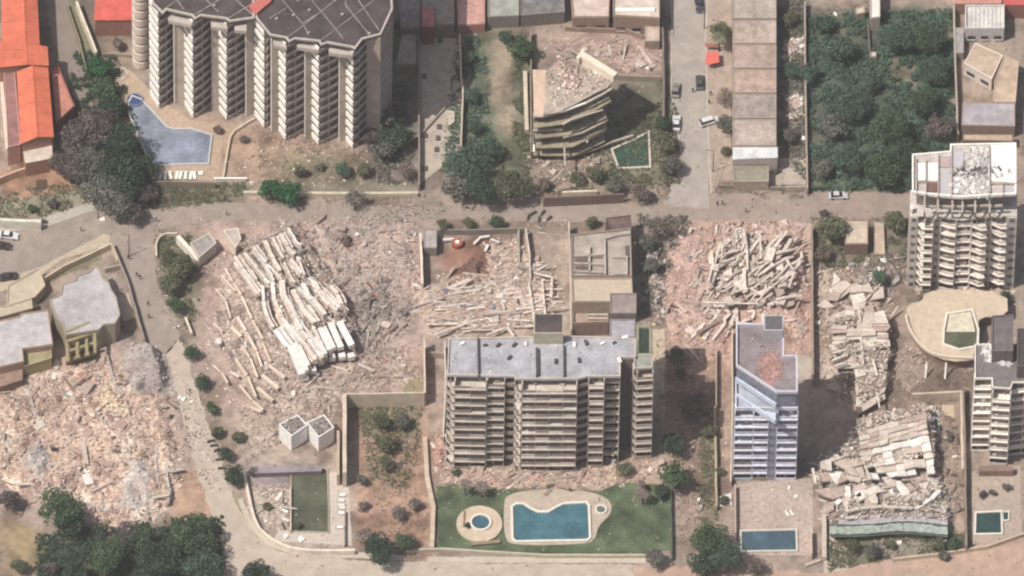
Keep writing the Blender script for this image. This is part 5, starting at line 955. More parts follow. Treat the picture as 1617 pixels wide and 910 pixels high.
for i in range(50):
    x, y = random.uniform(250, 1080), random.uniform(60, 600)
    if ((x-710)/300)**2+((y-420)/240)**2 < 0.85: continue
    L_ = random.uniform(25, 90); a_ = random.gauss(-0.9, 0.5); bars(TT[0], 'broken_beam', [(zt([(x, y), (x+L_*math.cos(a_), y+L_*math.sin(a_))]), random.uniform(0.2, 0.6))], random.uniform(0.8, 1.5), 0.3, random.choice([slabp, greyb, tanw_m]), seg=4, sag=0.4)
for pl in ([(440, 630), (480, 690), (430, 750)], [(500, 640), (560, 700), (510, 750)], [(690, 690), (740, 680), (720, 740)], [(600, 770), (760, 790)], [(605, 660), (606, 770)], [(520, 780), (430, 900)], [(440, 770), (370, 900)], [(380, 770), (280, 880)], [(640, 760), (700, 740)], [(800, 600), (800, 800)]):
    bars(TT[0], 'plaster_ridge', [(zt(pl), 0.7)], 1.3, 0.5, slabp, seg=5, sag=0.4)
prism('leaning_slab', zt([(835, 230), (890, 240), (860, 330), (800, 320)]), 5.0, 2.0, slabp, TT[0]); prism('leaning_slab', zt([(430, 350), (480, 350), (440, 480), (400, 460)]), 3.4, 1.0, slabp, TT[0])
# pancaked house V1
zv = lambda p: ZZ(1270, 400, 3.5, p)
TV_ = 0
TV = pile('pancaked tan building, stepped roof slabs between two walls right of the dusty tower', [(1288, 425), (1340, 420), (1400, 430), (1408, 480), (1406, 560), (1400, 625), (1330, 640), (1295, 600)], 1.0, 5000, 'dirt', [(138, 118, 108), (182, 158, 142), (208, 186, 168)], 40, smax=0.8, lmax=2.4, rough=1.1)
sl1 = mat('tan_slab', S(212, 194, 178), var=0.16, scale=0.8, speck=0.22); sl2 = mat('pink_slab', S(196, 170, 158), var=0.18, speck=0.25); sl3 = mat('bright_slab', S(226, 212, 198), var=0.2, speck=0.35)
def patch(zf_, c4, nx, ny, z0, dz, mats, miss=0.06, jit=0.06, tilt=0.0):
    out = []; A, B, C_, D = [Vector(q) for q in c4]
    g = [[A.lerp(B, i/nx).lerp(D.lerp(C_, i/nx), j/ny)+Vector((random.gauss(0, jit)*(B-A).length/nx, random.gauss(0, jit)*(D-A).length/ny)) for j in range(ny+1)] for i in range(nx+1)]
    for i in range(nx):
        for j in range(ny):
            if random.random() < miss: continue
            q = [g[i][j], g[i+1][j], g[i+1][j+1], g[i][j+1]]; m_ = (q[0]+q[1]+q[2]+q[3])/4
            q = [tuple(m_+(p-m_)*0.985) for p in q]; out.append((q, z0-dz*j+tilt*i+random.uniform(-0.35, 0.35), random.choice(mats)))
    return out
SL = patch(None, [(148, 402), (470, 385), (475, 555), (158, 560)], 4, 8, 4.9, 0.24, [sl1, sl3, sl2, sl3], 0.1, 0.09)+patch(None, [(160, 565), (462, 560), (455, 625), (175, 640)], 4, 2, 3.0, 0.3, [sl1, sl2, sl3])+patch(None, [(330, 325), (450, 318), (465, 385), (320, 395)], 2, 1, 4.8, 0.3, [sl1, sl3])+patch(None, [(75, 150), (400, 60), (460, 320), (110, 390)], 6, 6, 2.4, 0.1, [sl1, sl2, sl3, sl1], 0.45, 0.28)+patch(None, [(278, 640), (452, 625), (448, 800), (290, 890)], 3, 5, 3.6, 0.35, [sl1, sl1, sl2, sl3], 0.15)
def slabset(t, SL, zf_, th=0.4):
    for pts, z, m in SL:
        q = zf_(pts); xy = XY(q, z); n = len(xy); c = center(xy); gx, gy = random.gauss(0, 0.07), random.gauss(0.05, 0.07); zs_ = [z+gx*(x-c[0])+gy*(y-c[1]) for x, y in xy]
        mb = MB(); mb.quad_prism(xy, [a-th for a in zs_], zs_); mb.build('roof_slab', m, t)
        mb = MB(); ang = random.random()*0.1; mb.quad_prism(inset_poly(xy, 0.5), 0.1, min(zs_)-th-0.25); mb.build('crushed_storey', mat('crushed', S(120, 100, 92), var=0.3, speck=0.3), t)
slabset(TV[0], SL, zv)
debris('debris', zv([(150, 400), (465, 385), (465, 620), (440, 790), (300, 880), (280, 640), (160, 640)]), 2000, 'fine', 0.12, 0.5, lambda x, y: 3.0+1.4*fbm(x*.4, y*.4, 3), TV[0], 0, 0.2)
bars(TV[0], 'beam', [(zv([(313, 455), (325, 620)]), 0.5), (zv([(295, 280), (310, 380)]), 0.4), (zv([(380, 590), (405, 680)]), 0.5), (zv([(160, 550), (235, 525)]), 0.5), (zv([(165, 625), (240, 600)]), 0.5), (zv([(150, 590), (232, 560)]), 0.5), (zv([(400, 770), (420, 860)]), 0.5)], 4.4, 0.5, sl3)
pile('sticks and torn sheet debris at the north end of the pancaked tan building', [(1345, 415), (1385, 410), (1420, 400), (1432, 440), (1400, 470), (1360, 470), (1330, 440)], 1.0, 1800, 'dark', [(100, 88, 86), (140, 122, 114), (170, 150, 138)], 8, lng=0.6, lp='pale')
bars(bpy.data.objects['rubble_pile.011'] if 'rubble_pile.011' in bpy.data.objects else TV[0], 'white_post', [([(1387, 421), (1393, 434)], 0.6), ([(1388, 450), (1396, 466)], 0.4)], 2.4, 0.4, slabw)
# ruin V2 with green roof strips
TW = pile('large ruin with leaning white slabs above a long green striped roof, lower right', [(1290, 740), (1300, 725), (1350, 690), (1380, 660), (1475, 645), (1480, 740), (1500, 780), (1500, 825), (1305, 830), (1298, 780)], 1.8, 9000, 'pale', [(138, 124, 118), (186, 168, 154), (222, 206, 192)], 130, rough=1.6, lp='pale', smax=0.9, lmax=2.8)
z8 = lambda p: ZZ(1200, 680, 3.878, p)
S2 = patch(None, [(345, 265), (1060, 285), (1130, 430), (400, 500)], 11, 5, 3.0, 0.15, [sl1, sl3, slabw, sl2], 0.45, 0.3)+patch(None, [(605, 10), (1020, -112), (1032, 20), (612, 115)], 7, 4, 6.6, 0.25, [sl1, sl3, sl2, sl1], 0.05, 0.05, 0.15)+patch(None, [(615, 120), (1034, 25), (1075, 262), (672, 300)], 7, 5, 5.6, 0.38, [slabw, sl3, sl1, slabw], 0.1, 0.1, 0.08)+patch(None, [(455, 200), (600, 125), (655, 290), (560, 265)], 2, 2, 4.0, 0.4, [sl3, sl1], 0)+patch(None, [(365, 185), (437, 170), (442, 240), (370, 235)], 2, 1, 4.0, 0.2, [sl1, sl3], 0)+patch(None, [(640, -75), (722, -95), (735, -50), (650, -15)], 2, 1, 5.0, 0.2, [sl1], 0)
slabset(TW[0], S2, z8, 0.5)
debris('debris', z8([(605, 10), (1020, -90), (1070, 240), (670, 290), (480, 220)]), 2600, 'fine', 0.12, 0.6, lambda x, y: 4.6+1.0*fbm(x*.4, y*.4, 3), TW[0], 0, 0.2)
bars(TW[0], 'beam', [(z8([(600, 100), (640, 210), (680, 300)]), 0.5), (z8([(325, 230), (345, 330)]), 0.6), (z8([(440, 180), (600, 120)]), 0.4), (z8([(740, 105), (830, 75), (940, 60)]), 0.4), (z8([(520, 530), (580, 525)]), 0.4), (z8([(530, 490), (620, 470), (760, 460), (940, 470)]), 0.5), (z8([(525, 450), (540, 490)]), 0.5)], 5.2, 0.5, sl3)
bars(TW[0], 'curved_white_wall', [(z8([(948, 478), (1000, 450), (1050, 415), (1104, 362)]), 0.9)], 3.4, 1.0, slabw, seg=30, sag=0)
for q in (( 618, 405), (600, 395), (700, 430), (820, 350), (1000, 345), (905, 402), (815, 380), (990, 430), (480, 440)):
    p = P(*z8([q])[0], 2.2); mb = MB(); mb.box((p.x, p.y, 2.3), (random.uniform(.8, 2.0), random.uniform(.7, 1.8), 0.6), random.random()*3); mb.build('white_slab', slabw, TW[0])
t = root('striped_roof', 'long low roof of sagging pale green and grey strips at the foot of the ruin', 'roof', tuple(P(1405, 832)))
gs = mat('pale_green_sheet', S(168, 178, 166), var=0.28, speck=0.3, scale=1.0, rough=0.6); gd = mat('dark_green_gutter', S(96, 110, 100), var=0.15); gy = mat('mauve_sheet', S(186, 178, 180), var=0.16, speck=0.15)
for y0, y1, z, m, x0 in ((543, 572, 3.4, gy, 480), (574, 584, 2.9, gd, 430), (585, 632, 3.1, gs, 425), (634, 648, 2.5, gd, 430), (515, 540, 3.0, gy, 500)):
    for i in range(16):
        a = x0+(1150-x0)*i/16; b = x0+(1150-x0)*(i+0.985)/16; w1 = 8*math.sin(i*0.45)-10*math.sin(math.pi*i/16); w2 = 8*math.sin((i+1)*0.45)-10*math.sin(math.pi*(i+1)/16); e_ = random.uniform(-5, 4); z_ = z+random.uniform(-0.12, 0.12)
        prism('roof_sheet', z8([(a, y0+w1+e_), (b, y0+w2+random.uniform(-5, 4)), (b, y1+w2), (a, y1+w1+random.uniform(-3, 3))]), z_, z_-0.2, m, t)
debris('debris', z8([(440, 520), (1140, 520), (1140, 600), (440, 600)]), 500, 'fine', 0.1, 0.6, lambda x, y: np.full(np.shape(x), 3.35), t, 0, 0.3)
mb = MB(); mb.quad_prism(XY(z8([(440, 560), (1140, 560), (1140, 655), (440, 660)]), 0), 0, 2.2); mb.build('wall', mat('wall_ruin', S(130, 118, 110)), t)
pile('dumped pale rubble in the garden below the long striped roof', [(1370, 850), (1430, 848), (1490, 850), (1480, 870), (1420, 882), (1370, 880)], 0.3, 900, 'dirt', [(130, 124, 104), (164, 152, 136)], 3, feather=1.5, rough=0.3)
pile('rubble and clipped stones on the paving left of the murky pool', [(392, 770), (410, 772), (456, 765), (457, 830), (430, 835), (404, 815)], 0.3, 1800, 'pale', [(196, 172, 154), (218, 196, 178)], 10, feather=1.5, rough=0.3)
pile('scattered broken stones in the villa yard at the top', [(850, 70), (880, 64), (930, 60), (1040, 60), (1040, 110), (985, 115), (930, 78), (890, 88)], 0.3, 1600, 'pink', [(176, 146, 134), (196, 164, 150)], 8, feather=1.5, rough=0.3)
pile('brown heap of stones below the damaged villa', [(842, 246), (900, 250), (960, 250), (955, 280), (900, 300), (850, 290)], 0.5, 2400, 'dirt', [(140, 122, 106), (170, 150, 132)], 8, feather=2, rough=0.4)
pile('herringbone strewn pale rubble band between the long block and the lawn', [(700, 738), (800, 742), (950, 735), (1045, 728), (1060, 745), (990, 762), (800, 775), (700, 762)], 0.35, 5200, 'pale', [(190, 150, 130), (216, 186, 166), (206, 172, 152)], 14, feather=1.5, rough=0.3, ang=0.6, lng=0.5)
pile('pink rubble at the west foot of the long block', [(684, 690), (702, 690), (704, 735), (700, 748), (682, 745)], 0.5, 700, 'pink', [(216, 160, 144), (200, 150, 132)], 4, feather=1.0, rough=0.3)
pile('rubble along the street side of the left pool lot wall', [(392, 655), (440, 650), (440, 700), (400, 715), (385, 690)], 0.4, 900, 'dirt', [(186, 164, 146), (206, 184, 166)], 4, feather=1.5, rough=0.3)
pile('rubble between the collapsed fan and the narrow shaded yard', [(1012, 400), (1040, 390), (1050, 500), (1030, 520), (1030, 460)], 0.6, 1500, 'pink', [(130, 112, 108), (190, 166, 154)], 5, feather=1.5, rough=0.4)
pile('narrow rubble strip beside the pool terrace of the damaged tower', [(1430, 545), (1456, 560), (1470, 590), (1440, 620), (1410, 600), (1412, 560)], 0.4, 900, 'pink', [(150, 130, 118), (180, 156, 142)], 3, feather=1.5, rough=0.3)
pile('broken stone strip below the damaged white tower facade', [(1440, 456), (1540, 452), (1600, 462), (1590, 480), (1560, 470), (1480, 464)], 0.4, 1100, 'pale', [(190, 150, 132), (210, 184, 166)], 5, feather=1.0, rough=0.3)
pile('mixed rubble strip between ruin and long dark wall', [(1484, 640), (1518, 690), (1520, 800), (1500, 830), (1484, 760), (1478, 700)], 0.5, 1600, 'dirt', [(140, 122, 110), (176, 152, 136)], 6, feather=1.5, rough=0.3)
pile('dirty rubble spilled over the road in front of the excavated lot', [(600, 318), (668, 322), (668, 345), (600, 345)], 0.12, 500, 'dirt', [(176, 158, 144), (186, 166, 150)], 0, feather=1.5, rough=0.1, smax=0.4)
# stones strewn over the open ground, the yards and road edges
for nm, pts, n, pal in (('loose_stones', [(260, 285), (1430, 285), (1430, 360), (260, 360)], 2600, 'dirt'), ('loose_stones', [(380, 640), (1160, 640), (1160, 900), (380, 900)], 3200, 'dirt'), ('loose_stones', [(1160, 760), (1617, 720), (1617, 905), (1160, 900)], 1800, 'dirt'),
    ('loose_stones', [(230, 345), (420, 345), (340, 560), (400, 760), (300, 760), (250, 480)], 1800, 'pale'), ('loose_stones', [(640, 530), (700, 530), (700, 640), (580, 620)], 700, 'dirt'), ('loose_stones', [(830, 345), (900, 345), (905, 470), (840, 470)], 600, 'pale'),
    ('loose_stones', [(1030, 530), (1160, 530), (1160, 760), (1040, 740)], 1400, 'pink'), ('loose_stones', [(620, 0), (1150, 0), (1150, 290), (620, 290)], 2400, 'dirt'), ('loose_stones', [(1500, 0), (1640, 0), (1640, 240), (1500, 240)], 700, 'dirt'), ('loose_stones', [(0, 250), (250, 250), (200, 460), (0, 440)], 900, 'dirt'),
    ('loose_stones', [(380, 190), (650, 240), (650, 300), (350, 290)], 1500, 'pink'), ('loose_stones', [(1280, 600), (1545, 590), (1545, 660), (1280, 700)], 900, 'dirt'), ('loose_stones', [(1228, 0), (1275, 0), (1275, 300), (1228, 300)], 1600, 'dark')):
    debris(nm, pts, n//2, pal, 0.08, 0.38, None, None, 0.5, 0.15, kind='stuff')

# ------------------------------------------------------------------ vegetation
GREEN = {'green': (72, 90, 64), 'deep': (60, 76, 60), 'olive': (96, 98, 76), 'brown': (116, 104, 96), 'teal': (76, 95, 80), 'grey': (104, 102, 94), 'purple': (98, 88, 86), 'bright': (52, 94, 60)}
def leafm(k): return mat('foliage_'+k, attr=False, rgb=S(*GREEN[k], k=1.7), var=0.34, scale=0.55, bump=0, rough=0.8, spec=0.1, trans=0.35, fine=2.2)
def crown_mesh(name, n, card, squash=0.8, seed=0, sparse=0.0):
    g = np.random.default_rng(seed); nb = 16; bl = g.normal(0, 1, (nb, 3)); bl /= np.linalg.norm(bl, axis=1)[:, None]; bl *= g.uniform(0.35, 0.72, nb)[:, None]; bl[:, 2] = np.abs(bl[:, 2])*squash*0.9-0.12
    br = g.uniform(0.26, 0.46, nb); i = g.integers(0, nb, n); d = g.normal(0, 1, (n, 3)); d /= np.linalg.norm(d, axis=1)[:, None]; rad = br[i]*g.uniform(0.55, 1.12, n)**(0.5 if sparse == 0 else 1)
    c = bl[i]+d*rad[:, None]; c[:, 2] = np.maximum(c[:, 2], -0.45)
    nrm = d+g.normal(0, 0.55, (n, 3)); nrm /= np.linalg.norm(nrm, axis=1)[:, None]; a = np.cross(nrm, g.normal(0, 1, (n, 3))); a /= np.linalg.norm(a, axis=1)[:, None]; b = np.cross(nrm, a)
    s = card*g.uniform(0.5, 1.4, n)[:, None]; V = np.stack([c-a*s-b*s*.5, c+a*s*.4-b*s*.7, c+a*s+b*s*.5, c-a*s*.4+b*s*.7], 1)
    return mesh_np(name, V.reshape(-1, 3), np.arange(4*n).reshape(n, 4))
CR = {'big': [crown_mesh('crown', 3600, 0.045, 0.75, s) for s in (1, 2, 3)], 'mid': [crown_mesh('crown', 1500, 0.075, 0.8, s) for s in (4, 5, 6)], 'small': [crown_mesh('crown', 520, 0.13, 0.8, s) for s in (7, 8, 9)], 'thin': [crown_mesh('crown', 700, 0.06, 0.9, s, 1) for s in (10, 11, 12)]}
def trunk_mesh(seed):
    g = random.Random(seed); mb = MB()
    def limb(p, q, r0_, r1_):
        p, q = Vector(p), Vector(q); d = (q-p).normalized(); a = d.orthogonal().normalized(); b_ = d.cross(a); k = len(mb.v)
        for o_, r_ in ((p, r0_), (q, r1_)):
            for i in range(6): t_ = i*math.pi/3; mb.v.append(tuple(o_+(a*math.cos(t_)+b_*math.sin(t_))*r_))
        for i in range(6): j = (i+1) % 6; mb.f.append((k+i, k+j, k+6+j, k+6+i))
    limb((0, 0, -0.02), (0.02, 0.01, 0.5), 0.07, 0.05)
    for i in range(6):
        a = i*1.05+g.random(); e = (0.5*math.cos(a), 0.5*math.sin(a), 0.85+0.2*g.random()); limb((0.02, 0.01, 0.42+0.06*(i % 2)), e, 0.035, 0.012)
        limb(e, (e[0]*1.5, e[1]*1.5, e[2]+0.2), 0.012, 0.005)
    return mb.mesh('trunk')
TR = [trunk_mesh(s) for s in (1, 2)]
for m_ in TR: m_.materials.append(mat('bark', S(112, 92, 76), var=0.2))
for L_ in CR.values():
    for m_ in L_: m_.materials.append(leafm('green'))
def tree(px, py, rpx, kind, label, h=None, name='tree', thin=False, group=None, sy=1.0):
    """rpx: crown radius in photograph pixels; (px, py) is the crown centre in the photograph"""
    r = rpx*MPP*1.08; h = h if h is not None else (r*1.1 if r > 1.6 else r*0.8); p = P(px, py, h); sz = 'thin' if thin else ('big' if r > 4.2 else 'mid' if r > 1.9 else 'small')
    t = root(name, label, 'shrub' if name == 'shrub' else 'palm' if name == 'palm_tree' else 'tree', (p.x, p.y, 0), group)
    me = random.choice(CR[sz]); c = link('crown', me, None, t); c.matrix_parent_inverse = Matrix(); c.location = (0, 0, h); c.scale = (r, r*sy, r*0.85); c.rotation_euler[2] = random.random()*6.3
    c.material_slots[0].link = 'OBJECT'; c.material_slots[0].material = leafm(kind)
    k = link('trunk', random.choice(TR), None, t); k.matrix_parent_inverse = Matrix(); k.scale = (r*0.9, r*0.9, h*0.95); k.rotation_euler[2] = random.random()*6.3
    return t
T = [(112, 262, 36, 'purple', 'broad purplish tree left of the dark mass above the dry bank'), (160, 300, 36, 'grey', 'grey-brown tree at the lower left of the dark mass'), (232, 262, 24, 'deep', 'dark tree over the lagoon terrace corner'), (212, 335, 20, 'purple', 'small brown-purple tree leaning over the street fork'), (165, 190, 26, 'purple', 'brown tree between the hedge row and the broad dark mass'), # px, py, radius px, kind, label
 (155, 105, 22, 'bright', 'bright green tree in the hedge row beside the white walled verge'), (160, 140, 24, 'green', 'green tree in the hedge row level with the spiral paving'), (170, 172, 26, 'deep', 'dark tree left of the lagoon pool tip'),
 (140, 205, 42, 'purple', 'broad brown-purple tree next to the orange roofed wing'), (190, 225, 38, 'deep', 'dark tree overhanging the left rim of the lagoon pool'), (135, 255, 38, 'grey', 'dull grey-brown tree above the pale street pavement'), (195, 275, 42, 'deep', 'large dark tree at the lower left corner of the lagoon terrace'), (185, 318, 32, 'grey', 'lowest grey-brown tree of the dark mass at the road fork'), (225, 305, 22, 'purple', 'purplish tree beside the street below the lagoon wall'), (108, 222, 22, 'purple', 'small purplish tree against the cream canopy'),
 (430, 300, 21, 'bright', 'vivid green round tree on the left of the roadside pair'), (458, 305, 22, 'bright', 'vivid green round tree on the right of the roadside pair'),
 (740, 262, 36, 'teal', 'big teal green tree at the street end of the vacant lot'), (720, 300, 26, 'grey', 'greyish tree hanging over the cross street'), (762, 300, 30, 'deep', 'dark tree between two pale trees at the bottom of the vacant lot'), (808, 290, 32, 'olive', 'round olive tree at the lower right of the vacant lot'), (775, 235, 20, 'teal', 'smaller teal tree above the group at the end of the vacant lot'),
 (745, 150, 14, 'teal', 'small tree on the upper left side of the vacant lot'), (825, 75, 22, 'green', 'green tree at the top right of the vacant lot'), (800, 60, 14, 'teal', 'small teal tree beside the top of the vacant lot'), (740, 90, 12, 'teal', 'little tree near the top left of the vacant lot'), (750, 200, 14, 'teal', 'small tree halfway down the left edge of the vacant lot'),
 (600, 180, 26, 'grey', 'grey tree in the shade at the foot of the tower\'s east side'), (622, 215, 26, 'deep', 'dark tree in the tower shade above the garden rubble'), (605, 238, 22, 'grey', 'grey tree at the lower edge of the tower shade'), (640, 270, 16, 'brown', 'brown thin tree beside the yard wall above the street'), (630, 185, 16, 'deep', 'small dark tree at the shaded wall'), (588, 215, 16, 'purple', 'purplish small tree touching the tower foot'),
 (1136, 48, 17, 'olive', 'spiky olive tree above the red stall on the street'), (1145, 152, 17, 'brown', 'brown thin street tree above the white van'), (1145, 195, 17, 'grey', 'grey-green street tree beside the white van'), (1146, 238, 10, 'olive', 'small bush like tree at the lower end of the warehouse pavement'),
 (1052, 225, 20, 'olive', 'olive tree between courtyard pool and street'), (1062, 262, 20, 'grey', 'grey tree on the street corner below the courtyard pool'), (1048, 195, 14, 'deep', 'dark small tree at the tip of the villa shadow'), (940, 275, 16, 'olive', 'olive bush tree below the courtyard pool'), (972, 292, 16, 'grey', 'grey scrub tree above the dark retaining wall'), (910, 282, 13, 'olive', 'small olive tree left of the courtyard pool'), (1010, 305, 18, 'brown', 'brown scrub tree at the street corner'), (1020, 385, 18, 'grey', 'grey tree in the narrow yard shade right of the roofless building'), (1040, 360, 22, 'brown', 'brown leafless tree at the top of the narrow shaded yard'),
 (1030, 420, 16, 'grey', 'lower grey tree in the narrow yard beside the pink fan'),
 (1248, 30, 14, 'olive', 'tree in the top of the narrow yard behind the warehouses'), (1250, 110, 16, 'teal', 'teal tree in the narrow yard behind the warehouses'), (1248, 215, 14, 'grey', 'grey tree in the lower narrow yard behind the warehouses'), (1278, 115, 18, 'teal', 'tree leaning over the overgrown lot\'s left wall'),
 (1300, 40, 18, 'teal', 'teal tree top left in the overgrown lot'), (1330, 80, 26, 'teal', 'broad teal tree left of the tiny tank house'), (1420, 60, 30, 'teal', 'large teal tree right of the lot\'s garden wall'), (1465, 60, 30, 'green', 'green tree in the upper right of the overgrown lot'), (1475, 110, 28, 'teal', 'tree right of the bare patch in the overgrown lot'), (1455, 160, 30, 'green', 'green tree below the bare patch in the overgrown lot'), (1485, 200, 24, 'purple', 'purplish tree near the wall of the grey corrugated roof'),
 (1400, 200, 34, 'green', 'broad green tree in the centre of the overgrown lot'), (1350, 170, 28, 'teal', 'teal tree left of centre in the overgrown lot'), (1315, 200, 24, 'grey', 'grey thicket tree on the left of the overgrown lot'), (1340, 250, 30, 'teal', 'tree above the silver car in the overgrown lot'), (1395, 265, 32, 'green', 'green tree on the street edge of the overgrown lot'), (1430, 235, 28, 'green', 'green tree beside the left flank of the damaged white tower'), (1300, 265, 18, 'grey', 'grey tree near the lower left corner of the overgrown lot'), (1375, 130, 18, 'teal', 'teal tree just left of the bare patch'), (1440, 285, 16, 'teal', 'small tree behind the white flue'),
 (1318, 360, 26, 'olive', 'olive tree on the corner left of the flat roofed hut'), (1412, 350, 20, 'olive', 'olive tree between hut and damaged tower'), (1300, 400, 14, 'brown', 'brown scrub tree by the boundary wall below the east street'),
 (1065, 560, 16, 'grey', 'grey tree on the pink ground right of the green court'), (1075, 590, 12, 'purple', 'thin purplish tree above the long block\'s shadow'), (1090, 640, 20, 'grey', 'grey tree inside the long block\'s shadow'), (1062, 700, 22, 'deep', 'dark tree at the lower edge of the long block\'s shadow'), (1120, 680, 14, 'olive', 'olive tree between shadow and dusty tower'),
 (1066, 750, 26, 'green', 'round green tree at the top right corner of the lawn'), (1045, 775, 14, 'deep', 'small dark tree inside the top right corner of the lawn'), (1035, 880, 18, 'grey', 'grey bush tree at the lower right corner of the lawn'), (1120, 850, 32, 'green', 'large green tree left of the deep blue pool'), (1150, 880, 30, 'teal', 'teal tree at the bottom edge below the deep blue pool'), (1110, 890, 24, 'deep', 'dark tree on the bottom road left of the blue pool'), (1195, 895, 16, 'brown', 'brown scrub tree on the bottom edge below the blue pool'),
 (600, 868, 30, 'deep', 'dark round tree below the earth lot at the bottom road'), (638, 855, 18, 'green', 'small green tree right of the dark tree at the bottom road'), (575, 845, 14, 'brown', 'brown tree at the lower left corner of the earth lot'),
 (95, 800, 38, 'green', 'big round green tree at the bottom of the left rubble field'), (110, 825, 24, 'deep', 'dark lower crown beside the big round tree on the left'), (12, 790, 20, 'purple', 'purplish tree on the left edge below the rubble field'), (200, 838, 24, 'purple', 'bare purplish tree between rubble dust and the lower wood'), (305, 845, 40, 'green', 'wide green tree at the corner of the lower street'), (250, 880, 36, 'deep', 'dark tree in the middle of the bottom wood'), (170, 880, 34, 'green', 'green tree in the bottom wood left of the middle'), (320, 895, 34, 'teal', 'teal tree at the bottom edge by the street'), (120, 900, 22, 'deep', 'dark tree on the bottom edge of the wood'), (30, 895, 15, 'olive', 'olive tree in the bottom left corner'), (80, 898, 13, 'purple', 'purplish tree near the bottom left corner'), (220, 850, 22, 'green', 'green tree at the upper edge of the bottom wood'), (405, 905, 24, 'deep', 'dark tree cut by the bottom edge on the lower road'),
 (285, 420, 24, 'olive', 'olive tree beside the bright white wall at the street corner'), (268, 448, 20, 'olive', 'olive tree on the street side left of the fallen tower'), (276, 482, 16, 'green', 'green tree along the street left of the fallen tower'), (262, 405, 14, 'olive', 'small tree inside the curved corner wall'),
 (302, 556, 14, 'green', 'uppermost clipped round street shrub'), (318, 603, 14, 'green', 'second clipped round street shrub'), (333, 643, 12, 'green', 'third clipped round street shrub near white scraps'), (342, 683, 12, 'olive', 'fourth clipped round street shrub beside parked motorcycles'), (357, 716, 13, 'deep', 'fifth round street shrub, beside the motorcycles'), (371, 750, 19, 'deep', 'largest and lowest round street shrub'),
 (52, 328, 9, 'green', 'small cypress like shrub on the dry bank'), (82, 320, 10, 'purple', 'reddish shrub on the dry bank'), (68, 350, 6, 'brown', 'tiny shrub at the end of the cream retaining wall'), (186, 70, 12, 'brown', 'brown shrub below the coral roofed house'),
 (600, 665, 17, 'olive', 'olive shrub in the upper earth lot'), (635, 665, 15, 'grey', 'grey shrub at the upper right of the earth lot'), (610, 700, 18, 'olive', 'olive scrub in the middle of the earth lot'), (608, 732, 14, 'olive', 'dark edged scrub below the middle of the earth lot'), (572, 758, 11, 'grey', 'grey shrub on the left wall of the earth lot'), (655, 795, 12, 'brown', 'brown shrub at the right side of the earth lot'), (630, 810, 13, 'brown', 'brown shrub at the lower side of the earth lot'), (575, 800, 10, 'brown', 'brown shrub beside the loungers wall'),
 (422, 800, 9, 'olive', 'small shrub on the stony paving left of the murky pool'), (470, 828, 8, 'olive', 'small shrub at the lower left corner of the murky pool'), (400, 745, 10, 'grey', 'grey shrub at the curved wall\'s upper end'), (375, 690, 12, 'olive', 'shrub left of the white cube blocks'),
 (548, 380, 11, 'brown', 'dark brown bush in the rubble below the cross street'), (700, 355, 12, 'olive', 'bush at the left of the iron railed wall'), (740, 352, 12, 'olive', 'bush at the middle of the iron railed wall'), (785, 350, 13, 'green', 'green bush at the right of the iron railed wall'), (935, 350, 12, 'olive', 'bush above the roofless building'), (560, 312, 20, 'grey', 'bare grey tree leaning over the cross street'), (540, 268, 14, 'teal', 'teal bush in the tower garden'), (575, 268, 14, 'olive', 'olive bush in the tower garden right of the teal one'), (475, 270, 12, 'olive', 'small bush beside two white stones in the tower garden'), (505, 262, 9, 'grey', 'grey little bush in the middle of the tower garden'), (385, 220, 8, 'brown', 'brown bush beside the curving path wall'), (344, 205, 9, 'brown', 'dry bush right of the lagoon pool'),
 (1344, 862, 14, 'olive', 'shrub just right of the tan ramp'), (1375, 870, 15, 'grey', 'grey shrub below the striped roof'), (1405, 862, 10, 'olive', 'small shrub in the garden of the ruin'), (1480, 860, 14, 'olive', 'shrub at the right of the ruin garden'), (1505, 858, 12, 'green', 'green shrub beside the long dark wall'), (1490, 878, 10, 'grey', 'shrub on the path kerb at the lower right'), (1460, 525, 7, 'olive', 'star shaped agave like shrub on the tan terrace'), (1458, 475, 8, 'teal', 'small bush on the upper left of the tan terrace'), (1585, 468, 12, 'deep', 'dark shrub at the top right of the tan terrace'), (1590, 768, 8, 'grey', 'grey shrub on the paving below the balcony tower'), (1552, 780, 8, 'purple', 'mauve round shrub on the paving above the dark green pool'), (1568, 778, 7, 'grey', 'second round shrub on the paving above the dark green pool'),
 (1500, 690, 9, 'grey', 'grey bush between the ruin and the court wall'), (1143, 790, 10, 'olive', 'bush beside the pale slab left of the rose terrace'), (1135, 745, 10, 'olive', 'bush at the left foot of the dusty tower'), (740, 830, 6, 'deep', 'tiny dark shrub at the left rim of the round terrace'), (1012, 768, 12, 'brown', 'withered brown bush at the top of the lawn'), (985, 740, 14, 'olive', 'dry olive bush below the east wing'), (720, 745, 8, 'olive', 'small bush at the top left corner of the lawn'),
 (1225, 268, 8, 'grey', 'grey bush beside the olive annex roof'), (1300, 335, 8, 'brown', 'small brown bush on the east street verge'), (905, 300, 8, 'brown', 'brown bush by the white low wall'), (858, 290, 12, 'brown', 'brown bush under the damaged villa\'s west end')]
for px, py, r, kind, label in T:
    tree(px, py, r, kind, label, name='shrub' if r <= 14 else 'tree', thin=(label.startswith('bare') or 'leafless' in label or 'thin' in label.split()[:2]))
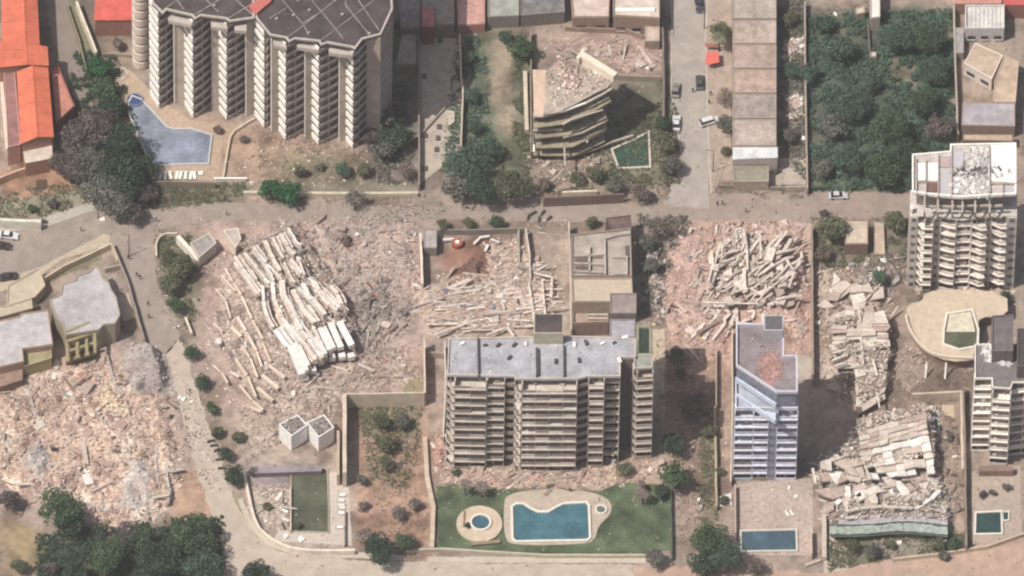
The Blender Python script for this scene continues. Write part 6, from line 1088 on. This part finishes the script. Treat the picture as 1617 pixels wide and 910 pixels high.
# palm beside the red stall and one withered palm in the yards
def palm(px, py, h, r, label, c='olive'):
    p = P(px, py, h); t = root('palm_tree', label, 'palm', (p.x, p.y, 0)); mb = MB(); mb.cyl((p.x, p.y), 0.2, 0, h, 8, 0.14); mb.build('trunk', mat('bark'), t)
    for i in range(14):
        a = i*2*math.pi/14+random.random()*0.2; mb = MB(); pr = None
        for j in range(6):
            u = j/5; c_ = Vector((p.x+r*u*math.cos(a), p.y+r*u*math.sin(a), h+0.5*math.sin(u*2.2)-u*u*r*0.45)); wd = 0.32*math.sin(math.pi*min(0.95, u+0.12)); s_ = Vector((-math.sin(a), math.cos(a), 0))*wd
            mb.v += [tuple(c_-s_), tuple(c_+Vector((0, 0, 0.08))), tuple(c_+s_)]
            if j: k = len(mb.v)-6; mb.f += [(k, k+3, k+4, k+1), (k+1, k+4, k+5, k+2)]
        mb.build('frond', leafm(c), t)
palm(1136, 60, 5.0, 2.4, 'palm with radiating fronds right above the red stall'); palm(1388, 436, 4.0, 2.6, 'dark palm in the debris right of the pancaked tan building', 'deep'); palm(1015, 780, 4.0, 2.2, 'withered palm on the upper right of the lawn', 'brown'); palm(735, 765, 4.0, 2.0, 'dry palm at the top left of the lawn', 'brown'); palm(760, 768, 4.0, 2.2, 'dry palm at the top of the lawn beside another dry palm', 'brown')
def cover(name, pts, n, kind, s=0.28, hz=0.5, edge=1.0, **k):
    xy = XY(pts); q = scatter(xy, n, edge); cl = fbm(q[:, 0]*0.4, q[:, 1]*0.4, 3); q = q[cl > 0.42]; n = len(q); cl = cl[cl > 0.42]
    c = np.concatenate([q, (rng.random(n)*hz*(cl*2))[:, None]], 1); nrm = rng.normal(0, 0.6, (n, 3)); nrm[:, 2] += 1; nrm /= np.linalg.norm(nrm, axis=1)[:, None]; a = np.cross(nrm, rng.normal(0, 1, (n, 3))); a /= np.linalg.norm(a, axis=1)[:, None]; b = np.cross(nrm, a)
    z = s*rng.uniform(0.5, 1.5, n)[:, None]; V = np.stack([c-a*z-b*z*.5, c+a*z*.4-b*z*.7, c+a*z+b*z*.5, c-a*z*.4+b*z*.7], 1)
    tag(link(name, mesh_np(name, V.reshape(-1, 3), np.arange(4*n).reshape(n, 4)), leafm(kind)), kind='stuff', **k)
cover('undergrowth', [(1275, 30), (1505, 20), (1505, 230), (1437, 300), (1280, 300)], 52000, 'teal', 0.3, 0.9)
cover('undergrowth', [(60, 850), (200, 825), (350, 820), (350, 915), (60, 915)], 9000, 'deep', 0.3, 0.8)
cover('undergrowth', [(725, 60), (765, 60), (770, 200), (790, 260), (700, 270)], 5000, 'teal', 0.25, 0.4)
cover('undergrowth', [(812, 60), (838, 60), (832, 290), (812, 200)], 3000, 'olive', 0.25, 0.4)
cover('undergrowth', [(960, 200), (1065, 150), (1072, 290), (860, 306), (900, 270)], 5000, 'olive', 0.25, 0.5)
cover('undergrowth', [(1232, 0), (1270, 0), (1270, 290), (1232, 230)], 4000, 'grey', 0.25, 0.6)
cover('undergrowth', [(1310, 845), (1520, 845), (1540, 865), (1400, 880), (1310, 900)], 3600, 'olive', 0.25, 0.4)
cover('undergrowth', [(255, 380), (300, 375), (312, 470), (298, 520), (262, 460)], 2600, 'olive', 0.25, 0.4)
cover('undergrowth', [(242, 290), (385, 292), (388, 312), (250, 330)], 2200, 'olive', 0.22, 0.3)
cover('undergrowth', [(120, 85), (180, 90), (215, 200), (240, 330), (150, 320), (100, 250)], 7000, 'deep', 0.3, 0.8)
cover('undergrowth', [(560, 640), (668, 640), (660, 700), (640, 770), (590, 760), (575, 690)], 2600, 'olive', 0.22, 0.4)
cover('dry_grass', [(0, 302), (150, 290), (150, 320), (62, 345), (0, 345)], 2600, 'olive', 0.2, 0.2)
cover('dry_grass', [(1108, 650), (1130, 650), (1134, 860), (1108, 870)], 1500, 'olive', 0.22, 0.4)
cover('undergrowth', [(1010, 340), (1085, 345), (1080, 410), (1045, 440), (1035, 520), (1015, 500)], 2800, 'grey', 0.25, 0.6)
cover('undergrowth', [(1285, 348), (1330, 350), (1330, 400), (1380, 405), (1430, 350), (1430, 410), (1300, 425)], 2600, 'olive', 0.25, 0.4)
cover('undergrowth', [(570, 150), (640, 130), (655, 290), (600, 290)], 3600, 'grey', 0.25, 0.6)


# ------------------------------------------------------------------ vehicles, people, small things
def make_car(name, label, bodyc, cat='car', L_=4.4, W_=1.8, H_=1.45, van=False):
    t = root(name, label, cat); bm_ = mat('car_paint_%d_%d_%d' % bodyc, S(*bodyc), var=0.04, rough=0.35, spec=0.5, bump=0); tyre = mat('tyre', S(50, 48, 48), var=0.05); gl = mat('car_glass', S(46, 50, 58), var=0.05, rough=0.15, spec=0.6, bump=0)
    def ring(pr, y0, y1, nm, m, yt=None):
        mb = MB(); n = len(pr)
        for y, s in ((y0, -1), (y1, 1)):
            for x, z in pr: mb.v.append((x, y if z < 0.9 or yt is None else s*yt, z))
        mb.f.append(tuple(range(n))); mb.f.append(tuple(range(2*n-1, n-1, -1)))
        for i in range(n): j = (i+1) % n; mb.f.append((j, i, n+i, n+j))
        o = mb.build(nm, m, t); o.matrix_parent_inverse = Matrix(); return o
    l = L_/2
    ring([(-l, 0.3), (-l+0.05, 0.75), (-l+0.3, 0.88), (l-1.1, 0.9), (l-0.25, 0.78), (l, 0.6), (l, 0.3)], -W_/2, W_/2, 'body', bm_)
    if van: cab = [(-l+0.1, 0.88), (-l+0.15, H_), (l-1.5, H_), (l-0.9, 0.9)]
    else: cab = [(-l+0.45, 0.88), (-l+0.95, H_-0.05), (-l+1.2, H_), (l-2.0, H_), (l-1.25, 0.9)]
    ring(cab, -W_/2+0.08, W_/2-0.08, 'windows', gl, W_/2-0.25)
    mb = MB(); mb.box(((-l+1.0+l-2.0)/2, 0, H_+0.025), (L_-3.1 if not van else L_-1.9, W_-0.55, 0.06)); o = mb.build('roof', bm_, t); o.matrix_parent_inverse = Matrix()
    mbw = MB(); b = 0
    for i in range(12): a = 2*math.pi*i/12; mbw.v += [(0.31*math.cos(a), -0.1, 0.31*math.sin(a)), (0.31*math.cos(a), 0.1, 0.31*math.sin(a))]
    mbw.f.append(tuple(range(0, 24, 2))); mbw.f.append(tuple(range(23, 0, -2)))
    for i in range(12): j = (i+1) % 12; mbw.f.append((2*i, 2*i+1, 2*j+1, 2*j))
    mw = mbw.mesh('wheel'); mw.materials.append(tyre)
    for sx in (-1, 1):
        for sy in (-1, 1): o = link('wheel', mw, None, t, (sx*L_*0.31, sy*(W_/2-0.1), 0.31)); o.matrix_parent_inverse = Matrix()
    for sy in (-1, 1): mb = MB(); mb.box((l+0.0, sy*0.62, 0.62), (0.08, 0.3, 0.14)); o = mb.build('headlight', white_m, t); o.matrix_parent_inverse = Matrix()
    return t
def place(t, px, py, deg, z=0.035): p = P(px, py, z+0.6); t.location = (p.x, p.y, z); t.rotation_euler[2] = math.radians(deg)
place(make_car('parked_car', 'dark grey car at the top of the street', (70, 68, 76)), 1104, 8, -84)
place(make_car('parked_car', 'brown-grey car standing in the middle of the street below the red stall', (96, 86, 84)), 1105, 130, 92)
place(make_car('white_van', 'white pickup van parked askew beside the street trees', (226, 222, 222), 'van', 4.6, 1.7, 1.7, True), 1120, 192, 22, 0.125)
place(make_car('parked_car', 'white car half hidden by the wall on the left side of the street', (220, 216, 214)), 1068, 194, 88, 0.12)
place(make_car('wrecked_car', 'dusty grey wrecked car against the yard wall on the left of the street', (150, 138, 130)), 1067, 142, 86, 0.12)
place(make_car('parked_car', 'silver car parked along the overgrown lot on the east street', (206, 202, 206)), 1324, 309, 4)
place(make_car('parked_car', 'white car with dark windows on the left road', (230, 230, 232)), 14, 372, -8)
place(make_car('parked_car', 'dark maroon car at the left edge just below the white car', (84, 62, 62)), 3, 388, -6)
place(make_car('wrecked_car', 'burnt dark car wreck at the corner of the left tan terrace', (74, 64, 62)), 14, 437, 12)
def moto(px, py, deg, label, group):
    p = P(px, py, 0.4); t = root('motorcycle', label, 'motorcycle', (0, 0, 0), group); dk = mat('moto_black', S(84, 76, 78), var=0.1, rough=0.4)
    def pt(nm, f, m=dk): mb = MB(); f(mb); o = mb.build(nm, m, t); o.matrix_parent_inverse = Matrix()
    pt('frame', lambda b: (b.bar((-0.6, 0, 0.35), (0.5, 0, 0.5), 0.22, 0.25), b.bar((0.45, 0, 0.9), (0.7, 0, 0.3), 0.08, 0.08)))
    pt('fuel_tank', lambda b: b.box((0.15, 0, 0.72), (0.5, 0.3, 0.22)), mat('moto_grey', S(96, 84, 82), var=0.1, rough=0.3)); pt('seat', lambda b: b.box((-0.4, 0, 0.75), (0.7, 0.28, 0.1)))
    pt('handlebar', lambda b: b.box((0.45, 0, 0.95), (0.06, 0.7, 0.05)))
    for x in (-0.65, 0.7):
        mb = MB()
        for i in range(12): a = 2*math.pi*i/12; mb.v += [(x+0.3*math.cos(a), -0.06, 0.3+0.3*math.sin(a)), (x+0.3*math.cos(a), 0.06, 0.3+0.3*math.sin(a))]
        mb.f.append(tuple(range(0, 24, 2))); mb.f.append(tuple(range(23, 0, -2)))
        for i in range(12): j = (i+1) % 12; mb.f.append((2*i, 2*i+1, 2*j+1, 2*j))
        o = mb.build('wheel', dk, t); o.matrix_parent_inverse = Matrix()
    t.location = (p.x, p.y, 0.04); t.rotation_euler[2] = math.radians(deg)
for i, (x, y, a, l) in enumerate(((333, 697, 20, 'uppermost motorcycle parked beside the fourth street shrub'), (338, 704, 10, 'second motorcycle down beside the fourth street shrub'), (343, 711, 30, 'motorcycle parked just above the fifth street shrub'), (347, 726, 10, 'motorcycle between the fifth and the largest street shrub'), (350, 740, 0, 'lowest motorcycle beside the largest street shrub'),
    (834, 343, 75, 'leftmost motorcycle of the cluster on the cross street'), (842, 337, 40, 'motorcycle in the upper row of the cluster on the cross street'), (851, 346, 80, 'motorcycle in the middle of the cluster on the cross street'), (857, 336, 60, 'upper right motorcycle of the cluster on the cross street'), (867, 345, 50, 'rightmost motorcycle of the cluster on the cross street'))):
    moto(x, y, a, l, 'motorcycles on the cross street' if y < 400 else 'motorcycles beside the street shrubs')
def person_mesh():
    me = bpy.data.meshes.new('person'); v = [(0, 0, 0.92), (0, 0, 1.15), (0, 0, 1.42), (0, 0, 1.52), (0, 0.02, 1.66), (0.2, 0, 1.4), (0.27, 0.03, 1.12), (0.25, 0.12, 0.88), (-0.2, 0, 1.4), (-0.27, -0.03, 1.12), (-0.25, 0.05, 0.85), (0.1, 0, 0.88), (0.12, 0.1, 0.48), (0.13, 0.02, 0.08), (0.13, 0.16, 0.04), (-0.1, 0, 0.88), (-0.11, -0.08, 0.48), (-0.12, -0.16, 0.08), (-0.12, -0.02, 0.04)]
    e = [(0, 1), (1, 2), (2, 3), (3, 4), (2, 5), (5, 6), (6, 7), (2, 8), (8, 9), (9, 10), (0, 11), (11, 12), (12, 13), (13, 14), (0, 15), (15, 16), (16, 17), (17, 18)]
    me.from_pydata(v, e, []); o = bpy.data.objects.new('person_tmp', me); sc.collection.objects.link(o); m = o.modifiers.new('s', 'SKIN')
    R = [.15, .16, .17, .06, .105, .07, .05, .04, .07, .05, .04, .1, .065, .045, .04, .1, .065, .045, .04]
    for i, r_ in enumerate(R): me.skin_vertices[0].data[i].radius = (r_, r_*0.8)
    me.skin_vertices[0].data[0].use_root = True; s = o.modifiers.new('u', 'SUBSURF'); s.levels = 1
    dg = bpy.context.evaluated_depsgraph_get(); out = bpy.data.meshes.new_from_object(o.evaluated_get(dg)); bpy.data.objects.remove(o); out.name = 'person'; return out
pm = person_mesh(); cloth = [mat('cloth_dark', S(64, 58, 62), var=0.1), mat('cloth_blue', S(70, 80, 110), var=0.1), mat('cloth_white', S(220, 214, 208), var=0.1)]
pm.materials.append(cloth[0]); skin = mat('skin', S(150, 108, 84), var=0.05)
hm = MB(); hm.cyl((0, 0), 0.115, 1.64, 1.76, 10, 0.07); hmesh = hm.mesh('hair'); hmesh.materials.append(mat('hair', S(46, 38, 36)))
for x, y, ci, l in ((128, 362, 0, 'person in dark clothes walking on the left road'), (203, 407, 0, 'person in dark clothes on the street below the road fork'), (247, 347, 0, 'person in dark clothes on the curve of the cross street'), (216, 434, 0, 'person standing near the grey roof\'s street wall'), (221, 438, 1, 'person in blue next to the one near the street wall'), (234, 480, 0, 'person walking down the street level with the grey roof corner'), (235, 500, 0, 'person in dark clothes lower on the street beside the fence end'), (284, 537, 0, 'person on the street edge above the first clipped shrub'), (300, 618, 0, 'person on the lower street near the second clipped shrub'), (293, 660, 0, 'person in dark clothes beside the white scraps'),
    (1133, 322, 0, 'person on the left of the pair at the east street corner'), (1141, 321, 0, 'person on the right of the pair at the east street corner'), (1178, 333, 0, 'person in dark clothes walking on the east street'), (1122, 148, 0, 'person on the pavement below the brown-grey car'), (1120, 162, 0, 'person on the pavement above the white van'), (1094, 143, 0, 'person at the left rear of the brown-grey car'), (190, 350, 0, 'person at the road fork under the grey-brown tree'), (358, 337, 0, 'person on the cross street west of the vivid green trees'), (560, 330, 0, 'person on the cross street above the rubble'), (1104, 801, 2, 'person in white beside the path left of the rose terrace')):
    p = P(x, y, 0.8); t = root('person', l, 'person', (p.x, p.y, 0.04)); o = link('figure', pm, None, t); o.matrix_parent_inverse = Matrix(); o.material_slots[0].link = 'OBJECT'; o.material_slots[0].material = cloth[ci]
    h = link('hair', hmesh, None, t); h.matrix_parent_inverse = Matrix(); t.rotation_euler[2] = random.random()*6.28
# red stall, its awning, red chest
t = root('red_stall', 'red roofed street stall on the pavement below the palm', 'stall', tuple(P(1124, 92)))
prism('canopy', [(1115, 83), (1134, 81), (1136, 98), (1120, 102), (1114, 100)], 2.4, 2.2, mat('red_canvas', S(236, 110, 96), var=0.08), t)
for q in ((1117, 85), (1132, 84), (1133, 97), (1119, 99)): p = P(*q, 2.2); mb = MB(); mb.cyl((p.x, p.y), 0.05, 0.1, 2.2, 6); mb.build('post', beam_m, t)
p = P(1125, 98, 0.5); mb = MB(); mb.box((p.x, p.y, 0.6), (2.0, 0.8, 0.9)); mb.build('counter', mat('counter_red', S(160, 80, 72)), t)
prism('red_awning', [(1113, 68), (1134, 70), (1133, 75), (1114, 74)], 1.6, 1.5, mat('dull_red_canvas', S(170, 104, 94)), None, label='dull red awning strip directly under the street palm', cat='awning')
# loungers
lm = MB(); lm.box((0, -0.25, 0.32), (0.62, 1.3, 0.08)); lm.bar((0, 0.38, 0.33), (0, 0.85, 0.72), 0.62, 0.08); lms = lm.mesh('mattress'); lms.materials.append(mat('lounger_white', S(246, 240, 230), var=0.04))
lg = MB(); lg.bar((-0.32, -0.9, 0.24), (-0.32, 0.7, 0.24), 0.05, 0.06); lg.bar((0.32, -0.9, 0.24), (0.32, 0.7, 0.24), 0.05, 0.06)
for x in (-0.3, 0.3):
    for y in (-0.8, 0.5): lg.box((x, y, 0.1), (0.05, 0.05, 0.2))
lgs = lg.mesh('frame'); lgs.materials.append(beam_m)
def lounger(px, py, deg, label, group, s=1.15):
    p = P(px, py, 0.1); t = root('sun_lounger', label, 'sun lounger', (p.x, p.y, 0.06), group)
    for nm, me in (('mattress', lms), ('frame', lgs)): o = link(nm, me, None, t); o.matrix_parent_inverse = Matrix()
    t.rotation_euler[2] = math.radians(deg); t.scale = (s, s, s)
ords = ['leftmost', 'second', 'third', 'fourth', 'fifth', 'sixth', 'seventh', 'eighth', 'ninth']
for i, x in enumerate((243, 253, 261, 269, 279, 285, 293, 301, 307)): lounger(x, 279+random.uniform(-.8, .8), random.uniform(-12, 12), ords[i]+' white sun lounger from the left in the row below the lagoon pool', 'sun loungers below the lagoon pool')
t = root('sun_bed', 'wide cream daybed at the right end of the lagoon lounger row', 'daybed', tuple(P(317, 275))); p = P(317, 275); mb = MB(); mb.box((p.x, p.y, 0.35), (1.1, 1.1, 0.15)); mb.build('mattress', mat('lounger_white'), t); mb = MB(); mb.box((p.x, p.y, 0.17), (0.9, 0.9, 0.2)); mb.build('base', mat('bark'), t)
for i, (x, y, a) in enumerate(((539, 783, 98), (537, 791, 84), (537, 800, 95), (538, 803, 92), (537, 811, 84), (535, 834, 96))): lounger(x, y, a, ['topmost', 'second', 'third', 'fourth', 'fifth', 'lowest'][i]+' white sun lounger from the top beside the murky green pool', 'sun loungers beside the murky pool')
for i, (x, y, a) in enumerate(((440, 786, -35), (448, 808, 70), (450, 822, 60))): lounger(x, y, a, ['upper', 'middle', 'lower'][i]+' knocked over cream lounger on the stony paving left of the murky pool', 'knocked over loungers')
for x, y, l in ((1243, 812, 'left white chair above the deep blue pool'), (1250, 811, 'right white chair above the deep blue pool')): lounger(x, y, 30, l, 'chairs above the deep blue pool', 0.9)
for x, y, s, l in ((1257, 785, 0.9, 'white plastic scrap on the upper right of the rose terrace'), (1246, 772, 0.8, 'ring shaped white scrap on the rose terrace'), (1220, 775, 0.6, 'thin pale scrap on the rose terrace'), (1318, 25, 1.2, 'white rag on the dirt at the top of the overgrown lot'), (1308, 48, 1.3, 'long white sheet scrap in the overgrown lot'), (1321, 40, 1.3, 'white sheet scrap just right of the long one'), (1334, 74, 0.8, 'small white scrap in the middle of the overgrown lot'), (1322, 90, 0.8, 'pale curved scrap in the overgrown lot'), (283, 629, 1.0, 'left white bag in the lower street'), (289, 631, 1.0, 'right white bag in the lower street'), (302, 636, 0.7, 'single small white bag near the third clipped shrub'), (1106, 803, 1.0, 'white bag on the path left of the rose terrace'), (1134, 798, 1.2, 'white sack at the corner of the pale slab'), (1292, 511, 1.2, 'round white water tank by the boundary wall right of the dusty tower'), (1103, 790, 0.8, 'pale bundle on the path left of the rose terrace'), (1420, 858, 1.4, 'white torn sheet in the garden of the ruin'), (1490, 856, 1.2, 'white bent sheet in the right corner of the ruin garden'), (162, 347, 1.3, 'white sign board at the road fork'), (420, 825, 0.9, 'white round stool by the curved wall'), (452, 848, 1.3, 'pile of white plastic furniture inside the curved wall'), (475, 853, 1.5, 'second pile of white and grey furniture inside the curved wall'), (1268, 220, 1.2, 'white box at the end of the warehouse back yard'), (465, 272, 1.2, 'left white stone in the tower garden'), (481, 271, 1.3, 'right white stone in the tower garden')):
    p = P(x, y); nv = 9; mb = MB(); mb.quad_prism([(p.x+s*0.55*random.uniform(.6, 1.2)*math.cos(a), p.y+s*0.55*random.uniform(.6, 1.2)*math.sin(a)) for a in np.linspace(0, 6.28*(nv-1)/nv, nv)], 0.05, [0.25+random.uniform(0, .4) for _ in range(nv)])
    nm = l.split(' in ')[0].split(' on ')[0].split(' by ')[0].split(' at ')[0].split()[-1]; mb.build('white_'+nm.replace('one', 'scrap'), mat('lounger_white'), None, label=l, cat=nm.replace('one', 'scrap'))
# street poles with their cross arms
for x, y, l in ((155, 345, 'street pole at the road fork'), (1112, 46, 'street pole left of the street palm with its arm over the road'), (1335, 308, 'street pole by the silver car'), (1126, 272, 'street pole at the lower warehouse pavement'), (204, 405, 'street pole near the fork beside the garden wall')):
    p = P(x, y); t = root('street_pole', l, 'street pole', tuple(p)); mb = MB(); mb.cyl((p.x, p.y), 0.14, 0, 8, 8, 0.09); mb.build('pole', mat('pole_grey', S(120, 112, 108)), t); mb = MB(); mb.bar((p.x, p.y, 7.6), (p.x-1.9, p.y+0.3, 7.8), 0.1, 0.1); mb.build('arm', mat('pole_grey'), t); mb = MB(); mb.box((p.x-1.9, p.y+0.3, 7.7), (0.6, 0.25, 0.12)); mb.build('lamp_head', beam_m, t)

for pts, n in (([(560, 700), (670, 700), (680, 860), (570, 860)], 900), ([(1062, 640), (1135, 640), (1140, 870), (1064, 870)], 1500), ([(1290, 345), (1435, 345), (1425, 430), (1290, 430)], 1500), ([(395, 200), (600, 245), (640, 290), (390, 290)], 1800),
    ([(840, 245), (1060, 300), (1060, 318), (840, 312)], 1500), ([(1275, 20), (1390, 0), (1400, 60), (1290, 70)], 900), ([(1410, 540), (1540, 590), (1530, 650), (1410, 640)], 700), ([(380, 650), (440, 640), (440, 700), (390, 730)], 500), ([(245, 360), (330, 360), (335, 420), (300, 540), (260, 500)], 1200),
    ([(500, 310), (700, 310), (700, 345), (560, 350)], 700), ([(1035, 540), (1130, 540), (1130, 640), (1040, 640)], 900), ([(240, 560), (300, 620), (330, 700), (350, 780), (280, 760), (270, 640)], 700), ([(1130, 296), (1280, 300), (1280, 312), (1140, 312)], 700)):
    cover('dry_scrub', pts, n, 'brown', 0.2, 0.2)

# the dusty air between the satellite and the town: one closed even volume round everything
mb = MB(); mb.box((0, 0, 1599), (8300, 8300, 3202)); hz = mb.mesh('haze'); ho = bpy.data.objects.new('haze', hz); sc.collection.objects.link(ho); tag(ho, kind='stuff')
hm_ = bpy.data.materials.new('haze'); hm_.use_nodes = True; hn = hm_.node_tree; hn.nodes.clear(); pv = hn.nodes.new('ShaderNodeVolumePrincipled'); pv.inputs['Density'].default_value = 2.2e-5; pv.inputs['Color'].default_value = (0.93, 0.90, 0.88, 1); pv.inputs['Anisotropy'].default_value = 0.0
ou = hn.nodes.new('ShaderNodeOutputMaterial'); hn.links.new(pv.outputs[0], ou.inputs['Volume']); hz.materials.append(hm_)

cover('dry_grass', [(690, 770), (800, 775), (980, 764), (1056, 772), (1056, 866), (692, 866)], 1600, 'olive', 0.16, 0.08)

for o in sc.objects:
    if '_root' in o: del o['_root']
